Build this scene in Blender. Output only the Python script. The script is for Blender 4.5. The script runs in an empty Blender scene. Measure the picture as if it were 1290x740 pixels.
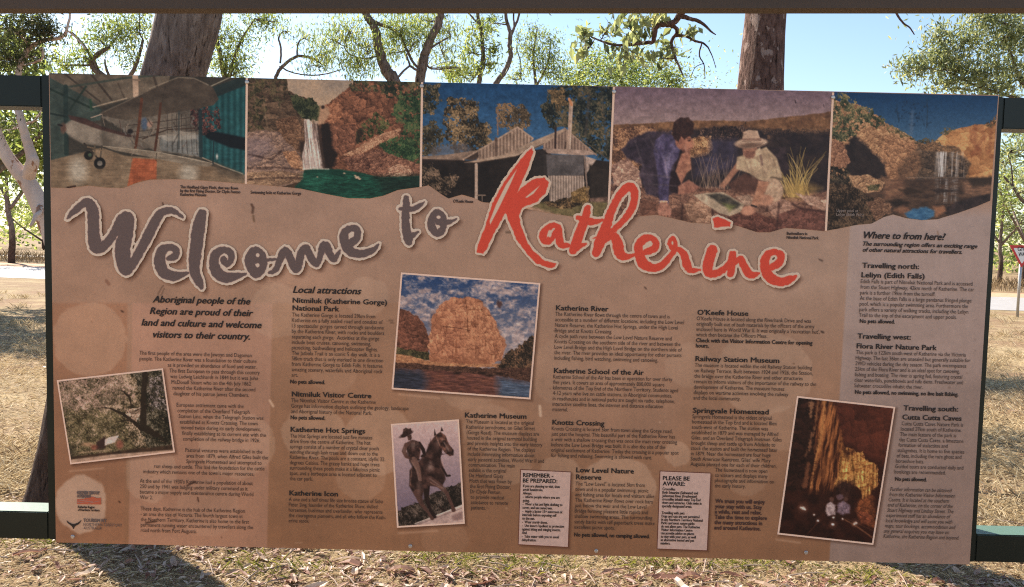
import bpy, math, random
import numpy as np
from mathutils import Matrix, Vector

# ------------------------------------------------------------------ camera
F_PX = 1012.0
PITCH, ROLL, YAW = 0.066695, 0.023145, -0.002654
EYE = np.array([0.0, 0.0, 1.6])
_fw = np.array([math.sin(YAW)*math.cos(PITCH), math.cos(YAW)*math.cos(PITCH), -math.sin(PITCH)])
_rt = np.array([math.cos(YAW), -math.sin(YAW), 0.0])
_up = np.cross(_rt, _fw)
CR = math.cos(ROLL)*_rt + math.sin(ROLL)*_up
CU = -math.sin(ROLL)*_rt + math.cos(ROLL)*_up
CF = _fw
scene = bpy.context.scene
C = scene.collection
cam_d = bpy.data.cameras.new('camera')
cam = bpy.data.objects.new('camera', cam_d); C.objects.link(cam)
M = Matrix.Identity(4)
for i in range(3):
    M[i][0], M[i][1], M[i][2], M[i][3] = CR[i], CU[i], -CF[i], EYE[i]
cam.matrix_world = M
cam_d.sensor_width = 36.0
cam_d.lens = 36.0*F_PX/1290.0
cam_d.clip_start = 0.05; cam_d.clip_end = 3000.0
scene.camera = cam

# ------------------------------------------------------------------ light
SUN_EL = math.radians(38.0)
SUN_AZ = math.radians(43.0)            # to the left of the view direction, behind the board
sun_vec = Vector((-math.sin(SUN_AZ)*math.cos(SUN_EL), math.cos(SUN_AZ)*math.cos(SUN_EL), math.sin(SUN_EL)))
world = bpy.data.worlds.new('World'); scene.world = world
world.use_nodes = True
nt = world.node_tree
for n in list(nt.nodes): nt.nodes.remove(n)
sky = nt.nodes.new('ShaderNodeTexSky'); sky.sky_type = 'NISHITA'; sky.sun_disc = False
sky.sun_elevation = SUN_EL; sky.sun_rotation = -SUN_AZ
sky.air_density = 1.0; sky.dust_density = 0.4; sky.ozone_density = 1.0
bgn = nt.nodes.new('ShaderNodeBackground'); bgn.inputs['Strength'].default_value = 0.075
wo = nt.nodes.new('ShaderNodeOutputWorld')
nt.links.new(sky.outputs[0], bgn.inputs[0]); nt.links.new(bgn.outputs[0], wo.inputs[0])
sl = bpy.data.lights.new('sun', 'SUN'); sl.energy = 4.6; sl.angle = math.radians(0.5); sl.color = (1.0, 0.90, 0.76)
so = bpy.data.objects.new('sun', sl); C.objects.link(so)
so.rotation_euler = sun_vec.to_track_quat('Z', 'Y').to_euler()
so.location = (-10, 12, 14)
vs = scene.view_settings
scene.display_settings.display_device = 'sRGB'
vs.view_transform = 'Standard'; vs.look = 'None'; vs.gamma = 1.0; vs.use_curve_mapping = False
vs.exposure = 1.5
scene.cycles.max_bounces = 6
scene.cycles.filter_width = 1.15
scene.cycles.use_denoising = False
scene.cycles.transparent_max_bounces = 8

# ------------------------------------------------------------------ helpers
def ray(px, py):
    px = np.asarray(px, float); py = np.asarray(py, float)
    a = (px-645.0)/F_PX; b = (370.0-py)/F_PX
    return CF + a[..., None]*CR + b[..., None]*CU
def at(px, py, d):
    r = ray(px, py); return EYE + r*(np.asarray(d)/r[..., 1])[..., None]
def on_ground(px, py, z=0.0):
    r = ray(px, py); return EYE + r*((z-EYE[2])/r[..., 2])[..., None]
def lin(c):
    c = np.asarray(c, float)
    return np.where(c <= 0.04045, c/12.92, ((np.clip(c, 0.0031, None)+0.055)/1.055)**2.4)

def mesh_np(name, V, Fq, mat, parent=None, col=None, tint=None, smooth=False, world_parent=None):
    """one mesh object from numpy verts and an (n,k) face array (or list of such arrays)"""
    me = bpy.data.meshes.new(name)
    V = np.asarray(V, np.float32)
    arrs = Fq if isinstance(Fq, list) else [Fq]
    arrs = [np.asarray(a, np.int32) for a in arrs if len(a)]
    me.vertices.add(len(V)); me.vertices.foreach_set('co', V.ravel())
    nl = sum(a.size for a in arrs); nf = sum(len(a) for a in arrs)
    me.loops.add(nl); me.polygons.add(nf)
    me.loops.foreach_set('vertex_index', np.concatenate([a.ravel() for a in arrs]))
    tot = np.concatenate([np.full(len(a), a.shape[1], np.int32) for a in arrs])
    st = np.concatenate([[0], np.cumsum(tot)[:-1]]).astype(np.int32)
    me.polygons.foreach_set('loop_start', st)
    me.polygons.foreach_set('loop_total', tot)
    me.polygons.foreach_set('use_smooth', np.full(nf, bool(smooth)))
    me.update(calc_edges=True)
    if col is not None:
        a = me.color_attributes.new('print_ink', 'FLOAT_COLOR', 'POINT')
        c4 = np.ones((len(V), 4), np.float32); c4[:, :3] = col
        a.data.foreach_set('color', c4.ravel())
    if tint is not None:
        a = me.attributes.new('tint', 'FLOAT', 'POINT')
        a.data.foreach_set('value', np.asarray(tint, np.float32))
    if mat is not None: me.materials.append(mat)
    o = bpy.data.objects.new(name, me); C.objects.link(o)
    if parent is not None: o.parent = parent
    return o

def tag(o, label=None, cat=None, group=None, kind=None):
    if label: o['label'] = label
    if cat: o['category'] = cat
    if group: o['group'] = group
    if kind: o['kind'] = kind
    return o
def empty(name, label, cat, loc=(0, 0, 0), group=None):
    o = bpy.data.objects.new(name, None); C.objects.link(o)
    o.empty_display_size = 0.1
    o.location = loc
    return tag(o, label, cat, group)
def adopt(child, parent):
    """parent a mesh built in world coordinates under a thing whose empty stands elsewhere"""
    child.parent = parent
    off = Vector((0, 0, 0)); p = parent
    while p is not None:
        off += Vector(p.location); p = p.parent
    child.data.transform(Matrix.Translation(-off))
    return child

_RT = np.random.RandomState(4).rand(256, 256).astype(np.float32)
def vn(x, y, seed=0):
    x = x+seed*17.31; y = y+seed*9.73
    xi = np.floor(x).astype(int); yi = np.floor(y).astype(int); fx = x-xi; fy = y-yi
    fx = fx*fx*(3-2*fx); fy = fy*fy*(3-2*fy)
    g = lambda a, b: _RT[a & 255, b & 255]
    return (g(xi, yi)*(1-fx)+g(xi+1, yi)*fx)*(1-fy)+(g(xi, yi+1)*(1-fx)+g(xi+1, yi+1)*fx)*fy
def fbm(x, y, seed=0, o=4):
    s = 0; a = .5; t = 0
    for i in range(o):
        s = s+a*vn(x*2**i, y*2**i, seed+i*3); t += a; a *= .55
    return s/t

class MB:
    """collects boxes, tubes and polygons for ONE mesh"""
    def __init__(s): s.V = []; s.F = {}; s.n = 0; s.T = []
    def add(s, V, F, t=0.5):
        V = np.asarray(V, float); s.V.append(V); s.T.append(np.full(len(V), t))
        for f in F: s.F.setdefault(len(f), []).append([i+s.n for i in f])
        s.n += len(V)
    def box(s, x0, x1, y0, y1, z0, z1, b=0.0):
        if b <= 0:
            V = [(x, y, z) for x in (x0, x1) for y in (y0, y1) for z in (z0, z1)]
            s.add(V, [(0, 1, 3, 2), (4, 6, 7, 5), (0, 4, 5, 1), (2, 3, 7, 6), (0, 2, 6, 4), (1, 5, 7, 3)]); return
        import bmesh
        bm = bmesh.new(); bmesh.ops.create_cube(bm, size=1.0)
        for v in bm.verts:
            v.co = ((x0+x1)/2+v.co.x*(x1-x0), (y0+y1)/2+v.co.y*(y1-y0), (z0+z1)/2+v.co.z*(z1-z0))
        bmesh.ops.bevel(bm, geom=list(bm.edges), offset=b, segments=2, affect='EDGES')
        s.add([tuple(v.co) for v in bm.verts], [[v.index for v in f.verts] for f in bm.faces]); bm.free()
    def tube(s, P, R, n=10, cap=True, rough=0.0, seed=0, t=0.5):
        P = np.asarray(P, float); R = np.asarray(R, float)
        if R.ndim == 0: R = np.full(len(P), float(R))
        T = np.gradient(P, axis=0); T /= np.linalg.norm(T, axis=1)[:, None]+1e-9
        ref = np.array([1.0, 0.13, 0.07])
        if abs(T[0] @ ref) > 0.9: ref = np.array([0.1, 1.0, 0.1])
        a = np.linspace(0, 2*math.pi, n, endpoint=False)
        rs = np.random.RandomState(seed)
        rows = []
        for i in range(len(P)):
            u = ref-T[i]*(T[i] @ ref); u /= np.linalg.norm(u); v = np.cross(T[i], u)
            rr = R[i]*(1+rough*(rs.rand(n)-0.5)) if rough else R[i]*np.ones(n)
            rows.append(P[i]+(np.cos(a)*rr)[:, None]*u+(np.sin(a)*rr)[:, None]*v)
        V = np.concatenate(rows); F = []
        for i in range(len(P)-1):
            for k in range(n):
                F.append((i*n+k, i*n+(k+1) % n, (i+1)*n+(k+1) % n, (i+1)*n+k))
        if cap: F.append(tuple(range(n-1, -1, -1))); F.append(tuple((len(P)-1)*n+k for k in range(n)))
        s.add(V, F, t)
    def trunk(s, P, R, n=44, step=.035, seed=0, amp=.07):
        P = np.asarray(P, float); R = np.asarray(R, float)
        L = np.r_[0, np.cumsum(np.linalg.norm(np.diff(P, axis=0), axis=1))]
        q = np.arange(0, L[-1], step); q = np.r_[q, L[-1]]
        P = np.stack([np.interp(q, L, P[:, i]) for i in range(3)], -1); R = np.interp(q, L, R)
        ker = np.ones(9)/9
        for i in range(3): P[4:-4, i] = np.convolve(P[:, i], ker, 'valid')
        R[4:-4] = np.convolve(R, ker, 'valid')
        T = np.gradient(P, axis=0); T /= np.linalg.norm(T, axis=1)[:, None]+1e-9
        ref = np.array([0.1, 1.0, 0.1]); a = np.linspace(0, 2*math.pi, n, endpoint=False)
        u = ref-T*(T @ ref)[:, None]; u /= np.linalg.norm(u, axis=1)[:, None]; v = np.cross(T, u)
        ca, sa = np.cos(a)[None], np.sin(a)[None]; qq = q[:, None]
        nz = (fbm(ca*1.2+7+0*qq, sa*1.2+qq*1.1, seed, 3)-.5)*2*amp+(fbm(ca*5+9, sa*5+qq*4, seed+3, 3)-.5)*amp*.9+(vn(a[None]*9+qq*1.5, qq*7, seed)-.5)*amp*.35
        nz[:, -1] = nz[:, -1]*.5+nz[:, 0]*.5
        rr = R[:, None]*(1+nz)
        V = P[:, None]+(ca*rr)[..., None]*u[:, None]+(sa*rr)[..., None]*v[:, None]
        m = len(P); F = []
        for i in range(m-1):
            for k in range(n): F.append((i*n+k, i*n+(k+1) % n, (i+1)*n+(k+1) % n, (i+1)*n+k))
        s.add(V.reshape(-1, 3), F)
    def build(s, name, mat, parent=None, smooth=False, tint=False):
        V = np.concatenate(s.V)
        return mesh_np(name, V, [np.array(s.F[k]) for k in sorted(s.F)], mat, parent, smooth=smooth,
                       tint=np.concatenate(s.T) if tint else None)

# ------------------------------------------------------------------ materials
class NT:
    def __init__(s, name):
        s.m = bpy.data.materials.new(name); s.m.use_nodes = True; s.t = s.m.node_tree
        s.b = s.t.nodes['Principled BSDF']; s.out = s.t.nodes['Material Output']
    def n(s, kind, **kw):
        nd = s.t.nodes.new(kind)
        for k, v in kw.items():
            if k in ('inp',):
                for a, b in v.items(): nd.inputs[a].default_value = b
            else: setattr(nd, k, v)
        return nd
    def l(s, a, b): s.t.links.new(a, b)
    def ramp(s, fac, stops):
        r = s.n('ShaderNodeValToRGB'); e = r.color_ramp.elements
        while len(e) < len(stops): e.new(0.5)
        for i, (p, c) in enumerate(stops): e[i].position = p; e[i].color = (*c, 1.0)
        s.l(fac, r.inputs[0]); return r.outputs[0]
    def noise(s, scale, detail=6, rough=0.6, vec=None, stretch=None):
        tc = s.n('ShaderNodeTexCoord'); v = tc.outputs['Object'] if vec is None else vec
        if stretch:
            mp = s.n('ShaderNodeMapping'); mp.inputs['Scale'].default_value = stretch; s.l(v, mp.inputs[0]); v = mp.outputs[0]
        nd = s.n('ShaderNodeTexNoise', inp={'Scale': scale, 'Detail': detail, 'Roughness': rough}); s.l(v, nd.inputs['Vector'])
        return nd.outputs['Fac']
    def mixc(s, fac, a, b):
        m = s.n('ShaderNodeMix', data_type='RGBA')
        if isinstance(fac, (int, float)): m.inputs[0].default_value = fac
        else: s.l(fac, m.inputs[0])
        for i, x in ((6, a), (7, b)):
            if isinstance(x, tuple): m.inputs[i].default_value = (*x, 1.0)
            else: s.l(x, m.inputs[i])
        return m.outputs[2]
    def bump(s, h, strength=0.5, dist=0.02):
        b = s.n('ShaderNodeBump', inp={'Strength': strength, 'Distance': dist}); s.l(h, b.inputs['Height']); s.l(b.outputs[0], s.b.inputs['Normal'])

def mat_plain(name, c, rough=0.6, metal=0.0, var=0.15, scale=8.0, bump=0.0):
    k = NT(name)
    f = k.noise(scale)
    k.l(k.ramp(f, [(0.3, tuple(x*(1-var) for x in c)), (0.7, tuple(min(1, x*(1+var)) for x in c))]), k.b.inputs['Base Color'])
    k.b.inputs['Roughness'].default_value = rough; k.b.inputs['Metallic'].default_value = metal
    if bump: k.bump(f, bump, 0.01)
    return k.m

def mat_print(name, rough=0.45):
    k = NT(name)
    a = k.n('ShaderNodeVertexColor', layer_name='print_ink')
    k.l(a.outputs[0], k.b.inputs['Base Color'])
    k.b.inputs['Roughness'].default_value = rough
    k.b.inputs['Specular IOR Level'].default_value = 0.25
    return k.m

def mat_leaf(name, stops, trans=0.45, tr_tint=(1.7, 1.75, 0.75)):
    k = NT(name)
    a = k.n('ShaderNodeAttribute', attribute_name='tint')
    c = k.ramp(a.outputs['Fac'], stops)
    k.l(c, k.b.inputs['Base Color']); k.b.inputs['Roughness'].default_value = 0.5
    k.b.inputs['Specular IOR Level'].default_value = 0.3
    tr = k.n('ShaderNodeBsdfTranslucent')
    br = k.n('ShaderNodeMix', data_type='RGBA', blend_type='MULTIPLY'); br.inputs[0].default_value = 1.0
    k.l(c, br.inputs[6]); br.inputs[7].default_value = (*tr_tint, 1)
    k.l(br.outputs[2], tr.inputs[0])
    mx = k.n('ShaderNodeMixShader'); mx.inputs[0].default_value = trans
    k.l(k.b.outputs[0], mx.inputs[1]); k.l(tr.outputs[0], mx.inputs[2]); k.l(mx.outputs[0], k.out.inputs[0])
    return k.m

def mat_bark(name, stops, scale=6.0, stretch=(1, 1, 0.35), bump=0.8, dist=0.03, patches=None, stocking=None):
    k = NT(name)
    f = k.noise(scale, 8, 0.65, stretch=stretch)
    c = k.ramp(f, stops)
    if scale > 20:                                     # rough bark: vertical fissures
        fi = k.noise(scale*2.2, 5, 0.7, stretch=(1, 1, 0.16))
        c = k.mixc(k.ramp(fi, [(0.34, (1, 1, 1)), (0.46, (0, 0, 0))]), c, tuple(x*.45 for x in stops[0][1]))
        ad = k.n('ShaderNodeMath', operation='MULTIPLY_ADD'); k.l(fi, ad.inputs[0]); ad.inputs[1].default_value = 1.2; k.l(f, ad.inputs[2]); f = ad.outputs[0]
    if patches:
        g = k.noise(patches[0], 4, 0.6, stretch=(1, 1, 0.6))
        c = k.mixc(k.ramp(g, [(patches[1], (0, 0, 0)), (patches[1]+0.03, (1, 1, 1))]), c, patches[2])
    if stocking:                                       # rough dark bark on the lowest metre or so of the trunk
        tc = k.n('ShaderNodeTexCoord'); sx = k.n('ShaderNodeSeparateXYZ'); k.l(tc.outputs['Object'], sx.inputs[0])
        nz = k.noise(3.0, 5, .6); mm = k.n('ShaderNodeMath', operation='MULTIPLY_ADD'); k.l(nz, mm.inputs[0]); mm.inputs[1].default_value = 1.3; k.l(sx.outputs['Z'], mm.inputs[2])
        dk = k.n('ShaderNodeMix', data_type='RGBA', blend_type='MULTIPLY'); dk.inputs[0].default_value = 1.0; k.l(c, dk.inputs[6]); dk.inputs[7].default_value = (*stocking, 1)
        mr = k.n('ShaderNodeMapRange'); k.l(mm.outputs[0], mr.inputs[0]); mr.inputs[1].default_value = 1.6; mr.inputs[2].default_value = 2.2
        c = k.mixc(mr.outputs[0], dk.outputs[2], c)
    k.l(c, k.b.inputs['Base Color']); k.b.inputs['Roughness'].default_value = 0.9
    k.b.inputs['Specular IOR Level'].default_value = 0.15
    k.bump(f, bump, dist)
    return k.m
# ================================================================== ground
k = NT('dry_earth_and_straw')
f1 = k.noise(0.55, 7, 0.65); f2 = k.noise(9.0, 8, 0.7); f3 = k.noise(70.0, 4, 0.7)
c1 = k.ramp(f2, [(0.25, (0.14, 0.098, 0.055)), (0.5, (0.25, 0.185, 0.105)), (0.75, (0.36, 0.275, 0.165))])
c2 = k.ramp(f2, [(0.25, (0.14, 0.085, 0.055)), (0.6, (0.26, 0.17, 0.105)), (0.8, (0.34, 0.24, 0.15))])
cm = k.mixc(k.ramp(f1, [(0.42, (0, 0, 0)), (0.6, (1, 1, 1))]), c1, c2)
cm = k.mixc(k.ramp(f3, [(0.35, (0.35, 0.35, 0.35)), (0.55, (0, 0, 0))]), cm, (0.16, 0.10, 0.06))
f4 = k.noise(1.3, 5, .6)
cm = k.mixc(k.ramp(f4, [(.48, (0, 0, 0)), (.64, (.6, .6, .6))]), cm, (0.38, 0.295, 0.175))
k.l(cm, k.b.inputs['Base Color']); k.b.inputs['Roughness'].default_value = 0.95
k.b.inputs['Specular IOR Level'].default_value = 0.1
k.bump(f2, 0.6, 0.03)
M_GROUND = k.m
def ground_h(x, y):
    return 0.03*np.sin(x*0.9+1.3)*np.cos(y*0.7)+0.015*np.sin(x*2.3+y*1.7)
xs = np.concatenate([[-900, -300, -120, -70], np.linspace(-45, 45, 121), [70, 120, 300, 900]])
ys = np.concatenate([[-300, -60, -20], np.linspace(-8, 20.8, 97), [60, 100, 200, 500, 1500]])
GX, GY = np.meshgrid(xs, ys)
fade = np.clip((20-GY)/6, 0, 1)*np.clip((GY+8)/4, 0, 1)*np.clip((40-np.abs(GX))/10, 0, 1)
GZ = ground_h(GX, GY)*fade
nx = len(xs); ny = len(ys)
I = np.arange(nx*ny).reshape(ny, nx)
Q = np.stack([I[:-1, :-1], I[:-1, 1:], I[1:, 1:], I[1:, :-1]], -1).reshape(-1, 4)
g = mesh_np('ground', np.stack([GX, GY, GZ], -1).reshape(-1, 3), Q, M_GROUND, smooth=True)
tag(g, 'dry straw coloured ground with red earth showing through', None, None, 'structure')

# road: a pale bitumen strip crossing behind the board, slightly skewed
def strip(name, p0, p1, w0, w1, z, mat, n=60, jag=0.0, seed=0):
    rs = np.random.RandomState(seed)
    p0 = np.array(p0, float); p1 = np.array(p1, float); d = (p1-p0)/np.linalg.norm(p1-p0); nrm = np.array([-d[1], d[0]])
    V = []
    for i in range(n+1):
        c = p0+(p1-p0)*i/n
        a = c+nrm*(w0+jag*(rs.rand()-0.5)); b = c+nrm*(w1+jag*(rs.rand()-0.5))
        V += [(a[0], a[1], z), (b[0], b[1], z)]
    Fq = [(2*i, 2*i+2, 2*i+3, 2*i+1) for i in range(n)]
    return mesh_np(name, np.array(V), np.array(Fq), mat)
k = NT('worn_bitumen')
f = k.noise(3.0, 6, 0.6); f2 = k.noise(140.0, 3, 0.6)
k.l(k.mixc(k.ramp(f2, [(0.4, (0, 0, 0)), (0.7, (0.5, 0.5, 0.5))]), k.ramp(f, [(0.3, (0.30, 0.285, 0.28)), (0.7, (0.40, 0.38, 0.37))]), (0.2, 0.19, 0.185)), k.b.inputs['Base Color'])
k.b.inputs['Roughness'].default_value = 0.75
M_ROAD = k.m
P0, P1 = (-60.0, 35.4), (60.0, 18.6)
tag(strip('road', P0, P1, -3.4, 3.4, 0.008, M_ROAD, jag=0.12), 'pale worn bitumen road crossing behind the board', None, None, 'structure')
M_VERGE = mat_plain('red_gravel', (0.46, 0.27, 0.16), 0.95, var=0.25, scale=2.5, bump=0.3)
tag(strip('verge', P0, P1, 3.55, 6.6, 0.004, M_VERGE, jag=0.7, seed=3), 'red gravel verge on the far side of the road', None, None, 'structure')
tag(strip('footpath', (-60, 52), (-8, 43.5), -0.9, 0.9, 0.008, mat_plain('pale_concrete', (0.5, 0.45, 0.4), 0.9)), 'pale path running through the trees on the left', None, None, 'structure')

# ------------------------------------------------------------------ dry grass, straw and leaf litter
M_STRAW = mat_leaf('dry_straw', [(0.0, (0.30, 0.21, 0.13)), (0.35, (0.54, 0.43, 0.27)), (0.7, (0.70, 0.59, 0.40)), (1.0, (0.82, 0.74, 0.58))], 0.4, (1, 1, 1))
M_LITTER = mat_leaf('dead_leaves', [(0.0, (0.12, 0.05, 0.035)), (0.35, (0.32, 0.16, 0.11)), (0.65, (0.46, 0.31, 0.22)), (1.0, (0.66, 0.53, 0.42))], 0.3, (1, 1, 1))
M_GREENG = mat_leaf('green_grass', [(0.0, (0.10, 0.12, 0.03)), (0.5, (0.22, 0.22, 0.07)), (1.0, (0.40, 0.36, 0.13))], 0.3)
def blades(name, P, length, width, lay, mat, seed, label, tilt_sd=0.3):
    rs = np.random.RandomState(seed); n = len(P)
    az = rs.rand(n)*2*math.pi; el = np.clip(np.abs(rs.randn(n))*tilt_sd+lay, 0.03, 1.5)
    L = length*(0.5+rs.rand(n)); W = width*(0.6+0.8*rs.rand(n))
    d = np.stack([np.cos(az)*np.cos(el), np.sin(az)*np.cos(el), np.sin(el)], -1)
    s = np.stack([-np.sin(az), np.cos(az), 0*az], -1)
    a = P; m = P+d*(L*0.5)[:, None]+np.array([0, 0, 1])*(0.1*L)[:, None]; e = P+d*L[:, None]
    V = np.stack([a-s*W[:, None]*0.5, a+s*W[:, None]*0.5, m+s*W[:, None]*0.45, e, m-s*W[:, None]*0.45], 1).reshape(-1, 3)
    i = np.arange(n)[:, None]*5
    o = mesh_np(name, V, np.concatenate([i+np.array([0, 1, 2, 3, 4])]), mat, tint=np.repeat(np.clip(rs.randn(n)*0.25+0.5, 0, 1), 5))
    return tag(o, label, None, None, 'stuff')
def gh(x, y):
    return ground_h(x, y)*np.clip((20-y)/6, 0, 1)*np.clip((y+8)/4, 0, 1)*np.clip((40-np.abs(x))/10, 0, 1)
def scatter(n, x0, x1, y0, y1, seed, clump=0.0):
    rs = np.random.RandomState(seed)
    x = x0+(x1-x0)*rs.rand(n); y = y0+(y1-y0)*rs.rand(n)
    if clump:
        c = np.stack([x0+(x1-x0)*rs.rand(n//14+1), y0+(y1-y0)*rs.rand(n//14+1)], -1)
        j = rs.randint(len(c), size=n); q = rs.rand(n) < clump
        x = np.where(q, c[j, 0]+rs.randn(n)*0.06, x); y = np.where(q, c[j, 1]+rs.randn(n)*0.06, y)
    if n > 1000:                                         # thin out in worn patches
        keep = rs.rand(n) < np.clip((fbm(x*1.6+40, y*1.6+40, 3, 3)-.36)*4.5, np.where(y < 4.7, .55, .12), 1); x = x[keep]; y = y[keep]
    return np.stack([x, y, gh(x, y)+0.003], -1)
blades('dry_grass', np.concatenate([scatter(70000, -3.4, 3.6, 3.45, 5.0, 1, 0.3), scatter(12000, -9.5, -2.4, 4.6, 13, 2, 0.5), scatter(16000, 2.4, 10, 4.2, 13, 3, 0.6)]),
       0.045, 0.0019, 0.03, M_STRAW, 5, 'flattened dry grass and straw around the board', 0.13)
def open_ground(n, p0, p1, d0_, d1_, seed):              # the stretches of open grass seen through the side bays
    rs = np.random.RandomState(seed); d = d0_*(d1_/d0_)**rs.rand(n); x = ((p0+(p1-p0)*rs.rand(n))-645)/F_PX*d
    keep = rs.rand(n) < np.clip((fbm(x*.9+40, d*.9+40, 3, 3)-.34)*4, .25, 1); x = x[keep]; d = d[keep]
    return np.stack([x, d, gh(x, d)+.003], -1)
blades('dry_grass', np.concatenate([open_ground(36000, -160, 120, 4.6, 15, 61), open_ground(36000, 1170, 1450, 4.2, 15, 62)]), .065, .0026, .12, M_STRAW, 63, 'matted dry grass over the open ground beside the board', .3)
# scattered taller tufts of dry grass in the open ground
rs = np.random.RandomState(9)
T = np.concatenate([scatter(170, -13, -2.6, 5.0, 20, 7), scatter(330, 2.6, 13, 4.6, 20, 8)])
P = np.repeat(T, 34, 0); P[:, :2] += rs.randn(len(P), 2)*0.07
blades('grass_tuft', P, 0.12, 0.0035, 0.55, M_STRAW, 11, 'low tufts of dry grass dotted over the open ground', 0.4)
rs = np.random.RandomState(21)
cen = np.array([(-2.25, 3.95), (0.75, 3.95), (1.75, 3.85), (-0.3, 3.98), (0.1, 3.9), (2.6, 4.2), (-1.15, 3.78), (1.2, 4.0)])
P = np.repeat(np.c_[cen, 0*cen[:, :1]], 150, 0); P[:, :2] += rs.randn(len(P), 2)*np.array([0.14, 0.07]); P[:, 2] = gh(P[:, 0], P[:, 1])
blades('green_grass', P, 0.055, 0.003, 0.35, M_GREENG, 12, 'thin yellowish green grass under the front of the board', 0.4)

def leaf_cards(P, size, aspect, seed, flat=None, droop=None, sd=0.3):
    """folded leaf shapes at points P; flat -> lying on the ground, droop -> hanging"""
    rs = np.random.RandomState(seed); n = len(P)
    L = size*(0.65+0.7*rs.rand(n)); W = L*aspect*(0.8+0.4*rs.rand(n))
    az = rs.rand(n)*2*math.pi
    if flat is not None: el = np.abs(rs.randn(n))*flat
    else: el = -np.clip(droop+rs.randn(n)*0.55, -1.2, 1.5)
    d = np.stack([np.cos(az)*np.cos(el), np.sin(az)*np.cos(el), np.sin(el)], -1)
    q = np.stack([-np.sin(az), np.cos(az), 0*az], -1)
    roll = (rs.randn(n)*0.35 if flat is not None else rs.rand(n)*math.pi)
    nrm = np.cross(d, q)
    s = q*np.cos(roll)[:, None]+nrm*np.sin(roll)[:, None]
    u = np.cross(s, d)
    fold = (0.15+0.25*rs.rand(n))*W
    b = P-d*L[:, None]*0.5; t = P+d*L[:, None]*0.5
    l = P-d*(L*0.08)[:, None]-s*W[:, None]*0.5+u*fold[:, None]; r = P-d*(L*0.08)[:, None]+s*W[:, None]*0.5+u*fold[:, None]
    V = np.stack([b, r, t, l], 1).reshape(-1, 3)
    i = np.arange(n)[:, None]*4
    Fq = np.concatenate([i+np.array([0, 1, 2]), i+np.array([0, 2, 3])])
    return V, Fq
def flat_leaves(P, size, aspect, seed):
    rs = np.random.RandomState(seed); n = len(P)
    L = size*np.exp(rs.randn(n)*.45-.15); W = L*aspect*(0.5+0.9*rs.rand(n)); az = rs.rand(n)*2*math.pi; el = rs.randn(n)*.16
    d = np.stack([np.cos(az)*np.cos(el), np.sin(az)*np.cos(el), np.sin(el)], -1); q = np.stack([-np.sin(az), np.cos(az), rs.randn(n)*.25], -1)
    up = np.cross(d, q); curl = rs.randn(n)*.12*L; bend = rs.randn(n)*.12*L
    prof = ((-.5, 0), (-.22, .42), (.12, .40), (.5, 0), (.12, -.40), (-.22, -.42)); V = []
    for (u_, w_) in prof+((-.22, 0), (.12, 0), (.32, 0)):
        V.append(P+d*(L*u_)[:, None]+q*(W*w_+bend*(u_*u_-.1))[:, None]+up*(curl*(u_*u_*4-.3)+abs(w_)*W*.35)[:, None])
    V = np.stack(V, 1).reshape(-1, 3); i = np.arange(n)[:, None]*9
    return V, np.concatenate([i+np.array(f) for f in ((0, 6, 1), (0, 5, 6), (8, 3, 2), (8, 4, 3), (7, 8, 2), (7, 4, 8))]+[i+np.array(f) for f in ((1, 6, 7), (1, 7, 2), (5, 4, 7), (5, 7, 6))])
P = np.concatenate([scatter(1700, -3.3, 3.6, 3.45, 4.6, 31), scatter(2600, -3.2, -0.6, 3.45, 4.3, 32), scatter(2600, -1.0, 3.4, 3.45, 3.85, 34), scatter(500, -9, -2.5, 4.6, 11, 33), scatter(600, 2.6, 9, 4.6, 11, 36)])
P[:, 2] += 0.012
V, Fq = flat_leaves(P, 0.046, 0.27, 35)
rs = np.random.RandomState(36)
tag(mesh_np('leaf_litter', V, Fq, M_LITTER, tint=np.repeat(np.clip(rs.rand(len(P))*1.0, 0, 1), 9)), 'fallen gum leaves lying on the ground', None, None, 'stuff')
# curled strips of shed bark
rs = np.random.RandomState(44); mbk = MB()
for i in range(55):
    x = rs.uniform(-3, 3.3); y = rs.uniform(3.45, 4.3); q = rs.rand()*6.28; L = rs.uniform(.05, .17); W = rs.uniform(.008, .022)
    d_ = np.array([math.cos(q), math.sin(q), 0]); n_ = np.array([-math.sin(q), math.cos(q), 0]); p0 = np.array([x, y, float(gh(x, y))+.012]); V = []; m = 5
    for k_ in range(m):
        t_ = k_/(m-1); c_ = p0+d_*(t_-.5)*L+np.array([0, 0, .018*abs(math.sin(t_*3+q))])
        for s_ in (-1, 0, 1): V.append(c_+n_*s_*W*(.6+.4*math.sin(t_*3.1))+np.array([0, 0, abs(s_)*W*.5]))
    mbk.add(V, [(k_*3+c, k_*3+c+1, k_*3+c+4, k_*3+c+3) for k_ in range(m-1) for c in (0, 1)], rs.rand())
tag(mbk.build('shed_bark', M_LITTER, tint=True), 'curled strips of shed bark on the ground', None, None, 'stuff')
# fallen twigs and bark strips
mb = MB(); rs = np.random.RandomState(41)
for i in range(170):
    x = rs.uniform(-3, 3.3); y = rs.uniform(3.5, 4.6); a = rs.rand()*6.28; L = rs.uniform(0.04, 0.22)
    p = np.array([x, y, float(gh(x, y))+0.012]); d = np.array([math.cos(a), math.sin(a), 0.03])
    mb.tube([p, p+d*L*0.5+np.array([0, 0, 0.008]), p+d*L], [0.004, 0.0035, 0.002], 5)
tag(mb.build('fallen_twig', mat_plain('dead_wood', (0.30, 0.22, 0.17), 0.9)), 'dead twigs and bark scraps scattered on the ground', None, None, 'stuff')

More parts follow.
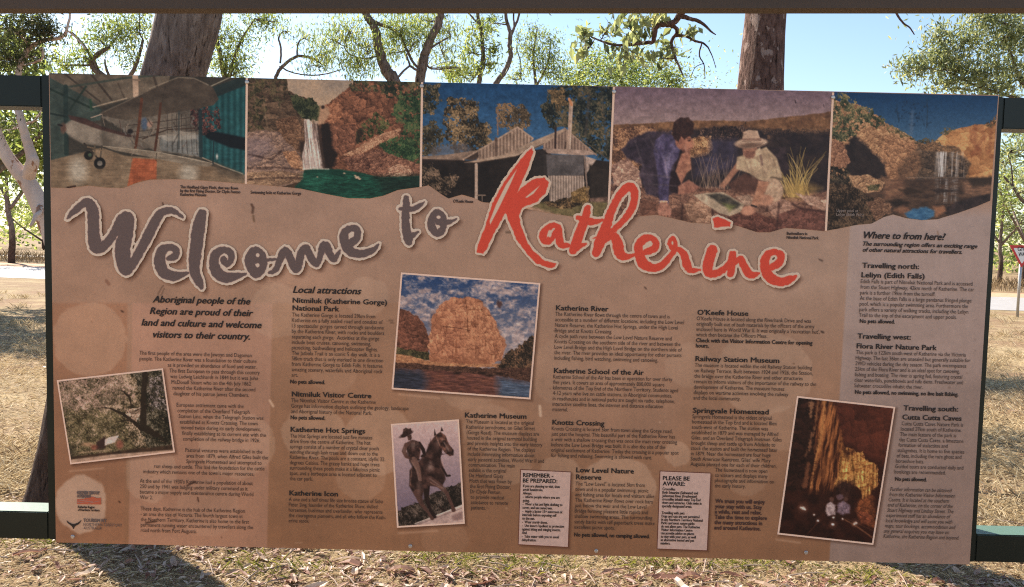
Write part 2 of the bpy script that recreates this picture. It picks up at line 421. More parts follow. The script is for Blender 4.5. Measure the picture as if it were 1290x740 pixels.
# ================================================================== trees
G_STOPS = [(0.0, (0.068, 0.094, 0.044)), (0.35, (0.145, 0.179, 0.077)), (0.7, (0.256, 0.290, 0.128)), (1.0, (0.427, 0.427, 0.213))]
M_LEAF = mat_leaf('gum_leaf', G_STOPS, 0.55, (1.5, 1.55, 0.85))
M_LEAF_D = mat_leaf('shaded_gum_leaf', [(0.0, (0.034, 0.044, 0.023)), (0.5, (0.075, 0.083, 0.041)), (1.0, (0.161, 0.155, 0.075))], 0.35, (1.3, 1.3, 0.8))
M_LEAF_Y = mat_leaf('yellow_green_leaf', [(0.0, (0.098, 0.133, 0.052)), (0.4, (0.204, 0.248, 0.102)), (0.8, (0.336, 0.362, 0.160)), (1.0, (0.495, 0.478, 0.231))], 0.5, (1.5, 1.55, 0.85))
M_LEAF_G = mat_leaf('grey_green_leaf', [(0.0, (0.088, 0.115, 0.074)), (0.4, (0.204, 0.233, 0.142)), (0.8, (0.354, 0.381, 0.231)), (1.0, (0.531, 0.512, 0.318))], 0.45, (1.45, 1.45, 0.9))
M_BARK = mat_bark('dark_gum_bark', [(0.25, (0.075, 0.052, 0.043)), (0.5, (0.20, 0.148, 0.124)), (0.75, (0.36, 0.28, 0.24))], 26.0, (1, 1, .3), .9, .02, stocking=(.42, .36, .33))
M_BARK_R = mat_bark('patchy_red_bark', [(0.25, (0.05, 0.027, 0.022)), (0.5, (0.15, 0.085, 0.07)), (0.8, (0.24, 0.15, 0.125))], 34.0, (1, 1, .5), .9, .02, patches=(17.0, 0.57, (0.33, 0.235, 0.205)))
M_BARK_P = mat_bark('pale_smooth_bark', [(0.2, (0.36, 0.24, 0.19)), (0.5, (0.55, 0.43, 0.37)), (0.8, (0.66, 0.56, 0.50))], 2.5, bump=0.25, patches=(5.0, 0.60, (0.30, 0.16, 0.10)))
M_TWIG = mat_bark('thin_branch_bark', [(0.3, (0.05, 0.03, 0.028)), (0.7, (0.14, 0.085, 0.075))], 14.0)

def Lp(px, py, d, rpx):
    p = at(px, py, d); return (*p, rpx/F_PX*d)
def smooth_path(P, sub=4):
    P = np.asarray(P, float); n = len(P)
    if n < 3: return P
    out = []
    for i in range(n-1):
        p0 = P[max(i-1, 0)]; p1 = P[i]; p2 = P[i+1]; p3 = P[min(i+2, n-1)]
        for t in np.linspace(0, 1, sub, endpoint=False):
            out.append(0.5*((2*p1)+(-p0+p2)*t+(2*p0-5*p1+4*p2-p3)*t*t+(-p0+3*p1-3*p2+p3)*t**3))
    out.append(P[-1]); return np.array(out)

def make_tree(name, label, cat, base, limbs, clumps, leafmat, barkmat, leaf=(0.09, 0.22), seed=0, group=None, droop=0.7,
              sides=12, twigs=True, tint=(0.5, 0.22), twigmat=None, tw_r=0.006, kind=None, rough=0.06, sub_spread=0.58):
    """limbs: lists of (x,y,z,r); clumps: (cx,cy,cz, rx,ry,rz, n_leaves, n_tufts)"""
    rs = np.random.RandomState(seed)
    root = empty(name, label, cat, tuple(base), group)
    mb = MB(); pts = []
    for i, l in enumerate(limbs):
        l = smooth_path(l, 5); r = np.clip(l[:, 3], 0.002, None)
        p = l[:, :3].copy()
        if r.max() > .1 and sides > 14: mb.trunk(p, r, 52 if sides > 20 else 30, .03, seed+i)
        else:
            p[1:-1] += rs.randn(len(p)-2, 3)*np.minimum(.12*r[1:-1, None], .004)
            mb.tube(p, r, sides if r.max() > 0.03 else 6, rough=.02, seed=seed+i)
        pts.append(l)
    allp = np.concatenate(pts)
    tb = mb; tn = 0
    LP = []; TT = []
    for ci, (cx, cy, cz, rx, ry, rz, nl, nt_) in enumerate(clumps):
        c = np.array([cx, cy, cz]); R = np.array([rx, ry, rz])
        u = rs.randn(nt_, 3); u /= np.linalg.norm(u, axis=1)[:, None]; u *= (rs.rand(nt_)**0.45)[:, None]
        sub = c+u*R
        if twigs:
            start = allp[np.argmin(np.linalg.norm(allp[:, :3]-c, axis=1)+np.maximum(0, allp[:, 2]-c[2])*0.6)]
            s3 = start[:3]; mid = s3*0.45+c*0.55+rs.randn(3)*0.10*np.linalg.norm(c-s3)
            path = smooth_path(np.array([s3, s3*0.75+mid*0.25+rs.randn(3)*0.03*np.linalg.norm(c-s3), mid, c]), 4)
            r0 = min(start[3]*0.6, tw_r*3.2)
            tb.tube(path, np.linspace(r0, tw_r, len(path)), 5, cap=False); tn += 1
            for sp in sub:
                st = path[rs.randint(len(path)//2, len(path))]
                m = (st+sp)/2+rs.randn(3)*0.12*np.linalg.norm(sp-st)
                tb.tube(smooth_path(np.array([st, m, sp]), 3), np.linspace(tw_r*0.75, tw_r*0.25, 7), 4, cap=False)
        j = rs.randint(nt_, size=nl)
        lp = sub[j]+rs.randn(nl, 3)*R.mean()*sub_spread*np.array([1, 1, 0.8])
        LP.append(lp)
        tt = tint[0]+tint[1]*rs.randn(nt_)[j]*0.6+tint[1]*rs.randn(nl)
        TT.append(np.clip(tt, 0, 1))
    adopt(mb.build('trunk', barkmat, None, smooth=True), root)
    if LP:
        LP = np.concatenate(LP); V, Fq = leaf_cards(LP, leaf[0], leaf[1], seed+77, droop=droop)
        adopt(mesh_np('crown', V, Fq, leafmat, tint=np.repeat(np.concatenate(TT), 4)), root)
    return root
def cl(px, py, d, rx, ry, n, nt_, rd=None):
    p = at(px, py, d); s = d/F_PX; n = int(n*2.3) if py > 0 and d > 6 else n; nt_ = int(nt_*1.4)
    return (*p, rx*s, (rd if rd is not None else (rx+ry)/2)*s, ry*s, n, nt_)

# --- leaning gum just behind the left end of the board
b = on_ground(80, 652)
d0 = float(b[1])
limbs = [[Lp(78, 664, d0, 60), Lp(82, 640, d0, 50), Lp(96, 560, d0, 43), Lp(122, 430, d0, 40), Lp(163, 280, d0, 38), Lp(197, 170, d0, 37), Lp(220, 90, d0, 36), Lp(238, 18, d0, 37), Lp(256, -80, d0, 37), Lp(268, -180, d0+.1, 40), Lp(300, -330, d0+.3, 32), Lp(330, -520, d0+.6, 24), Lp(340, -760, d0+.9, 14)],
         [Lp(268, -180, d0, 30), Lp(200, -300, d0-.3, 26), Lp(120, -430, d0-.6, 20), Lp(60, -600, d0-.7, 10)],
         [Lp(300, -330, d0+.3, 24), Lp(420, -440, d0+.8, 18), Lp(520, -600, d0+1.0, 10)]]
cls = [cl(60, -640, d0-.7, 170, 110, 1500, 26), cl(340, -800, d0+.9, 200, 120, 1900, 30), cl(540, -640, d0+1, 160, 110, 1400, 24), cl(200, -470, d0, 140, 80, 900, 18)]
make_tree('leaning_gum_tree', 'thick leaning gum trunk behind the left end of the board', 'tree', b, limbs, cls, M_LEAF, M_BARK, (0.085, 0.2), 101, sides=28, rough=0.07)

# --- straight gum behind the right end, with an overhanging twisted branch of large leaves
d1 = 4.72
b = np.array([float(at(955, 400, d1)[0]), d1, 0.0]); s = d1/F_PX
limbs = [[(b[0]-.02, d1, -0.08, .23), (b[0], d1, 0.08, .18), (b[0]+.01, d1, 0.5, .155), Lp(956, 330, d1, 31), Lp(957, 200, d1, 29.5), Lp(958, 112, d1, 28), Lp(961, 70, d1, 25.5), Lp(965, 18, d1, 24), Lp(970, -90, d1, 23), Lp(985, -260, d1+.1, 21), Lp(980, -480, d1+.2, 16), Lp(1000, -700, d1+.3, 9)],
         [Lp(970, -90, d1, 15), Lp(940, -120, d1-.2, 12), Lp(905, -95, d1-.3, 9), Lp(880, -50, d1-.35, 7), Lp(868, -5, d1-.3, 5.5), Lp(856, 20, d1-.25, 4.2), Lp(846, 30, d1-.22, 3.4), Lp(829, 32, d1-.2, 3.2), Lp(824, 46, d1-.18, 3.0), Lp(822, 53, d1-.15, 2.5), Lp(805, 55, d1-.1, 2.2), Lp(775, 57, d1-.05, 1.5), Lp(745, 47, d1, 1.0)],
         [Lp(856, 20, d1-.25, 3.2), Lp(870, 24, d1-.2, 2.6), Lp(884, 29, d1-.2, 2.2), Lp(897, 41, d1-.2, 1.2), Lp(902, 44, d1-.2, .6)],
         [Lp(840, 32, d1-.2, 2.8), Lp(851, 35, d1-.15, 2.6), Lp(853, 42, d1-.12, 2.4), Lp(846, 52, d1-.1, 2.2), Lp(849, 68, d1-.1, 1.8), Lp(856, 85, d1-.1, 1.3), Lp(861, 97, d1-.1, .7)],
         [Lp(850, 45, d1-.1, 2.2), Lp(864, 46, d1-.1, 1.8), Lp(876, 52, d1-.1, 1.6), Lp(888, 56, d1-.1, 1.2), Lp(896, 68, d1-.1, .7), Lp(902, 86, d1-.1, .4)],
         [Lp(884, 55, d1-.1, 1.0), Lp(881, 70, d1-.1, .9), Lp(887, 82, d1-.1, .7), Lp(888, 100, d1-.1, .4)],
         [Lp(887, 80, d1-.1, .6), Lp(876, 85, d1-.1, .5), Lp(870, 98, d1-.1, .35)],
         [Lp(985, -260, d1+.1, 14), Lp(1080, -380, d1+.4, 11), Lp(1150, -560, d1+.6, 6)],
         [Lp(985, -200, d1+.1, 8), Lp(1060, -160, d1-.1, 5), Lp(1110, -60, d1-.2, 3), Lp(1125, 5, d1-.2, 1.6), Lp(1136, 27, d1-.2, 1.2), Lp(1146, 35, d1-.2, .9), Lp(1152, 44, d1-.2, .6)]]
cls = [cl(735, 40, d1, 16, 16, 26, 6), cl(765, 38, d1, 14, 18, 26, 6), cl(740, 62, d1, 18, 14, 22, 6), cl(800, 40, d1-.1, 26, 20, 60, 9), cl(790, 70, d1-.1, 34, 14, 50, 9),
       cl(815, 25, d1-.2, 28, 10, 44, 8), cl(848, 60, d1-.1, 20, 12, 26, 6), cl(868, 38, d1-.15, 18, 12, 22, 6), cl(830, 74, d1-.1, 20, 10, 22, 5), cl(820, -60, d1-.3, 90, 50, 260, 14),
       cl(1000, -740, d1+.3, 200, 120, 1700, 28), cl(1150, -600, d1+.6, 170, 110, 1400, 24), cl(920, -560, d1, 130, 80, 800, 18)]
make_tree('straight_gum_tree', 'straight gum trunk with flaking reddish bark behind the right end of the board', 'tree', b, limbs, cls, M_LEAF_G, M_BARK_R, (0.062, 0.5), 202, sides=28, droop=0.8, tw_r=0.0028, sub_spread=0.32)

# --- pale barked gum at the far left
d2 = 9.0
b = np.array([float(at(100, 400, d2)[0]), d2, 0.0])
limbs = [[(b[0]+.1, d2, -0.05, .22), (b[0]+.08, d2, .35, .17), Lp(92, 400, d2, 15), Lp(74, 320, d2, 13), Lp(58, 276, d2, 11.5), Lp(46, 250, d2, 10.5), Lp(36, 230, d2, 10), Lp(27, 220, d2, 9.5), Lp(14, 205, d2, 8), Lp(2, 185, d2, 7.2), Lp(-8, 160, d2, 7), Lp(-22, 120, d2, 6.5), Lp(-30, 40, d2-.2, 5), Lp(-50, -60, d2-.3, 3)],
         [Lp(34, 228, d2, 8), Lp(41, 206, d2-.1, 7.5), Lp(38, 190, d2-.1, 6), Lp(32, 172, d2-.1, 5.2), Lp(26, 150, d2-.1, 4.6), Lp(20, 120, d2, 4), Lp(30, 70, d2+.1, 3.2), Lp(52, 52, d2+.1, 2.6), Lp(78, 47, d2+.1, 2), Lp(86, 30, d2+.1, 1.5), Lp(88, 10, d2+.1, 1.2), Lp(84, -40, d2, .8)],
         [Lp(27, 160, d2-.1, 3), Lp(33, 156, d2, 2), Lp(44, 152, d2, 1.3), Lp(52, 140, d2, .9)],
         [Lp(52, 60, d2+.1, 2), Lp(54, 72, d2+.1, 1.6), Lp(45, 78, d2+.1, 1.4), Lp(30, 82, d2, 1.0)],
         [Lp(84, 38, d2+.1, 1.2), Lp(96, 48, d2+.2, 1), Lp(108, 62, d2+.2, .8)],
         [Lp(50, 256, d2, 4), Lp(48, 270, d2-.2, 3.4), Lp(38, 285, d2-.3, 1.6)]]
cls = [cl(20, 40, d2, 38, 18, 520, 14), cl(45, 30, d2, 25, 14, 300, 10), cl(10, 75, d2, 26, 12, 300, 10), cl(40, 72, d2+.2, 20, 9, 130, 7), cl(60, 40, d2, 14, 10, 120, 6), cl(-30, 20, d2, 60, 50, 700, 16), cl(-60, -60, d2, 100, 60, 900, 18), cl(85, -50, d2, 70, 50, 500, 14),
       cl(20, 160, d2, 22, 16, 70, 8), cl(45, 150, d2, 14, 18, 50, 6), cl(-10, 110, d2, 18, 20, 120, 6)]
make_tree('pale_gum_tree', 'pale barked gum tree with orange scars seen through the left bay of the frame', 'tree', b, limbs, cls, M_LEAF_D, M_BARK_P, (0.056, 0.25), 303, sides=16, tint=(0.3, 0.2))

# --- trees standing behind the board, seen over its top edge
def hidden_base(px, d): return np.array([float(at(px, 500, d)[0]), d, 0.0])
d = 11.0; b = hidden_base(170, d)
limbs = [[(b[0], d, -.05, .13), (b[0], d, 1.0, .10), Lp(160, 200, d, 7), Lp(150, 120, d, 4.5), Lp(115, 82, d, 3.4), Lp(128, 66, d, 2.8), Lp(138, 60, d, 2)],
         [Lp(150, 120, d, 3.5), Lp(128, 95, d, 2.2), Lp(108, 60, d, 1.6), Lp(90, 40, d, 1.0)], [Lp(150, 120, d, 3.5), Lp(172, 80, d, 2.2), Lp(180, 50, d, 1.5)], [Lp(150, 120, d, 3), Lp(135, 90, d, 1.6), Lp(132, 75, d, 1)]]
cls = [cl(125, 50, d, 26, 18, 330, 11), cl(150, 40, d, 26, 18, 330, 11), cl(172, 35, d, 20, 18, 260, 9), cl(95, 74, d, 24, 13, 260, 9), cl(168, 78, d, 16, 14, 140, 7), cl(160, -10, d, 70, 34, 600, 14), cl(80, 84, d, 14, 8, 90, 5)]
make_tree('bushy_gum_tree', 'leafy green gum between the pale gum and the leaning trunk above the board', 'tree', b, limbs, cls, M_LEAF, M_BARK, (0.066, 0.24), 404, tint=(0.5, 0.25))

d = 10.2; b = hidden_base(290, d)
limbs = [[(b[0], d, -.05, .11), (b[0], d, 1.0, .09), Lp(290, 200, d, 6), Lp(285, 110, d, 4), Lp(275, 60, d, 2.5), Lp(270, 10, d, 1.5)], [Lp(285, 110, d, 3), Lp(300, 60, d, 1.6), Lp(320, 25, d, 1)]]
cls = [cl(275, 50, d, 20, 24, 330, 11), cl(285, 82, d, 24, 18, 420, 12), cl(300, 90, d, 16, 14, 160, 7), cl(305, 50, d, 22, 20, 170, 9), cl(325, 26, d, 24, 12, 190, 9), cl(345, 28, d, 14, 14, 80, 6), cl(290, -20, d, 70, 34, 600, 14)]
make_tree('slender_gum_tree', 'slender gum with green foliage on the right side of the leaning trunk', 'tree', b, limbs, cls, M_LEAF, M_BARK, (0.056, 0.24), 505, tint=(0.5, 0.25))

d = 9.2; b = hidden_base(515, d)
limbs = [[(b[0], d, -.05, .16), (b[0], d, .8, .13), Lp(512, 220, d, 11), Lp(508, 150, d, 9.5), Lp(497, 104, d, 8), Lp(487, 90, d, 7), Lp(481, 74, d, 6), Lp(476, 58, d, 5.4), Lp(474, 42, d, 5), Lp(468, 28, d, 4.8), Lp(460, 15, d, 4.4), Lp(445, -40, d, 3.2), Lp(440, -110, d, 2)],
         [Lp(512, 200, d, 9), Lp(524, 130, d+.2, 7), Lp(529, 100, d+.2, 6.2), Lp(533, 80, d+.2, 6.2), Lp(536, 66, d+.2, 5.4), Lp(543, 48, d+.2, 5.2), Lp(551, 32, d+.2, 5), Lp(555, 15, d+.2, 4.6), Lp(565, -40, d+.2, 3.6), Lp(570, -120, d+.2, 2)],
         [Lp(472, 28, d, 2.6), Lp(490, 35, d+.1, 2), Lp(505, 46, d+.2, 1.8), Lp(511, 60, d+.2, 1.7), Lp(520, 78, d+.2, 1.6), Lp(529, 88, d+.2, 1.6)],
         [Lp(500, 99, d, 1.5), Lp(510, 88, d, 1.3), Lp(516, 82, d, 1.2), Lp(512, 70, d+.1, 1.2), Lp(518, 62, d+.2, 1)],
         [Lp(516, 83, d, 1.5), Lp(524, 88, d+.1, 1.6), Lp(530, 90, d+.2, 1.6)],
         [Lp(536, 66, d+.2, 1.6), Lp(553, 54, d+.3, 1.3), Lp(568, 46, d+.4, .9)],
         [Lp(505, 150, d, 3.5), Lp(400, 160, d+.3, 2.6), Lp(352, 110, d+.3, 2.2), Lp(350, 92, d+.3, 2.2), Lp(360, 80, d+.3, 2), Lp(376, 71, d+.3, 1.8), Lp(394, 74, d+.3, 1.4), Lp(404, 80, d+.3, .9)],
         [Lp(353, 80, d+.3, 1.2), Lp(354, 62, d+.3, 1.2), Lp(351, 48, d+.3, 1.1), Lp(356, 40, d+.3, .7)],
         [Lp(374, 72, d+.3, 1.1), Lp(376, 54, d+.3, 1), Lp(384, 48, d+.3, .7)],
         [Lp(352, 84, d+.3, 1.1), Lp(370, 92, d+.3, .9), Lp(400, 95, d+.3, .8), Lp(430, 88, d+.2, .6)],
         [Lp(433, 58, d, .7), Lp(440, 68, d, .8), Lp(458, 74, d, 1), Lp(478, 70, d, 1.3)]]
cls = [cl(420, 50, d, 20, 24, 240, 10), cl(442, 38, d, 24, 22, 300, 10), cl(460, 60, d, 22, 26, 330, 11), cl(452, 84, d, 22, 14, 330, 10), cl(492, 48, d+.2, 18, 22, 260, 9), cl(508, 36, d+.2, 26, 18, 360, 11), cl(522, 56, d+.3, 20, 16, 260, 8),
       cl(398, 84, d+.3, 26, 10, 150, 8), cl(386, 50, d+.3, 14, 14, 70, 6), cl(410, 66, d+.2, 14, 18, 140, 7), cl(540, 26, d+.4, 24, 12, 240, 8), cl(490, 68, d+.3, 12, 10, 100, 5), cl(365, 40, d+.3, 14, 10, 50, 5),
       cl(440, -60, d, 90, 50, 900, 18), cl(560, -80, d+.2, 90, 50, 900, 18), cl(560, 70, d+.5, 14, 22, 150, 7), cl(575, 85, d+.5, 20, 14, 220, 8), cl(566, 40, d+.5, 18, 22, 240, 8)]
make_tree('forked_gum_tree', 'gum tree with two dark curving limbs above the middle of the board', 'tree', b, limbs, cls, M_LEAF_Y, M_BARK, (0.056, 0.2), 606, tint=(0.48, 0.25), droop=0.95)

d = 10.5; b = hidden_base(600, d)
limbs = [[(b[0], d, -.05, .08), (b[0], d, .8, .06), Lp(601, 200, d, 4), Lp(602, 130, d, 3.4), Lp(604, 100, d, 3), Lp(609, 82, d, 2.6), Lp(608, 62, d, 2.5), Lp(607, 42, d, 2.4), Lp(602, 18, d, 2.2), Lp(598, -40, d, 1.4)],
         [Lp(609, 60, d, 1.2), Lp(606, 78, d, 1.2), Lp(600, 94, d, 1.1), Lp(592, 104, d, .9)], [Lp(606, 34, d, 1.3), Lp(597, 24, d, 1.2), Lp(588, 14, d, 1)]]
cls = [cl(606, 34, d, 18, 16, 170, 7), cl(622, 62, d, 10, 8, 60, 5), cl(618, 80, d, 14, 9, 80, 5), cl(592, 66, d, 10, 14, 80, 5), cl(568, 90, d, 14, 10, 130, 6), cl(600, -40, d, 50, 30, 400, 10), cl(590, 92, d, 12, 8, 60, 4)]
make_tree('sapling_gum_tree', 'thin dark stemmed young gum right of the two curving limbs', 'tree', b, limbs, cls, M_LEAF, M_BARK, (0.08, 0.22), 707)
d = 11.5; b = hidden_base(618, d)
limbs = [[(b[0], d, -.05, .09), (b[0], d, .8, .07), Lp(616, 200, d, 4.4), Lp(620, 120, d, 3.6), Lp(626, 104, d, 3.4), Lp(636, 90, d, 3.2), Lp(643, 74, d, 3), Lp(642, 58, d, 2.9), Lp(643, 44, d, 2.6), Lp(640, 32, d, 2.2), Lp(637, 18, d, 2), Lp(632, -40, d, 1.2)],
         [Lp(643, 48, d, 1.8), Lp(648, 34, d, 1.6), Lp(653, 22, d, 1.4), Lp(660, -10, d, 1)], [Lp(648, 34, d, 1.2), Lp(647, 22, d, 1.1), Lp(648, 5, d, .9)]]
cls = [cl(650, -60, d, 60, 40, 500, 12), cl(618, 30, d, 8, 10, 50, 4), cl(640, -30, d, 30, 20, 200, 6)]
make_tree('bare_gum_tree', 'bare dark gum stem bending upward with a narrow fork at its top', 'tree', b, limbs, cls, M_LEAF, M_BARK, (0.08, 0.22), 717)

d = 12.5; b = hidden_base(672, d)
limbs = [[(b[0], d, -.05, .08), (b[0], d, 1, .06), Lp(674, 150, d, 3), Lp(675, 110, d, 2), Lp(672, 70, d, 1.4), Lp(677, 35, d, .8)], [Lp(675, 110, d, 1.6), Lp(690, 80, d, 1.1), Lp(694, 50, d, .7)], [Lp(655, 100, d, 1), Lp(656, 80, d, .8), Lp(650, 60, d, .6)]]
cls = [cl(674, 42, d, 10, 14, 130, 6), cl(668, 62, d, 16, 14, 220, 8), cl(672, 86, d, 22, 14, 300, 9), cl(692, 48, d, 12, 10, 110, 5), cl(696, 72, d, 14, 18, 190, 8), cl(702, 95, d, 20, 12, 240, 8), cl(650, 92, d, 8, 8, 40, 4), cl(645, 100, d, 10, 5, 40, 4), cl(655, 50, d, 6, 10, 40, 4)]
make_tree('pointed_gum_tree', 'small pointed leafy treetop right of the bare forked stem', 'tree', b, limbs, cls, M_LEAF, M_BARK, (0.056, 0.26), 808, tint=(0.5, 0.25))

d = 13.7; b = hidden_base(800, d)
limbs = [[(b[0], d, -.05, .12), (b[0], d, 1.2, .1), Lp(798, 180, d, 5), Lp(790, 130, d, 3), Lp(780, 90, d, 1.6)], [Lp(798, 180, d, 4), Lp(830, 130, d, 2.4), Lp(848, 100, d, 1.4)], [Lp(798, 180, d, 4), Lp(745, 130, d, 2.4), Lp(725, 95, d, 1.3)]]
cls = [cl(735, 92, d, 26, 16, 420, 11), cl(768, 88, d, 24, 18, 420, 11), cl(800, 92, d, 24, 16, 400, 11), cl(832, 95, d, 24, 14, 400, 10), cl(855, 100, d, 14, 10, 170, 6), cl(745, 72, d, 14, 10, 130, 5), cl(790, 75, d, 20, 8, 120, 5), cl(720, 108, d, 14, 8, 120, 5), cl(790, 140, d, 90, 40, 4200, 30), cl(780, 115, d, 60, 12, 900, 10), cl(760, 195, d, 110, 30, 2600, 24)]
make_tree('round_bushy_tree', 'sunlit yellow green bushy treetop below the overhanging branch', 'tree', b, limbs, cls, M_LEAF_Y, M_BARK, (0.059, 0.34), 909, tint=(0.5, 0.27), droop=0.3)

# --- leafy tree on the right
d = 8.0; b = np.array([float(at(1440, 500, d)[0]), d, 0.0])
limbs = [[(b[0], d, -.05, .17), (b[0], d, .8, .14), Lp(1435, 250, d, 14), Lp(1420, 160, d, 10), Lp(1395, 60, d, 7), Lp(1370, -40, d, 5), Lp(1350, -140, d, 3)],
         [Lp(1420, 160, d, 6), Lp(1340, 140, d, 4), Lp(1290, 108, d, 2.4), Lp(1276, 75, d, 1.8), Lp(1266, 50, d, 1.2)], [Lp(1340, 140, d, 3), Lp(1240, 112, d, 1.6), Lp(1210, 98, d, 1.2), Lp(1190, 88, d, .8)],
         [Lp(1395, 60, d, 4), Lp(1320, 30, d, 2.6), Lp(1282, 34, d, 2), Lp(1250, 24, d, 1.2)],
         [Lp(1430, 240, d, 4), Lp(1340, 270, d, 3), Lp(1295, 258, d, 2.2), Lp(1276, 236, d, 1.6), Lp(1264, 222, d, 1.1)], [Lp(1276, 236, d, 1.2), Lp(1274, 210, d, .9), Lp(1268, 190, d, .7)]]
cls = [cl(1150, 84, d, 18, 14, 210, 9), cl(1178, 72, d, 20, 16, 240, 9), cl(1180, 46, d, 14, 12, 110, 7), cl(1205, 86, d, 24, 12, 250, 9), cl(1215, 52, d, 24, 16, 270, 10), cl(1200, 106, d, 28, 8, 220, 7), cl(1235, 26, d, 28, 12, 280, 9), cl(1245, 88, d, 24, 18, 330, 10),
       cl(1265, 45, d, 26, 18, 380, 10), cl(1280, 85, d, 18, 20, 240, 8), cl(1255, 112, d, 26, 8, 200, 6), cl(1300, 30, d, 40, 30, 600, 12), cl(1250, -30, d, 90, 36, 900, 16), cl(1380, -60, d, 100, 80, 1400, 20), cl(1350, 90, d, 50, 50, 800, 14),
       cl(1275, 190, d, 16, 22, 110, 8), cl(1285, 150, d, 20, 16, 160, 7), cl(1262, 205, d, 8, 14, 40, 4), cl(1300, 230, d, 24, 22, 150, 8)]
make_tree('spreading_gum_tree', 'sunlit spreading gum crown above the right end of the board', 'tree', b, limbs, cls, M_LEAF_G, M_BARK, (0.056, 0.3), 111, tint=(0.55, 0.25), droop=0.6)
# ------------------------------------------------------------------ far trees and scrub beyond the road
def far_tree(name, label, px, d, h, w, seed, leafmat=None, barkmat=None, group=None, n=900, trunk_h=0.35, tint=(0.5, 0.25), leaf=0.20, tr=0.10):
    rs = np.random.RandomState(seed)
    x = float(at(px, 300, d)[0]); b = np.array([x, d, 0.0])
    limbs = [[(x, d, -.05, tr*1.3), (x+.05, d, h*trunk_h*.6, tr), (x+.12*rs.randn(), d, h*trunk_h, tr*.85), (x+.2*rs.randn(), d, h*.75, tr*.4)]]
    for i in range(3):
        a = rs.rand()*6.28; limbs.append([(x, d, h*trunk_h, tr*.6), (x+math.cos(a)*w*.22, d+math.sin(a)*w*.22, h*(trunk_h+.2), tr*.4), (x+math.cos(a)*w*.36, d+math.sin(a)*w*.36, h*(trunk_h+.38), tr*.2)])
    cls = []
    m = 9
    for i in range(m):
        a = i/m*6.28+rs.rand(); q = rs.rand()**.5
        zc = h*(trunk_h+.12)+(1-trunk_h-.22)*h*rs.rand()
        cls.append((x+math.cos(a)*w*.36*q, d+math.sin(a)*w*.36*q, zc, w*.17, w*.17, h*.10, n//m, 9))
    return make_tree(name, label, 'tree', b, limbs, cls, leafmat or M_LEAF, barkmat or M_BARK, (leaf, 0.34), seed, group, sides=8, twigs=True, tint=tint, droop=.4, tw_r=.012, sub_spread=.33)
far_tree('roadside_tree', 'small dark stemmed tree beside the road in the left bay', 14, 37.0, 6.0, 3.8, 1001, n=2200, tint=(.35, .25), trunk_h=.42, tr=.13)
far_tree('roadside_tree', 'taller green tree at the left edge behind the small dark stemmed one', -25, 44.0, 8.0, 6.0, 1002, n=2600, tint=(.45, .25), trunk_h=.3)
far_tree('roadside_tree', 'pale green bush tree beside the post at the left end', 58, 46.0, 5.2, 6.0, 1003, M_LEAF_Y, n=2400, trunk_h=.15)
far_tree('roadside_tree', 'tall yellowish tree behind the triangular road sign', 1292, 37.0, 8.2, 6.5, 1004, M_LEAF_Y, n=3200, trunk_h=.25)
far_tree('roadside_tree', 'grey green tree between the right post and the triangular road sign', 1262, 41.0, 6.8, 4.6, 1005, M_LEAF_G, n=2600, trunk_h=.28)
far_tree('roadside_tree', 'broad shady tree at the right edge beyond the road', 1345, 33.0, 8.0, 7.0, 1006, M_LEAF, n=3200, trunk_h=.25)
far_tree('roadside_tree', 'green tree beyond the road hidden mostly by the right post', 1225, 44.0, 6.6, 5.0, 1007, M_LEAF_Y, n=2400, trunk_h=.25)
for i, (px, d, h, w) in enumerate([(150, 43, 4.6, 5), (300, 40, 4.5, 4), (430, 42, 4.4, 5), (560, 45, 4.8, 5), (700, 42, 4.5, 5), (860, 38, 4.2, 5), (1000, 41, 4.4, 4), (1120, 39, 4.2, 5)]):
    far_tree('scrub_tree', 'low scrub tree beyond the road, hidden behind the board', px, d, h, w, 1100+i, [M_LEAF, M_LEAF_Y, M_LEAF_G][i % 3], n=700, trunk_h=.2, group='scrub trees behind the board')
far_tree('paddock_tree', 'mid distance gum at the left edge, nearer than the road', -62, 16.2, 5.6, 5.6, 1010, M_LEAF, n=9500, trunk_h=.36, leaf=.19, tr=.12)
far_tree('shade_shrub', 'added unseen shrub behind the right half of the board, shading the ground', 905, 11.2, 3.1, 3.4, 1011, M_LEAF_Y, n=3600, trunk_h=.12, leaf=.12, tr=.05)  # this unseen shrub and the next are added to shade the right-hand ground
far_tree('shade_shrub', 'added unseen shrub close behind the middle of the board, shading the ground', 790, 9.4, 3.0, 3.0, 1012, M_LEAF, n=3000, trunk_h=.12, leaf=.11, tr=.05)
rs = np.random.RandomState(50)
n = 24000
x = rs.uniform(-75, 75, n); y = 58+rs.rand(n)*16+3*np.sin(x*.3); hh = 4.4+1.6*np.sin(x*.21+1)+1.1*np.sin(x*.57)+.8*np.sin(x*1.3)
z = rs.rand(n)**.8*np.clip(hh, 1.4, None)
V, Fq = leaf_cards(np.stack([x, y, z+.05], -1), 0.42, .5, 51, droop=.2)
tag(mesh_np('far_woodland', V, Fq, M_LEAF, tint=np.repeat(np.clip(.5+.25*rs.randn(n)+.2*np.sin(x*.8), 0, 1), 4)), 'far band of mixed green woodland along the horizon', None, None, 'stuff')
M_STRAW2 = mat_leaf('tall_brown_grass', [(0, (0.14, 0.09, 0.05)), (.5, (0.26, 0.18, 0.10)), (1, (0.38, 0.28, 0.16))], .3, (1, 1, 1))
# tall dry grass on the far verge
rs = np.random.RandomState(52)
n = 9000; x = rs.uniform(-40, 40, n); y = 27-0.14*x+7.2+rs.rand(n)*6
blades('tall_dry_grass', np.stack([x, y, 0*x], -1), 0.45, .02, .9, M_STRAW2, 53, 'tall brown dry grass on the far side of the road', .3)

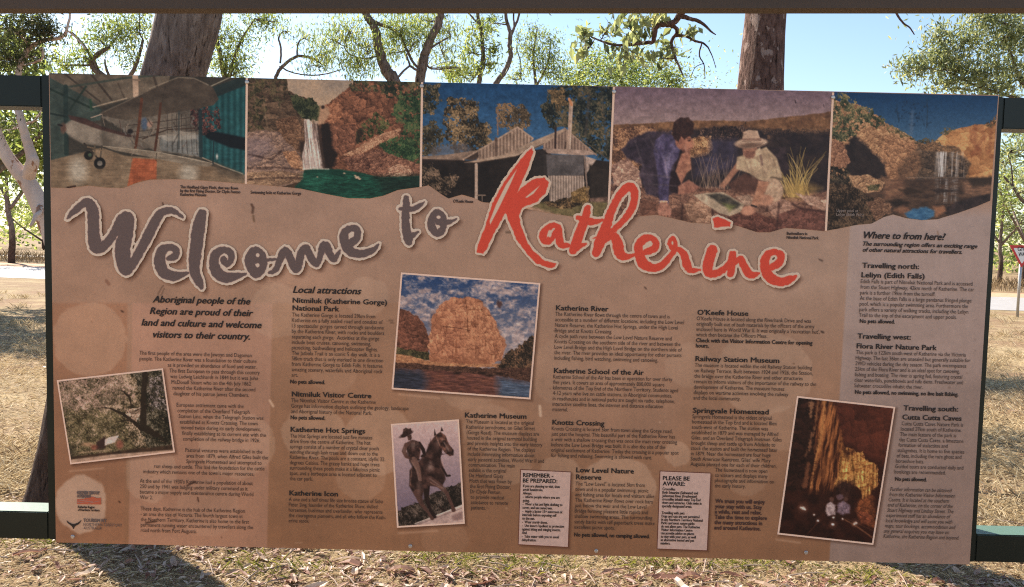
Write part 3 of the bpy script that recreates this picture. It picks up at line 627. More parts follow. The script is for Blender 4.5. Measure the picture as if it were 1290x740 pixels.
# ------------------------------------------------------------------ give way sign on the right
dS = 19.6; xS = float(at(1286, 330, dS)[0])
M_GALV = mat_plain('galvanised_steel', (0.42, 0.42, 0.43), 0.45, 0.7, .1, 20)
M_RED = mat_plain('sign_red', (0.55, 0.02, 0.025), 0.4, 0, .05)
M_WHITE = mat_plain('sign_white', (0.78, 0.78, 0.78), 0.4, 0, .03)
M_BLACK = mat_plain('sign_black', (0.015, 0.015, 0.015), 0.5, 0, .1)
gw = empty('give_way_sign', 'red and white triangular GIVE WAY sign on a thin grey post', 'road sign', (xS, dS, 0))
zt = float(at(1286, 309, dS)[2]); za = float(at(1286, 336, dS)[2])-.03
mb = MB(); mb.tube([(xS, dS, -.05), (xS, dS, zt-.05)], .032, 12); adopt(mb.build('post', M_GALV, None, True), gw)
def tri(s, y0, y1, name, mat, rr=.05):
    cz = (zt+za)/2+.04; H = (zt-za)*s; W = H*.578*1.03
    P = []
    for (x, z) in ((-W, H*.42), (W, H*.42), (0, -H*.58)):
        P.append((x, z))
    P = np.array(P); out = []
    for i in range(3):
        a = P[i-1]; b_ = P[i]; c = P[(i+1) % 3]
        u = (a-b_)/np.linalg.norm(a-b_); v = (c-b_)/np.linalg.norm(c-b_)
        for t in np.linspace(0, 1, 5): out.append(b_+u*rr*s*(1-t)**2+v*rr*s*t**2)
    out = np.array(out); m = len(out)
    V = [(xS+p[0], y0, cz+p[1]) for p in out]+[(xS+p[0], y1, cz+p[1]) for p in out]
    Fc = [tuple(range(m)), tuple(range(2*m-1, m-1, -1))]+[(i, m+i, m+(i+1) % m, (i+1) % m) for i in range(m)]
    q = MB(); q.add(V, Fc); return adopt(q.build(name, mat), gw)
tri(1.0, dS-.040, dS-.034, 'sign_plate', M_RED); tri(.70, dS-.0445, dS-.041, 'white_panel', M_WHITE)
mb = MB(); mb.box(xS-.05, xS+.05, dS-.036, dS+.036, zt-.20, zt-.16); adopt(mb.build('clamp', M_GALV), gw)
# ================================================================== the information board
YP = 2.06                                   # front face of the printed panel
PX0, PX1 = 0.0105-1.2004, 0.0105+1.2004
PZ0, PZ1 = 1.6-0.2146-0.6071, 1.6-0.2146+0.6071
def wall(px, py, y=YP):
    r = ray(px, py); return EYE + r*(y/r[..., 1])[..., None]
def uv(px, py):
    p = wall(np.array([px]), np.array([py]))[0]; return p[0], p[2]
M_FRAME = None
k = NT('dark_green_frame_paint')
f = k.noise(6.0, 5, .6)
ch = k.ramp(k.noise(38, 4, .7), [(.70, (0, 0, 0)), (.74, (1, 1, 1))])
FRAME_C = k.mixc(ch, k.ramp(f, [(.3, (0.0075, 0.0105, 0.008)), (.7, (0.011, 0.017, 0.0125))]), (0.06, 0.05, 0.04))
# sunlight put into the colour: upward faces are a paler green
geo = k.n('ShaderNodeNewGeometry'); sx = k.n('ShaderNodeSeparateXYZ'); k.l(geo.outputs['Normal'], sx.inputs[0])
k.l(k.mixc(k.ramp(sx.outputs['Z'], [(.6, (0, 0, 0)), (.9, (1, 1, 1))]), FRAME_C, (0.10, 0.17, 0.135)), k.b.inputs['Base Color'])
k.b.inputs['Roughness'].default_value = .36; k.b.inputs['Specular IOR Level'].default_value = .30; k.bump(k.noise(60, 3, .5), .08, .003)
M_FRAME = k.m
M_EDGE = mat_plain('panel_edge', (0.10, 0.06, 0.045), .6)
M_SCREW = mat_plain('screw_head', (0.55, 0.47, 0.42), .35, .6)
board = empty('information_board', 'large printed welcome board with photographs in a dark green steel frame', 'information board', (0.0105, 2.11, 0))
panel_mb = MB(); panel_mb.box(PX0, PX1, YP+.0005, YP+.006, PZ0, PZ1)
panel = adopt(panel_mb.build('panel', M_EDGE), board)
# posts: two by the panel, two more beyond the frame edges
yA, yB = YP+.008, YP+.083
top0, top1 = PZ1-.082, PZ1-.004
bot0, bot1 = PZ0+.004, PZ0+.078
postx = [(PX0-.024, PX0+.05), (PX1-.045, PX1+.018), (PX0-1.42, PX0-1.345), (PX1+1.345, PX1+1.42)]
for i, (a, c) in enumerate(postx):
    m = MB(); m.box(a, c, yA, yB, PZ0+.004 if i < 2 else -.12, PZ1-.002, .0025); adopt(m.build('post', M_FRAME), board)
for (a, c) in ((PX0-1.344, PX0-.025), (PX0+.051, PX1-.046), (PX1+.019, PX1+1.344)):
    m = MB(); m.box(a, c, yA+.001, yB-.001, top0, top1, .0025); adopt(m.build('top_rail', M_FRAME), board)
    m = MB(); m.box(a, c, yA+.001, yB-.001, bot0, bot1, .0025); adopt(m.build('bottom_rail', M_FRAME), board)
def on_board(name, V, F, mat, col=None, tint=None):
    o = mesh_np(name, V, F, mat, None, col=col)
    o.parent = panel
    o.data.transform(Matrix.Translation(-Vector(board.location)))
    return o
for (px, py) in ((92, 676), (517, 688), (751, 694), (1015, 696), (311.5, 104), (531.5, 109), (773.5, 116), (1049, 123)):
    x, z = uv(px, py); m = MB()
    a = np.linspace(0, 2*math.pi, 14, endpoint=False); r = .0052
    m.tube([(x, YP+.0002, z), (x, YP-.0030, z), (x, YP-.0044, z)], [r, r, r*.6], 14)
    o = m.build('screw', M_SCREW); o.parent = panel; o.data.transform(Matrix.Translation(-Vector(board.location)))

# ------------------------------------------------------------------ shelter eave above and just behind the board
k = NT('brown_painted_timber')
f = k.noise(3.0, 6, .6, stretch=(.15, 3, 3))
k.l(k.ramp(f, [(.3, (0.078, 0.053, 0.040)), (.7, (0.100, 0.067, 0.051))]), k.b.inputs['Base Color']); k.b.inputs['Roughness'].default_value = .7
k.bump(f, .15, .004)
M_TIMBER = k.m
pL = at(-40, 17.6, 2.72); pR = at(1330, 17.6, 2.47)
# the underside of the beam is level: solve the two depths so that both ends sit at the same height
zb = 2.34
def depth_at_height(px, py, z):
    r = ray(px, py); return r[..., 1]*((z-EYE[2])/r[..., 2])
shelter = empty('shelter', 'brown timber eave of the shelter running above the board', 'shelter', (0, 2.6, 0))
dL = float(depth_at_height(np.array(0.0), np.array(17.4), zb)); dR = float(depth_at_height(np.array(1290.0), np.array(17.4), zb))
xL = float(at(0, 17.4, dL)[0]); xR = float(at(1290, 17.4, dR)[0])
u = np.array([xR-xL, dR-dL]); u /= np.linalg.norm(u); nn = np.array([-u[1], u[0]])
if nn[1] > 0: nn = -nn                      # towards the viewer
c0 = np.array([xL, dL])-u*1.3; c1 = np.array([xR, dR])+u*1.3
def skew_box(name, a, b_, o0, o1, z0, z1, mat, zadd=0.0):
    V = []
    for p in (a, b_):
        for (o, za_) in ((o0, 0), (o1, zadd)):
            q = p+nn*o; V += [(q[0], q[1], z0+za_), (q[0], q[1], z1+za_)]
    m = MB(); m.add(V, [(0, 2, 3, 1), (4, 5, 7, 6), (0, 1, 5, 4), (2, 6, 7, 3), (1, 3, 7, 5), (0, 4, 6, 2)])
    return adopt(m.build(name, mat), shelter)
skew_box('eave_beam', c0, c1, 0.0, .06, zb, zb+.24, M_TIMBER)
M_SHEET = mat_plain('roof_sheet', (0.32, 0.30, 0.28), .5, .4)
skew_box('roof', c0-u*.1, c1+u*.1, -.42, .30, zb+.243, zb+.262, M_SHEET)
for e in (c0+u*.04, c1-u*.14):
    skew_box('post', e, e+u*.1, .061, .161, -.1, zb+.24, M_TIMBER)
# ================================================================== printing the panel: ink colours worked out point by point
INK_K = np.array([0.515, 0.555, 0.635])        # light the shaded panel receives: ink = seen colour / this
def sd_poly(x, y, P):
    P = np.asarray(P, float); d = np.full(x.shape, 1e9); ins = np.zeros(x.shape, bool)
    n = len(P)
    for i in range(n):
        ax, ay = P[i-1]; bx, by = P[i]
        ex, ey = bx-ax, by-ay; wx, wy = x-ax, y-ay
        t = np.clip((wx*ex+wy*ey)/(ex*ex+ey*ey+1e-9), 0, 1)
        d = np.minimum(d, (wx-ex*t)**2+(wy-ey*t)**2)
        c = (ay > y) != (by > y)
        if ey != 0: ins ^= c & (x < ex*(y-ay)/ey+ax)
    d = np.sqrt(d); return np.where(ins, -d, d)
def sd_stroke(x, y, P):
    """P: (x,y,r) points; distance to the swept brush"""
    P = np.asarray(P, float); d = np.full(x.shape, 1e9)
    for i in range(len(P)-1):
        ax, ay, ar = P[i]; bx, by, br = P[i+1]
        ex, ey = bx-ax, by-ay
        t = np.clip(((x-ax)*ex+(y-ay)*ey)/(ex*ex+ey*ey+1e-9), 0, 1)
        d = np.minimum(d, np.hypot(x-ax-ex*t, y-ay-ey*t)-(ar+(br-ar)*t))
    return d
def worley(x, y, seed=0):
    xi = np.floor(x).astype(int); yi = np.floor(y).astype(int)
    f1 = np.full(x.shape, 9.); f2 = np.full(x.shape, 9.); hs = np.zeros(x.shape); DX = np.zeros(x.shape); DY = np.zeros(x.shape)
    for i in (-1, 0, 1):
        for j in (-1, 0, 1):
            cx = xi+i; cy = yi+j
            a = _RT[(cx+seed*13) & 255, (cy+seed*7) & 255]; b = _RT[(cy+seed*29+91) & 255, (cx+seed*3+57) & 255]
            dx = cx+a-x; dy = cy+b-y; d = np.hypot(dx, dy)
            n_ = d < f1
            f2 = np.where(n_, f1, np.minimum(f2, d)); hs = np.where(n_, _RT[(cx*3+seed) & 255, (cy*5+17) & 255], hs); DX = np.where(n_, dx, DX); DY = np.where(n_, dy, DY)
            f1 = np.where(n_, d, f1)
    return f1, f2, hs, DX, DY
class Print:
    """a canvas in board-picture coordinates; Z maps drawing coordinates to them"""
    def __init__(s, X, Y, z=(0, 0, 1.0)):
        s.X = X; s.Y = Y; s.z = z
        s.x = (X-z[0])*z[2]; s.y = (Y-z[1])*z[2]
        s.C = np.zeros(X.shape+(3,)); s.sc = z[2]
    def fill(s, c): s.C[:] = np.array(c)/255.
    def vgrad(s, c0, c1, y0, y1, x0=None):
        t = np.clip((s.y-y0)/(y1-y0), 0, 1)[..., None]; s.C = np.array(c0)/255.*(1-t)+np.array(c1)/255.*t
    def _box(s, x0, x1, y0, y1):
        return np.nonzero((s.x >= x0) & (s.x <= x1) & (s.y >= y0) & (s.y <= y1))
    def _mix(s, I, m, c, var, vs, seed, c2=None, ang=None, streak=1.0):
        if len(I[0]) == 0: return
        x = s.x[I]; y = s.y[I]
        col = np.broadcast_to(np.array(c, float)/255., m.shape+(3,)).copy()
        if c2 is not None or var:
            xx, yy = x, y
            if ang is not None:
                ca, sa = math.cos(math.radians(ang)), math.sin(math.radians(ang)); xx = x*ca+y*sa; yy = (-x*sa+y*ca)*streak
            f = fbm(xx/vs, yy/vs, seed)
            f = np.clip((f-.5)*2.2+.5, 0, 1)
            if c2 is not None: col = col*(1-f[..., None])+np.array(c2)/255.*f[..., None]
            if var: col = col*(1+var*(fbm(xx/vs*2.3, yy/vs*2.3, seed+40)-.5)*2)[..., None]
        m = m[..., None]
        s.C[I] = s.C[I]*(1-m)+np.clip(col, 0, 1)*m
    def poly(s, P, c, c2=None, soft=1.5, a=1.0, var=.0, vs=20., wob=0., ws=18., seed=1, ang=None, streak=1.0):
        P = np.asarray(P, float); pad = soft*3+wob*2+2
        I = s._box(P[:, 0].min()-pad, P[:, 0].max()+pad, P[:, 1].min()-pad, P[:, 1].max()+pad)
        if len(I[0]) == 0: return
        x = s.x[I]; y = s.y[I]
        d = sd_poly(x, y, P)
        if wob: d = d+(fbm(x/ws, y/ws, seed+7, 4)-.5)*2*wob
        s._mix(I, a*np.clip(.5-d/(2*soft), 0, 1), c, var, vs, seed, c2, ang, streak)
    def ell(s, cx, cy, rx, ry, c, c2=None, soft=1.5, a=1.0, var=0., vs=20., wob=0., ws=18., seed=1, rot=0.):
        pad = soft*3+wob*2; R = max(rx, ry)+pad
        I = s._box(cx-R, cx+R, cy-R, cy+R)
        if len(I[0]) == 0: return
        x = s.x[I]-cx; y = s.y[I]-cy
        if rot:
            ca, sa = math.cos(math.radians(rot)), math.sin(math.radians(rot)); x, y = x*ca+y*sa, -x*sa+y*ca
        q = np.sqrt((x/rx)**2+(y/ry)**2); d = (q-1)*min(rx, ry)
        if wob: d = d+(fbm(s.x[I]/ws, s.y[I]/ws, seed+7)-.5)*2*wob
        s._mix(I, a*np.clip(.5-d/(2*soft), 0, 1), c, var, vs, seed, c2)
    def line(s, P, w, c, a=1.0, soft=1.2, wob=0., seed=1, ws=10.):
        P = np.asarray(P, float)
        if P.shape[1] == 2:
            w_ = np.broadcast_to(np.asarray(w, float)/2, (len(P),)) if np.ndim(w) else np.full(len(P), w/2)
            P = np.c_[P, w_]
        pad = P[:, 2].max()+soft*3+wob*2
        I = s._box(P[:, 0].min()-pad, P[:, 0].max()+pad, P[:, 1].min()-pad, P[:, 1].max()+pad)
        if len(I[0]) == 0: return
        d = sd_stroke(s.x[I], s.y[I], P)
        if wob: d = d+(fbm(s.x[I]/ws, s.y[I]/ws, seed)-.5)*2*wob
        s._mix(I, a*np.clip(.5-d/(2*soft), 0, 1), c, 0, 1, 0)
    def speck(s, P, cols, n, r, seed, a=.8, squash=.7, soft=1.5, ang=0.):
        """dabs of paint inside a polygon: leaves, pebbles, rock facets"""
        rs = np.random.RandomState(seed); P = np.asarray(P, float)
        x0, y0 = P.min(0); x1, y1 = P.max(0); k_ = 0
        while k_ < n:
            m = (n-k_)*2+8
            q = np.stack([rs.uniform(x0, x1, m), rs.uniform(y0, y1, m)], -1)
            q = q[sd_poly(q[:, 0], q[:, 1], P) < 0][:n-k_]
            if len(q) == 0: break
            for (cx, cy) in q:
                c = cols[rs.randint(len(cols))]; rr = r*(.5+rs.rand())
                s.ell(cx, cy, rr, rr*squash, c, soft=soft, a=a, rot=ang+rs.randn()*35)
            k_ += len(q)
    def ribs(s, P, c, c2, pitch, ang=0., a=1.0, soft=1.5):
        P = np.asarray(P, float)
        I = s._box(P[:, 0].min()-4, P[:, 0].max()+4, P[:, 1].min()-4, P[:, 1].max()+4)
        x = s.x[I]; y = s.y[I]; d = sd_poly(x, y, P); m = (a*np.clip(.5-d/(2*soft), 0, 1))[..., None]
        ca, sa = math.cos(math.radians(ang)), math.sin(math.radians(ang))
        t = (.5+.5*np.sin((x*ca+y*sa)/pitch*2*math.pi))[..., None]*(.6+.4*fbm(x/30, y/30, 3)[..., None])
        s.C[I] = s.C[I]*(1-m)+(np.array(c)/255.*(1-t)+np.array(c2)/255.*t)*m
    def rock(s, P, lo, hi, size=24., crack=.10, ang=0., streak=1., soft=2., wob=6., ws=20., seed=1, a=1., light=(-.6, -.8), rough=.5):
        """broken rock: facets with cracks between them"""
        P = np.asarray(P, float); pad = soft*3+wob*2+2
        I = s._box(P[:, 0].min()-pad, P[:, 0].max()+pad, P[:, 1].min()-pad, P[:, 1].max()+pad)
        if len(I[0]) == 0: return
        x = s.x[I]; y = s.y[I]
        d = sd_poly(x, y, P)+(fbm(x/ws, y/ws, seed+7, 4)-.5)*2*wob
        m = (a*np.clip(.5-d/(2*soft), 0, 1))[..., None]
        ca, sa = math.cos(math.radians(ang)), math.sin(math.radians(ang))
        wx = x+(fbm(x/size, y/size, seed+11)-.5)*size*.9; wy = y+(fbm(x/size, y/size, seed+13)-.5)*size*.9
        xx = (wx*ca+wy*sa)/size; yy = (-wx*sa+wy*ca)/size*streak
        v = 0
        for o_, (k_, w_) in enumerate(((1., .6), (2.3, .4))):
            f1, f2, hsh, dx, dy = worley(xx*k_, yy*k_, seed+o_)
            ed = np.clip((f2-f1)/crack, 0, 1)
            v = v+w_*((hsh*.55+.45*np.clip(.5-(dx*light[0]+dy*light[1])*.9, 0, 1))*(.35+.65*ed))
        v = np.clip(v*1.25+rough*(fbm(x/5., y/5., seed+3, 2)-.5)+.5*(fbm(x/size/3, y/size/3, seed+5)-.5), 0, 1)[..., None]
        col = np.array(lo)/255.*(1-v)+np.array(hi)/255.*v
        s.C[I] = s.C[I]*(1-m)+col*m
    def foliage(s, P, lo, mid, hi, size=12., wob=16., ws=22., hole=.0, seed=1, a=1., soft=2.):
        P = np.asarray(P, float); pad = soft*3+wob*2+2
        I = s._box(P[:, 0].min()-pad, P[:, 0].max()+pad, P[:, 1].min()-pad, P[:, 1].max()+pad)
        if len(I[0]) == 0: return
        x = s.x[I]; y = s.y[I]
        d = sd_poly(x, y, P)+(fbm(x/ws, y/ws, seed+7, 5)-.5)*2.4*wob
        m = np.clip(.5-d/(2*soft), 0, 1)
        if hole: m = m*np.clip((fbm(x/size, y/size, seed+21, 4)-hole)*7, 0, 1)
        cl_ = fbm(x/size/3, y/size/3, seed+1, 3); lf = fbm(x/size*2.6, y/size*2.2, seed+2, 3)
        v = np.clip((cl_-.5)*1.8+.5+(lf-.5)*1.7-.12*np.clip((y-P[:, 1].min())/(P[:, 1].max()-P[:, 1].min()+1e-6), 0, 1), 0, 1)[..., None]
        lo, mid, hi = (np.array(c)/255. for c in (lo, mid, hi))
        col = np.where(v < .5, lo*(1-v*2)+mid*v*2, mid*(2-v*2)+hi*(v*2-1))
        m = (a*m)[..., None]; s.C[I] = s.C[I]*(1-m)+col*m
    def faded(s, sat=.86, veil=.05, c=(120, 92, 82)):
        g = (s.C @ np.array([.3, .59, .11]))[..., None]
        s.C = (g+(s.C-g)*sat)*(1-veil)+np.array(c)/255.*veil
        if veil: s.C = np.clip((s.C-.34)*1.16+.31, .02, 1)
    def grain(s, amp, sc=2.0, seed=1, tint=(1, 1, 1)):
        f = (fbm(s.X*sc, s.Y*sc, seed, 2)-.5)*2*amp
        s.C = np.clip(s.C*(1+f[..., None]*np.array(tint)), 0, 1)
    def tone(s, mul=(1, 1, 1), add=(0, 0, 0)): s.C = np.clip(s.C*np.array(mul)+np.array(add)/255., 0, 1)
    def ink(s): return np.clip(lin(s.C)/INK_K, 0.002, 0.92)
M_PRINT = mat_print('printed_film')
def grid_faces(ny, nx):
    I = np.arange(nx*ny).reshape(ny, nx)
    return np.stack([I[:-1, :-1], I[1:, :-1], I[1:, 1:], I[:-1, 1:]], -1).reshape(-1, 4)
def lay(name, pr, off, label=None):
    ny, nx = pr.X.shape
    V = wall(pr.X, pr.Y)                    # print position on the panel face
    V[..., 1] -= off
    o = on_board(name, V.reshape(-1, 3), grid_faces(ny, nx), M_PRINT, col=pr.ink().reshape(-1, 3))
    if label: o['label'] = label
    return o
def quad_canvas(c, step, z):
    c = np.asarray(c, float)                # TL TR BR BL
    nx = int(np.hypot(*(c[1]-c[0]))/step)+2; ny = int(np.hypot(*(c[3]-c[0]))/step)+2
    u = np.linspace(0, 1, nx)[None, :, None]; v = np.linspace(0, 1, ny)[:, None, None]
    p = (c[0]*(1-u)+c[1]*u)*(1-v)+(c[3]*(1-u)+c[2]*u)*v
    return Print(p[..., 0], p[..., 1], z)
def inset(c, w):
    c = np.asarray(c, float); o = []
    for i in range(4):
        a = c[i-1]-c[i]; b = c[(i+1) % 4]-c[i]; o.append(c[i]+w*a/np.linalg.norm(a)+w*b/np.linalg.norm(b))
    return np.array(o)

WAVE = np.array([(58, 236.4), (62.8, 236.6), (88.4, 237.3), (110.7, 234), (133, 236.6), (155.3, 237.3), (171, 231), (188.8, 226.6), (222, 226), (255.7, 227.7), (300, 231), (330, 233.2), (349.6, 234.9), (378.5, 238), (412, 245), (438.7, 250), (465.5, 250.5), (483, 247), (501, 239.8), (529, 236), (540, 233.8), (547.5, 238.8), (557.5, 246), (565, 250.5), (582, 245.5), (597.5, 250), (607.5, 255), (640, 258), (665, 264), (700, 270), (740, 276), (775, 276), (808, 272.6), (827, 271), (846, 275), (870, 280.7), (892, 282), (916, 281), (932.6, 286), (954, 293), (970, 293), (989, 287.4), (1008, 288.8), (1038, 291.5), (1054.5, 288.7), (1078.8, 283.8), (1098, 282), (1113, 274), (1125, 270.5), (1142, 275.3), (1161.4, 277.8), (1181, 276.5), (1205, 269.3), (1229.5, 260.7), (1246.5, 253.5), (1262, 247)])
def wave_y(x):
    return np.interp(x, WAVE[:, 0], WAVE[:, 1])
TOPL = lambda x: 92.3+(x-60)*(121.2-92.3)/(1257-60)
def strip_canvas(tl, tr, bl, br, step, z):
    """upright photograph: slanting sides, straight top, wavy lower edge"""
    nx = int((tr-tl)/step)+2; ny = int(165/step)
    u = np.linspace(0, 1, nx)[None, :]; v = np.linspace(0, 1, ny)[:, None]
    xt = tl+(tr-tl)*u; xb = bl+(br-bl)*u
    X = xt+(xb-xt)*v
    yb = wave_y(xb)-.2
    Y = TOPL(xt)+(yb-TOPL(xt))*v
    return Print(X, Y, z)
# ------------------------------------------------------------------ background sheet
c = np.array([uv(58, 90), uv(1260, 90)])
X, Y = np.meshgrid(np.linspace(0, 1, 960), np.linspace(0, 1, 486))
# the sheet covers the panel exactly: corners in picture coordinates
_cn = np.array([(61.2, 92.4), (1257.5, 121.4), (1222.2, 711.4), (70.9, 682.6)])
def bg_canvas():
    # true panel rectangle -> picture coordinates by projecting the panel points
    gx = PX0+(PX1-PX0)*X; gz = PZ1+(PZ0-PZ1)*Y
    P = np.stack([gx, np.full_like(gx, YP), gz], -1)-EYE
    zz = P @ CF
    return Print(645+F_PX*(P @ CR)/zz, 370-F_PX*(P @ CU)/zz, (0, 0, 1.0))
bg = bg_canvas()
x, y = bg.X, bg.Y
def L3(c): return np.array(c, float)/255.
# sand tan, browner towards the bottom
t = np.clip((y-240)/(700-240), 0, 1)[..., None]
base = L3((146, 112, 93))*(1-t)+L3((128, 84, 56))*t
mid = np.exp(-((t-.35)/.3)**2)
base = base+L3((6, 5, 4))*mid
bg.C = base
def vx(x0, yy): return x0-(yy-300)*.02*(1+(x0-300)/900*1.6)      # vertical on the panel at column x0
# column bands
def band(xl, xr, y0, y1, c, a, soft=1.2):
    m = np.clip((x-vx(xl, y))/soft+.5, 0, 1)*np.clip((vx(xr, y)-x)/soft+.5, 0, 1)*np.clip((y-y0)/4, 0, 1)*np.clip((y1-y)/soft+.5, 0, 1)
    bg.C = bg.C*(1-(a*m)[..., None])+L3(c)*(a*m)[..., None]
band(40, 162, 380, 800, (140, 90, 62), .55, 3)
band(168, 345, 380, 800, (166, 118, 96), .55, 2)
band(345, 520, 380, 800, (138, 92, 62), .35, 3)
band(690, 862, 330, 560, (150, 110, 88), .35, 30)
# right column: paler pinkish strip
m = np.clip((x-(1070-(y-300)*.062))/1.5+.5, 0, 1)*np.clip((y-255)/20, 0, 1)
tt = np.clip((y-270)/430, 0, 1)[..., None]
bg.C = bg.C*(1-m[..., None])+(L3((152, 128, 119))*(1-tt)+L3((134, 104, 90))*tt)*m[..., None]
m = np.exp(-((x-1040)/150)**2-((y-330)/80)**2)*.35*(x < 1075-(y-300)*.062)
bg.C = bg.C*(1-m[..., None])+L3((150, 126, 112))*m[..., None]
# dot painting circles, translucent
for (cx, cy, rx, ry, a) in ((113, 427, 47, 46, .34), (102, 635, 32, 37, .62), (190, 595, 32, 38, .3), (298, 560, 48, 42, .3), (350, 392, 36, 34, .26), (462, 374, 27, 25, .26), (395, 545, 40, 34, .34),
                           (478, 556, 46, 42, .34), (455, 600, 32, 30, .2), (590, 480, 40, 36, .2), (620, 540, 36, 30, .22), (637, 585, 32, 28, .25), (705, 600, 28, 26, .32), (778, 614, 48, 38, .42), (853, 572, 17, 16, .36), (868, 460, 30, 28, .2),
                           (962, 470, 62, 52, .3), (920, 560, 40, 30, .16), (940, 600, 28, 24, .2), (990, 540, 34, 28, .22), (700, 470, 30, 40, .16), (760, 440, 60, 50, .10), (540, 560, 40, 28, .16), (420, 470, 30, 26, .14), (262, 640, 40, 36, .14), (560, 680, 30, 22, .1)):
    bg.ell(cx, cy, rx, ry, (184, 148, 122), soft=1.3, a=a*.95, wob=3.5, ws=14, seed=int(cx))
bg.ell(102, 635, 31, 36, (186, 150, 128), soft=1.3, a=.25, wob=2, ws=14, seed=102)
bg.faded(.93, .0); bg.tone((1.0, 1.01, 1.03), (2, 2, 3)); bg.grain(.035, .45, 5); bg.grain(.03, .07, 6); bg.grain(.05, .012, 8)
st = fbm(x/2.6, y/160., 31, 3); bg.C = np.clip(bg.C*(1+((st-.5)*.03)[..., None]), 0, 1)
bl = fbm(x/70., y/45., 33, 4); bg.C = np.clip(bg.C*(1+((bl-.5)*.16)[..., None]*np.array((1, .98, .95))), 0, 1)
du = np.clip((y-(672+.024*(x-60)))/34, 0, 1)*fbm(x/14., y/9., 35, 4); bg.C = bg.C*(1-(du*.30)[..., None])+L3((176, 140, 112))*(du*.30)[..., None]
fd = np.exp(-((x-760)/420)**2-((y-330)/120)**2)*.16; bg.C = bg.C*(1-fd[..., None])+L3((168, 140, 124))*fd[..., None]
# scratches, bird droppings and scuffs on the print
for P, w, cc, a in (([(317, 258), (319, 262), (318, 268)], 3.2, (70, 48, 38), .8), ([(319, 272), (320, 279)], 2.6, (85, 62, 45), .7), ([(199, 371), (204, 362), (206, 360)], 1.2, (70, 50, 40), .8), ([(203, 372), (207, 364)], 1.2, (70, 50, 40), .7),
                    ([(236, 612), (246, 607)], 1.8, (45, 22, 16), .95), ([(249, 627), (250, 632)], 1.5, (45, 22, 16), .9), ([(184, 659), (196, 657)], 2.4, (50, 28, 20), .8), ([(340, 505), (344, 512)], 3, (200, 165, 140), .7), ([(680, 512), (681, 524)], 3.5, (200, 168, 145), .7),
                    ([(205, 256), (206, 260)], 2, (50, 30, 25), .8), ([(150, 632), (151, 633)], 2, (45, 25, 18), .8), ([(638, 293), (642, 293)], 3, (70, 55, 45), .6), ([(1035, 418), (1037, 419)], 2.5, (40, 25, 20), .8), ([(812, 362), (814, 364)], 1.6, (60, 40, 32), .8), ([(1032, 327), (1036, 329)], 1.8, (60, 45, 40), .8),
                    ([(134, 354), (137, 358)], 4, (120, 82, 66), .8), ([(153, 392), (155, 393)], 2, (60, 35, 25), .9), ([(1181, 292), (1182, 296)], 1.6, (120, 90, 70), .8), ([(490, 404), (495, 404)], 1.5, (70, 50, 40), .7), ([(492, 407), (496, 407)], 1.3, (70, 50, 40), .7), ([(372, 684), (380, 684)], 1.5, (170, 130, 105), .4)):
    bg.line(P, w, cc, a, soft=.8)
rs = np.random.RandomState(77)
for i in range(120):
    px = rs.uniform(80, 1230); py = rs.uniform(300, 700)
    bg.ell(px, py, .5+rs.rand()*.8, .5+rs.rand()*.6, (70, 45, 34) if rs.rand() < .7 else (190, 155, 130), soft=.8, a=.6*rs.rand())
def drop_shadow(fn, x0, x1, y0, y1, off, blur, a):
    I = bg._box(x0-10, x1+16, y0-10, y1+16)
    d = fn(bg.x[I]-off[0], bg.y[I]-off[1])
    m = a*np.clip(.5-d/(2*blur), 0, 1)[..., None]
    bg.C[I] = bg.C[I]*(1-m)+L3((62, 36, 26))*m

Q_TREE = np.array([(71.6, 479.2), (205.4, 464.1), (220.5, 570), (88.7, 585.2)])
Q_ROCK = np.array([(505.1, 343.3), (680.8, 356.8), (668.3, 503.4), (493.3, 490.6)])
Q_CAVE = np.array([(1003.8, 498.9), (1127.8, 512.7), (1100.1, 686.6), (979.1, 673.3)])
Q_HORSE = np.array([(492.3, 534.2), (578.2, 528.4), (585.6, 660), (500.1, 665)])
Q_PREP = np.array([(656.4, 592.2), (718.8, 595.2), (715.2, 689), (653.4, 685.6)])
Q_AWARE = np.array([(831.9, 594.0), (894.9, 596.6), (890.2, 693.2), (828.2, 691.0)])
for q in (Q_TREE, Q_ROCK, Q_CAVE, Q_HORSE, Q_PREP, Q_AWARE):
    drop_shadow(lambda a, b, q=q: sd_poly(a, b, q), q[:, 0].min(), q[:, 0].max(), q[:, 1].min(), q[:, 1].max(), (2.2, 2.0), 2.6, .75)
for (a, b) in (((88, 594), (130, 590)), ((503, 497), (553, 502)), ((502, 672), (551, 669)), ((978, 680), (1008, 684))):
    bg.line([a, b], 2.4, (190, 150, 125), .35, soft=1.0)

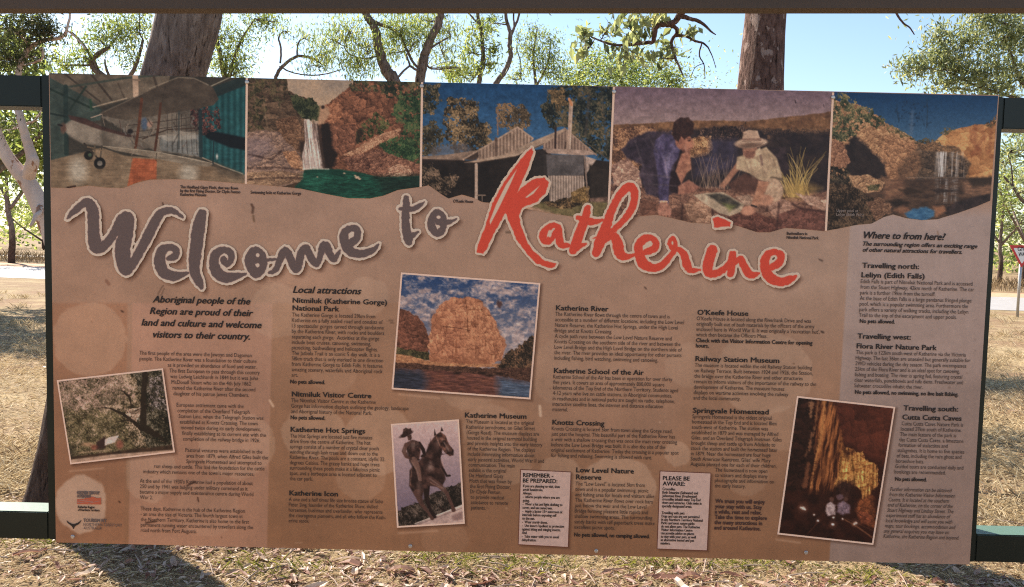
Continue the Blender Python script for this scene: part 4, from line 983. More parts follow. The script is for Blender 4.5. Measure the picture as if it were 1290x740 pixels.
# ------------------------------------------------------------------ brush lettering of the heading
def Zs(P, z): P = np.asarray(P, float); Q = P.copy(); Q[:, 0] = P[:, 0]/z[2]+z[0]; Q[:, 1] = P[:, 1]/z[2]+z[1]; Q[:, 2:] = P[:, 2:]/z[2]; return Q
def sm(P): return smooth_path(np.asarray(P, float), 5)
zA = (75, 240, 5.694); zB = (185, 250, 5.694); zC = (320, 260, 7.167); zD = (490, 230, 7.4); zE = (595, 180, 4.35); zF = (670, 220, 5.694); zG = (780, 260, 7.4); zH = (890, 280, 8.223)
W1 = [('s', Zs(sm([(58, 203, 8), (110, 148, 24), (195, 88, 32), (240, 140, 42), (246, 250, 42), (254, 370, 46), (272, 415, 42), (330, 392, 34), (400, 300, 34), (450, 215, 42), (492, 200, 44), (480, 300, 52), (455, 420, 56), (465, 530, 52), (487, 575, 34), (540, 505, 32), (630, 340, 36), (700, 205, 34), (752, 152, 28), (820, 150, 22), (886, 194, 8)]), zA)),
      ('s', Zs(sm([(160, 432, 20), (205, 415, 26), (212, 372, 24), (172, 352, 24), (120, 366, 34), (96, 420, 40), (100, 480, 42), (130, 535, 40), (190, 558, 36), (240, 552, 24), (300, 535, 9)]), zB)),
      ('s', Zs(sm([(398, 112, 34), (375, 200, 46), (362, 300, 46), (348, 420, 44), (345, 520, 38), (372, 590, 32), (396, 642, 14)]), zB)),
      ('s', Zs(sm([(552, 440, 26), (575, 470, 24), (606, 440, 24), (598, 388, 26), (550, 370, 24), (500, 400, 34), (484, 460, 36), (505, 530, 42), (570, 568, 38), (640, 560, 28), (714, 540, 7)]), zB)),
      ('s', Zs(sm([(765, 380, 30), (735, 440, 34), (765, 520, 34), (795, 545, 28), (830, 490, 32), (825, 420, 34), (785, 375, 30), (785, 445, 26), (850, 444, 16), (930, 438, 9)]), zB)),
      ('s', Zs(sm([(145, 600, 16), (200, 570, 28), (250, 450, 34), (285, 400, 34), (320, 450, 38), (368, 560, 34), (400, 545, 34), (430, 420, 36), (470, 380, 36), (515, 460, 36), (565, 520, 30), (600, 450, 28), (622, 360, 34), (660, 360, 34), (690, 440, 34), (728, 475, 30), (776, 400, 12)]), zC)),
      ('s', Zs(sm([(880, 330, 38), (930, 285, 34), (930, 215, 34), (880, 200, 32), (826, 230, 36), (815, 300, 42), (855, 390, 46), (930, 430, 38), (1020, 420, 34), (1080, 390, 26), (1126, 346, 9)]), zC))]
H1 = [(797, 408, 13, 14, zB), (797, 480, 13, 14, zB)]
W2 = [('s', Zs(sm([(162, 150, 28), (160, 240, 36), (156, 340, 38), (162, 440, 40), (182, 530, 42), (190, 570, 20)]), zD)), ('s', Zs(sm([(185, 530, 26), (225, 490, 24), (272, 462, 12)]), zD)), ('s', Zs(sm([(104, 245, 16), (165, 250, 26), (230, 248, 26), (290, 215, 22), (330, 186, 10)]), zD)),
      ('s', Zs(sm([(440, 290, 40), (398, 350, 36), (400, 420, 38), (450, 480, 32), (500, 430, 36), (500, 330, 36), (450, 285, 36), (460, 370, 30), (540, 372, 26), (600, 356, 16), (630, 340, 6)]), zD))]
H2 = [(463, 325, 19, 15, zD), (460, 413, 17, 14, zD)]
W3 = [('p', Zs([(325, 30), (335, 50), (310, 130), (240, 290), (190, 370), (115, 505), (75, 590), (60, 608), (25, 600), (27, 570), (78, 440), (110, 330), (170, 220), (225, 145), (290, 60)], zE)),
      ('p', Zs([(225, 300), (275, 240), (340, 198), (395, 192), (420, 220), (402, 278), (350, 328), (272, 358), (255, 400), (272, 470), (302, 550), (350, 608), (400, 648), (460, 662), (452, 682), (420, 688), (350, 660), (290, 598), (240, 530), (208, 450), (180, 380)], zE)),
      ('s', Zs(sm([(190, 372, 16), (150, 366, 20), (100, 400, 26), (80, 445, 28), (92, 482, 22), (130, 468, 26), (172, 415, 22), (192, 390, 22), (195, 460, 28), (215, 508, 24), (262, 508, 15)]), zF)),
      ('s', Zs(sm([(400, 240, 22), (385, 310, 30), (350, 400, 34), (320, 480, 36), (295, 545, 28)]), zF)), ('s', Zs(sm([(300, 540, 24), (340, 515, 22), (388, 498, 8)]), zF)), ('s', Zs(sm([(328, 310, 15), (400, 332, 28), (450, 340, 22), (508, 325, 9)]), zF)),
      ('s', Zs(sm([(462, 562, 30), (490, 480, 40), (530, 380, 36), (560, 290, 30), (605, 190, 26), (655, 115, 30), (705, 90, 32), (735, 130, 28), (722, 230, 26), (665, 320, 24), (600, 385, 22), (545, 430, 26)]), zF)),
      ('s', Zs(sm([(520, 470, 26), (580, 438, 28), (612, 490, 38), (632, 570, 36), (680, 592, 22), (735, 572, 10)]), zF)), ('s', Zs(sm([(436, 460, 5), (490, 440, 12)]), zF)),
      ('s', Zs(sm([(250, 425, 32), (325, 395, 34), (338, 335, 32), (295, 295, 30), (225, 310, 38), (182, 370, 40), (188, 450, 44), (225, 535, 50), (315, 575, 38), (400, 550, 34), (470, 470, 28), (512, 410, 24), (520, 340, 22), (495, 300, 22), (470, 345, 22), (500, 395, 26), (560, 408, 26), (605, 460, 36), (630, 545, 40), (665, 598, 28), (748, 592, 11)]), zG)),
      ('s', Zs(sm([(866, 410, 50), (838, 500, 48), (822, 590, 46), (850, 632, 38), (910, 622, 34), (970, 590, 32), (1020, 540, 30)]), zG)),
      ('p', Zs([(872, 118), (918, 100), (985, 127), (1038, 152), (1030, 188), (885, 202)], zG)),
      ('s', Zs(sm([(270, 335, 38), (258, 430, 44), (246, 535, 38)]), zH)), ('s', Zs(sm([(280, 440, 20), (345, 378, 30), (380, 440, 40), (430, 530, 42), (480, 548, 34), (545, 530, 9)]), zH)),
      ('s', Zs(sm([(670, 470, 34), (745, 425, 40), (768, 350, 40), (715, 310, 30), (640, 330, 40), (602, 400, 46), (612, 500, 52), (665, 582, 52), (760, 618, 44), (850, 598, 42), (928, 556, 13)]), zH))]
H3 = [('p', Zs([(245, 145), (210, 225), (150, 350), (98, 450), (95, 430), (130, 340), (185, 230)], zE)), ('p', Zs([(290, 300), (370, 235), (335, 280), (300, 302)], zE)), (128, 425, 14, 26, zF), (495, 342, 9, 16, zG)]
def letter_field(parts, holes):
    def fn(x, y):
        d = np.full(np.shape(x), 1e9)
        for kind, P in parts:
            d = np.minimum(d, sd_stroke(x, y, P) if kind == 's' else sd_poly(x, y, P))
        d = d+(vn(x*.33, y*.33, 2)-.5)*1.2+(vn(x*.8, y*.8, 5)-.5)*.5
        for h in holes:
            if h[0] == 'p': dh = sd_poly(x, y, h[1])
            else:
                z = h[4]; dh = (np.hypot((x-h[0]/z[2]-z[0])/(h[2]/z[2]), (y-h[1]/z[2]-z[1])/(h[3]/z[2]))-1)*min(h[2], h[3])/z[2]
            d = np.maximum(d, -dh)
        return d
    return fn
def word(name, parts, holes, box, ink_c, edge_c, label):
    fn = letter_field(parts, holes); x0, x1, y0, y1 = box
    drop_shadow(fn, x0, x1, y0, y1, (4.0, 4.2), 4.6, .72)
    drop_shadow(fn, x0, x1, y0, y1, (3.4, 3.4), 2.2, .35)
    st = .55
    XX, YY = np.meshgrid(np.arange(x0, x1, st), np.arange(y0, y1, st))
    d = fn(XX, YY); e = 2.9
    keep = d < e+.6
    c = np.array(ink_c)/255.*(1+.10*(fbm(XX*.5, YY*.5, 3)-.5))[..., None]
    ed = np.array(edge_c)/255.*np.ones_like(c)
    m = np.clip(.5-d/.9, 0, 1)[..., None]
    col = ed*(1-m)+c*m
    cells = keep[:-1, :-1] & keep[1:, :-1] & keep[:-1, 1:] & keep[1:, 1:]
    F = grid_faces(*XX.shape).reshape(XX.shape[0]-1, XX.shape[1]-1, 4)[cells]
    used = np.unique(F); remap = np.full(XX.size, -1); remap[used] = np.arange(len(used))
    gy, gx = np.gradient(d, st); ex = np.clip(d-e, 0, .8)/np.maximum(gx*gx+gy*gy, .4)     # pull the rim onto the outline
    XX = XX-gx*ex; YY = YY-gy*ex
    V = wall(XX.ravel()[used], YY.ravel()[used]); V[:, 1] -= .0022
    o = on_board(name, V, remap[F], M_PRINT, col=np.clip(lin(col.reshape(-1, 3)[used])/INK_K, .002, .92))
    o['label'] = label
word('heading_word', W1, H1, (72, 488, 236, 372), (86, 71, 70), (200, 164, 150), 'grey brush lettering reading Welcome')
word('heading_word', W2, H2, (492, 590, 236, 318), (86, 71, 70), (200, 164, 150), 'grey brush lettering reading to')
word('heading_word', W3, H3, (590, 1015, 176, 366), (182, 62, 46), (216, 160, 144), 'red brush lettering reading Katherine')
lay('background_print', bg, 0.0, 'tan printed background with pale dots')

# ------------------------------------------------------------------ photograph: old aeroplane in a hangar
p = strip_canvas(62.5, 310.0, 64.5, 309.0, .85, (55, 85, 4.485))
p.fill((60, 56, 50))
p.poly([(20, 40), (720, 30), (700, 120), (300, 230), (120, 150)], (104, 90, 76), (78, 70, 60), soft=4, vs=90, seed=2)
p.poly([(20, 50), (130, 110), (260, 180), (330, 240), (320, 300), (130, 320), (140, 500), (20, 540)], (50, 62, 58), (66, 78, 72), soft=4, vs=80, seed=3)
p.poly([(330, 280), (700, 250), (880, 240), (900, 510), (640, 480), (520, 400)], (116, 104, 92), (84, 76, 68), soft=5, vs=60, seed=4, wob=10)
p.ribs([(985, 140), (1150, 40), (1150, 620), (890, 505), (880, 240)], (26, 66, 70), (40, 92, 96), 34, 0, soft=4)
p.poly([(900, 350), (1150, 400), (1150, 470), (1060, 455), (920, 400)], (24, 30, 36), soft=6)
p.poly([(930, 120), (1150, 45), (1150, 100), (985, 165)], (40, 52, 52), soft=4)
p.ribs([(650, 390), (880, 380), (890, 505), (660, 470)], (120, 122, 122), (98, 104, 104), 30, 0, a=.7, soft=5)
for P, w, cc in (([(270, 40), (385, 185)], 12, (62, 52, 44)), ([(110, 30), (320, 195)], 10, (60, 52, 45)), ([(120, 115), (470, 60), (700, 42)], 12, (58, 66, 58)), ([(150, 240), (240, 110)], 12, (38, 52, 46)), ([(30, 120), (280, 235)], 12, (34, 48, 42)), ([(420, 90), (460, 180)], 8, (78, 66, 56)), ([(125, 110), (130, 490)], 26, (36, 52, 50)),
                 ([(280, 225), (470, 175)], 6, (160, 140, 118)), ([(620, 40), (640, 110)], 14, (66, 56, 48)), ([(30, 260), (130, 280)], 10, (30, 42, 40)), ([(940, 110), (1080, 45)], 5, (150, 140, 120)), ([(265, 185), (270, 240)], 14, (40, 66, 50))): p.line(P, w, cc, .9, soft=2.5)
p.line([(518, 40), (522, 160)], 32, (168, 138, 116), soft=2.5); p.line([(505, 70), (545, 74)], 8, (120, 98, 82))
p.poly([(20, 530), (330, 455), (460, 500), (850, 530), (1140, 610), (1160, 760), (20, 760)], (128, 106, 84), (112, 90, 70), soft=4, vs=140, seed=5)
for cx, cy, rx, ry in ((195, 580, 50, 70), (820, 600, 50, 60)): p.ell(cx, cy, rx, ry, (164, 154, 140), soft=26, a=.75)
p.poly([(930, 520), (1130, 600), (1140, 640), (1000, 610)], (78, 68, 58), soft=12, a=.7)
for i in range(7): p.line([(700+i*26, 260+i*2), (700+i*28, 470+i*4)], 4, (50, 44, 40), .7)
for yy in (310, 350, 385): p.line([(470, yy+20), (700, yy-8), (860, yy-30)], 5, (62, 52, 46), .8)
p.line([(560, 405), (700, 352), (850, 345)], 8, (66, 52, 44), .9)
p.poly([(640, 385), (770, 360), (860, 370), (865, 405), (700, 420)], (150, 140, 128), soft=4, a=.6)
p.foliage([(830, 235), (1000, 225), (1000, 350), (900, 385), (840, 330)], (40, 34, 36), (84, 52, 50), (128, 82, 72), 12, 18, hole=.36, seed=12)
p.poly([(320, 262), (440, 205), (560, 150), (690, 90), (760, 58), (830, 60), (905, 80), (960, 118), (990, 180), (960, 215), (840, 238), (690, 265), (560, 285), (470, 300), (380, 285)], (70, 60, 52), (92, 80, 68), soft=3, vs=200, seed=6)
p.line([(600, 120), (760, 58), (850, 62), (930, 100)], 5, (140, 124, 106), .7, soft=3); p.line([(320, 262), (560, 150)], 5, (120, 106, 92), .6, soft=3)
p.line([(690, 95), (655, 270)], 4, (58, 50, 44), .6)
p.poly([(112, 330), (170, 292), (240, 300), (330, 345), (470, 385), (560, 415), (610, 455), (520, 470), (330, 445), (225, 432), (150, 390), (118, 360)], (118, 106, 94), (94, 84, 74), soft=4, vs=120, seed=7)
p.poly([(112, 330), (170, 295), (320, 330), (325, 440), (225, 428), (150, 390)], (140, 126, 112), soft=12, a=.7)
p.poly([(140, 270), (240, 290), (330, 335), (520, 390), (480, 395), (310, 350), (150, 295)], (66, 44, 40), soft=4, a=.9)
p.ell(112, 345, 16, 30, (90, 66, 56), soft=5); p.line([(84, 325), (104, 330)], 10, (40, 34, 34))
p.line([(270, 285), (330, 265)], 6, (150, 130, 115)); p.line([(330, 265), (345, 330)], 4, (110, 96, 84)); p.line([(430, 300), (440, 370)], 4, (80, 60, 52))
p.ell(570, 320, 18, 36, (70, 84, 104), soft=5); p.ell(600, 322, 16, 18, (150, 116, 100), soft=5); p.ell(490, 362, 16, 14, (40, 34, 34), soft=4)
p.poly([(330, 445), (480, 455), (650, 480), (850, 515), (965, 545), (930, 562), (780, 545), (560, 500), (400, 470)], (110, 96, 82), (128, 114, 98), soft=3, vs=90, seed=8)
p.line([(335, 445), (640, 478), (960, 545)], 4, (160, 144, 124), .7)
p.line([(555, 180), (540, 320), (520, 455)], 16, (92, 54, 38), soft=2); p.line([(662, 205), (648, 340), (630, 468)], 14, (80, 50, 38), soft=2)
p.line([(230, 430), (270, 470), (310, 520)], 9, (60, 52, 46)); p.line([(330, 445), (320, 520)], 8, (70, 62, 54)); p.line([(250, 450), (330, 470)], 8, (110, 90, 70)); p.line([(290, 440), (290, 500)], 10, (96, 82, 66))
p.ell(318, 543, 33, 34, (30, 28, 28), soft=3); p.ell(318, 543, 15, 15, (112, 104, 96), soft=3); p.ell(255, 498, 26, 26, (36, 34, 32), soft=3); p.ell(262, 495, 10, 10, (70, 84, 66), soft=3)
p.ell(330, 578, 60, 10, (90, 74, 58), soft=10, a=.6)
p.poly([(505, 512), (640, 522), (638, 632), (560, 640), (472, 680)], (166, 86, 54), (146, 74, 46), soft=4, vs=30, seed=9)
for i in range(6): p.line([(500+i*24, 515), (484+i*28, 660)], 2.5, (140, 66, 42), .5)
for i in range(5): p.line([(495, 540+i*26), (640, 545+i*22)], 2.5, (140, 66, 42), .4)
p.line([(900, 512), (1010, 560), (1125, 602)], 6, (156, 136, 116), .8, soft=3); p.ell(980, 505, 6, 14, (170, 166, 160), soft=4)
p.line([(885, 250), (890, 500)], 22, (34, 50, 54), .9, soft=3); p.line([(962, 420), (958, 545)], 8, (30, 48, 54), .9); p.line([(765, 250), (765, 460)], 10, (60, 64, 64), .8)
p.line([(640, 485), (635, 530)], 3, (50, 44, 38)); p.line([(135, 680), (180, 672)], 10, (60, 40, 34))
I = p._box(20, 1160, 455, 760); w = fbm(p.x[I]/60, p.y[I]/8, 9, 3); p.C[I] = np.clip(p.C[I]*(1+(w[..., None]-.5)*.25), 0, 1)
w = fbm(p.x/34, p.y/26, 19, 4); p.C = np.clip(p.C*(1+(w[..., None]-.5)*.35), 0, 1)
for i in range(9): p.line([(340+i*14, 285+i*9), (352+i*14, 335+i*9)], 2, (80, 68, 60), .5)
for i in range(26): q = 440+(i*37 % 420); w = 270+(i*53 % 190); p.line([(q, w), (q+(i % 5-2)*14, w+18+(i % 7)*6)], 3+(i % 3)*2, [(58, 50, 46), (146, 128, 112), (84, 64, 56), (120, 116, 112)][i % 4], .6, soft=2.5, wob=4)
p.faded(.78, .06); p.grain(.09, .55, 3)
lay('photo_print', p, .0008, 'printed photograph of an old biplane in a hangar')

# ------------------------------------------------------------------ photograph: waterfall and green pool
p = strip_canvas(312.2, 530.6, 311.0, 528.8, .8, (305, 90, 4.487))
p.fill((70, 55, 45))
p.poly([(0, 0), (1040, 0), (1040, 300), (0, 300)], (172, 142, 116), (146, 128, 114), soft=6, vs=110, seed=2); p.poly([(450, 40), (620, 40), (600, 110), (470, 130)], (126, 114, 106), soft=40, a=.8, wob=20)
p.rock([(0, 0), (245, 0), (262, 110), (300, 130), (400, 170), (352, 270), (345, 600), (0, 640)], (44, 36, 30), (116, 92, 74), 40, .16, 80, .45, wob=10, seed=3)
p.foliage([(0, 20), (120, 20), (140, 200), (120, 330), (0, 350)], (40, 40, 30), (72, 68, 48), (104, 90, 64), 16, 22, hole=.42, seed=4, a=.9)
p.foliage([(130, 20), (240, 30), (262, 120), (230, 200), (160, 150)], (38, 38, 30), (66, 62, 46), (96, 84, 62), 14, 20, hole=.40, seed=14, a=.85)
p.line([(125, 180), (132, 250), (145, 330)], 7, (140, 116, 92), .5, soft=4, wob=3); p.line([(60, 60), (80, 240)], 6, (120, 100, 78), .45, soft=4, wob=3)
p.rock([(190, 280), (300, 250), (352, 330), (350, 500), (260, 440), (200, 360)], (58, 42, 34), (142, 106, 82), 22, .16, 20, 1.2, wob=8, seed=15)
p.foliage([(262, 125), (300, 130), (330, 150), (400, 148), (446, 200), (440, 275), (370, 285), (310, 240)], (36, 42, 32), (62, 68, 48), (94, 92, 66), 12, 14, seed=5)
p.rock([(0, 345), (130, 335), (215, 345), (250, 400), (300, 440), (352, 490), (358, 610), (220, 660), (0, 680)], (72, 58, 56), (166, 132, 112), 46, .12, -10, 2.6, wob=8, seed=6)
p.poly([(0, 370), (150, 380), (180, 450), (60, 520), (0, 520)], (120, 106, 116), soft=26, a=.42, wob=24, seed=9)
p.rock([(225, 455), (300, 450), (354, 505), (352, 565), (280, 545)], (92, 62, 48), (184, 136, 102), 18, .14, 30, 1.5, wob=6, seed=10)
p.rock([(0, 575), (200, 562), (358, 580), (335, 625), (150, 655), (0, 650)], (82, 62, 52), (178, 142, 112), 46, .10, -4, 3.2, wob=6, seed=11)
for (a, b, c_) in (((20, 548), (200, 545), (330, 555)), ((40, 470), (170, 500), (220, 450)), ((40, 612), (180, 602), (340, 605))): p.line([a, b, c_], 8, (52, 38, 36), .7, soft=5, wob=6, seed=3)
p.rock([(430, 320), (450, 260), (480, 195), (560, 125), (640, 60), (720, 20), (1040, 0), (1040, 620), (760, 600), (520, 560), (450, 440)], (54, 38, 32), (152, 100, 76), 36, .15, 60, .8, wob=10, seed=7)
p.foliage([(620, 0), (1040, 0), (1040, 190), (860, 150), (760, 120), (650, 120), (600, 140)], (36, 42, 34), (66, 66, 48), (104, 92, 66), 16, 26, hole=.34, seed=21)
p.foliage([(700, 280), (760, 235), (840, 290), (820, 340), (720, 370), (650, 405), (640, 350)], (38, 44, 30), (70, 76, 48), (110, 104, 68), 12, 22, hole=.36, seed=22)
p.foliage([(880, 130), (1040, 130), (1040, 540), (930, 520), (880, 430), (910, 310), (850, 240)], (30, 48, 34), (54, 74, 50), (88, 98, 64), 16, 24, hole=.28, seed=23)
p.foliage([(770, 410), (850, 360), (950, 400), (1000, 490), (950, 515), (830, 485)], (32, 52, 36), (58, 82, 54), (92, 106, 68), 12, 16, hole=.25, seed=24)
p.rock([(470, 190), (540, 165), (575, 250), (520, 295), (445, 295)], (94, 58, 44), (178, 122, 92), 20, .14, 10, 1., wob=7, seed=31)
p.rock([(480, 310), (640, 300), (640, 430), (560, 470), (490, 440)], (62, 42, 36), (150, 100, 78), 24, .18, 85, .8, wob=8, seed=33)
p.rock([(560, 475), (640, 440), (720, 390), (800, 350), (900, 322), (885, 362), (790, 405), (720, 445), (640, 485)], (96, 62, 48), (204, 156, 124), 13, .16, -20, 1.4, wob=8, seed=32)
p.rock([(575, 490), (660, 470), (760, 440), (900, 490), (1010, 530), (1000, 575), (820, 600), (600, 555)], (58, 38, 34), (160, 112, 90), 20, .18, -20, 1.5, wob=8, seed=34)
p.rock([(825, 548), (880, 525), (945, 535), (965, 580), (900, 602), (840, 600)], (100, 66, 54), (214, 168, 138), 12, .18, 0, 1.3, wob=6, seed=35)
p.poly([(440, 290), (500, 300), (510, 420), (540, 470), (515, 555), (470, 555), (450, 430)], (40, 33, 31), soft=8, wob=10, seed=36); p.poly([(650, 330), (690, 320), (670, 400), (640, 420)], (42, 36, 32), soft=8, a=.8, wob=8); p.poly([(322, 390), (352, 400), (350, 520), (330, 500)], (50, 40, 36), soft=7, a=.9, wob=5)
p.poly([(440, 195), (490, 205), (498, 240), (460, 300), (428, 300)], (158, 122, 98), soft=6, wob=8, ws=9, seed=5); p.ell(457, 203, 10, 10, (54, 42, 38), soft=4)
p.poly([(350, 276), (378, 272), (400, 300), (420, 292), (428, 330), (440, 440), (464, 556), (345, 556), (342, 470), (358, 400)], (206, 182, 170), (128, 108, 100), soft=4, vs=18, wob=4, ws=8, seed=12, ang=87, streak=.0)
I = p._box(335, 470, 270, 560); xx = p.x[I]; yy = p.y[I]
d = sd_poly(xx, yy, [(350, 276), (378, 272), (400, 300), (420, 292), (428, 330), (440, 440), (464, 556), (345, 556), (342, 470), (358, 400)])
st = fbm((xx-(yy-280)*.12)/6., yy/90., 6, 3); m = np.clip(.5-d/8, 0, 1)*.95; v = np.clip((st-.5)*2.4+.55, 0, 1)[..., None]
p.C[I] = p.C[I]*(1-m[..., None])+(L3((118, 98, 92))*(1-v)+L3((218, 196, 184))*v)*m[..., None]
p.ell(392, 510, 50, 56, (176, 158, 150), soft=30, a=.5); p.poly([(425, 300), (446, 330), (462, 480), (474, 556), (452, 556), (440, 440), (424, 350)], (60, 48, 44), soft=6, a=.75, wob=8, ws=12); p.poly([(398, 268), (412, 300), (420, 340), (408, 330)], (84, 66, 56), soft=5, a=.8, wob=5, ws=9); p.rock([(335, 265), (352, 270), (350, 330), (338, 380)], (58, 44, 38), (130, 100, 80), 10, .2, 0, 1., wob=6, seed=90)
p.poly([(350, 560), (400, 552), (480, 552), (560, 555), (680, 575), (780, 600), (1040, 590), (1040, 790), (320, 790), (300, 650), (345, 610)], (30, 76, 62), (22, 56, 47), soft=4, vs=60, wob=3, seed=13, streak=4, ang=0)
p.poly([(760, 600), (1040, 590), (1040, 720), (800, 700)], (30, 46, 40), soft=26, a=.85, wob=10)
p.poly([(345, 590), (480, 570), (500, 620), (360, 650)], (40, 96, 78), soft=26, a=.5)
I = p._box(300, 1040, 552, 760); w = fbm(p.x[I]/26, p.y[I]/3.2, 9, 3); p.C[I] = np.clip(p.C[I]*(1+(w[..., None]-.5)*np.where((p.x[I] > 345) & (p.y[I] > 575), .9, 0)[..., None]), 0, 1)
p.line([(345, 553), (420, 552), (490, 553)], 5, (204, 188, 174), .75, soft=4, wob=2)
for cx, cy, r in ((650, 600, 12), (664, 608, 8), (578, 577, 6), (640, 590, 6), (425, 598, 4)): p.ell(cx, cy, r, r*.6, (190, 156, 132), soft=3, wob=2, ws=5)
p.faded(.88, .06); p.grain(.12, .5, 3)
lay('photo_print', p, .0008, 'printed photograph of a waterfall above a green pool')

# ------------------------------------------------------------------ photograph: corrugated iron house
p = strip_canvas(533.2, 771.8, 531.2, 764.4, .8, (525, 95, 4.0))
p.vgrad((30, 66, 104), (56, 92, 128), 40, 330)
def tree_dabs(P, base, cols, n, r, seed, wob=22):
    c = np.array(cols, float); g = c.sum(1); lo = c[g.argmin()]*.72; hi = c[g.argmax()]*1.08
    p.foliage(P, tuple(lo), base, tuple(hi), r*1.1, wob, 24, hole=.24 if wob > 15 else 0, seed=seed)
tree_dabs([(20, 40), (110, 50), (120, 120), (80, 190), (20, 210)], (84, 76, 58), [(112, 90, 66), (70, 64, 50), (50, 54, 46), (130, 104, 76)], 90, 12, 2)
tree_dabs([(20, 250), (90, 240), (150, 300), (110, 400), (20, 410)], (74, 68, 54), [(104, 88, 66), (60, 56, 46), (84, 76, 58)], 90, 11, 3)
tree_dabs([(130, 180), (170, 120), (240, 105), (310, 140), (320, 230), (370, 260), (370, 370), (300, 400), (190, 395), (150, 330)], (96, 80, 60), [(128, 102, 72), (76, 66, 52), (110, 88, 64), (60, 54, 44), (140, 112, 80)], 260, 13, 4)
tree_dabs([(380, 160), (440, 130), (490, 160), (550, 150), (580, 230), (540, 280), (420, 270), (400, 210)], (96, 80, 62), [(130, 100, 72), (82, 70, 56), (112, 90, 66)], 130, 10, 5)
tree_dabs([(620, 150), (690, 70), (760, 50), (1010, 50), (1010, 460), (900, 400), (780, 300), (740, 250), (660, 270)], (62, 64, 54), [(78, 76, 62), (48, 54, 50), (96, 82, 62), (56, 64, 58), (42, 48, 48)], 360, 15, 6)
tree_dabs([(660, 80), (740, 60), (760, 150), (700, 180)], (98, 80, 58), [(128, 100, 68), (90, 76, 56)], 50, 10, 7)
p.line([(870, 100), (850, 300)], 14, (70, 62, 58), .6, soft=5); p.line([(930, 90), (960, 380)], 10, (74, 68, 64), .5, soft=5)
p.poly([(80, 360), (240, 340), (300, 390), (60, 410)], (104, 96, 100), soft=10, a=.6)
p.poly([(20, 425), (300, 430), (640, 370), (680, 400), (1010, 440), (1010, 660), (20, 660)], (48, 40, 37), (36, 31, 30), soft=3, vs=60, seed=8)
tree_dabs([(20, 440), (80, 450), (130, 520), (200, 500), (190, 560), (140, 610), (80, 570), (20, 560)], (92, 76, 62), [(128, 102, 84), (74, 62, 50), (110, 90, 74), (58, 50, 44)], 90, 11, 9)
p.poly([(20, 410), (150, 400), (300, 380), (310, 400), (240, 428), (20, 424)], (140, 114, 98), (112, 92, 80), soft=2.5, vs=30, seed=1); p.line([(20, 424), (240, 430)], 6, (70, 56, 50))
p.ribs([(310, 382), (508, 264), (590, 322), (500, 400), (300, 432)], (112, 90, 78), (164, 136, 118), 17, 0)
p.line([(235, 425), (310, 380), (508, 262), (585, 318)], 8, (158, 130, 112), soft=2); p.poly([(240, 425), (310, 385), (312, 415), (290, 430)], (70, 56, 50), soft=3)
p.ribs([(635, 345), (745, 272), (905, 402), (640, 385)], (108, 86, 76), (156, 128, 112), 16, 0)
p.poly([(240, 440), (440, 400), (590, 330), (748, 266), (752, 276), (640, 350), (590, 372), (500, 408), (300, 440)], (162, 136, 116), (140, 114, 98), soft=2.5, vs=40, seed=2)
p.line([(240, 442), (320, 440), (500, 410), (640, 345)], 4, (80, 64, 56), .8); p.line([(745, 268), (905, 402)], 7, (140, 114, 98)); p.line([(800, 300), (1000, 450)], 4, (100, 86, 76), .7)
p.line([(408, 175), (408, 300)], 7, (124, 100, 90), soft=2); p.line([(400, 320), (400, 402)], 14, (96, 76, 66), soft=2.5); p.line([(700, 262), (697, 372)], 10, (56, 42, 40), soft=2)
p.line([(778, 140), (770, 300), (764, 380)], 20, (158, 130, 114), soft=2.5); p.line([(783, 145), (772, 370)], 5, (190, 164, 146), .6); p.line([(768, 120), (780, 150)], 13, (190, 124, 84), soft=2.5); p.line([(750, 340), (746, 376)], 10, (88, 70, 62))
p.poly([(632, 368), (850, 378), (905, 396), (846, 406), (660, 394)], (164, 136, 122), (130, 106, 94), soft=2.5, vs=30, seed=3)
p.poly([(636, 398), (842, 404), (842, 506), (640, 506)], (96, 88, 88), (76, 70, 70), soft=2.5, vs=60, seed=4); p.poly([(580, 380), (650, 376), (668, 640), (590, 640)], (50, 44, 42), soft=4, a=.9)
p.ribs([(662, 506), (842, 506), (852, 650), (670, 650)], (118, 100, 90), (172, 148, 134), 13.5, 0)
p.line([(845, 410), (862, 620)], 8, (120, 100, 90)); p.poly([(850, 408), (905, 425), (855, 495)], (166, 142, 130), soft=3)
p.poly([(868, 450), (970, 480), (970, 625), (880, 625)], (52, 44, 40), soft=5); p.poly([(870, 620), (970, 612), (970, 650), (880, 655)], (120, 92, 80), (80, 62, 54), soft=4, vs=20)
p.line([(300, 450), (300, 640)], 15, (168, 142, 126), soft=2); p.line([(305, 605), (345, 605)], 6, (130, 108, 94)); p.line([(330, 605), (330, 640)], 5, (100, 84, 74))
p.poly([(480, 640), (700, 640), (1010, 640), (1010, 790), (480, 790)], (112, 96, 66), (92, 82, 54), soft=6, vs=24, var=.2, seed=5)
p.poly([(560, 655), (680, 690), (820, 740), (820, 790), (480, 790), (480, 660)], (168, 132, 110), (146, 114, 94), soft=8, vs=60, wob=8, seed=6)
tree_dabs([(640, 640), (740, 620), (830, 600), (866, 560), (870, 640), (780, 670), (670, 668)], (96, 74, 52), [(130, 102, 70), (84, 66, 46), (66, 54, 42), (112, 84, 58)], 70, 12, 10, 10)
tree_dabs([(780, 590), (850, 560), (860, 640), (790, 640)], (120, 92, 58), [(146, 114, 72), (110, 86, 56)], 24, 10, 11, 8)
w = fbm(p.x/22, p.y/18, 19, 4); p.C = np.clip(p.C*(1+(w[..., None]-.5)*.35), 0, 1); p.faded(.84, .05); p.grain(.11, .55, 3)
lay('photo_print', p, .0008, 'printed photograph of a corrugated iron house')

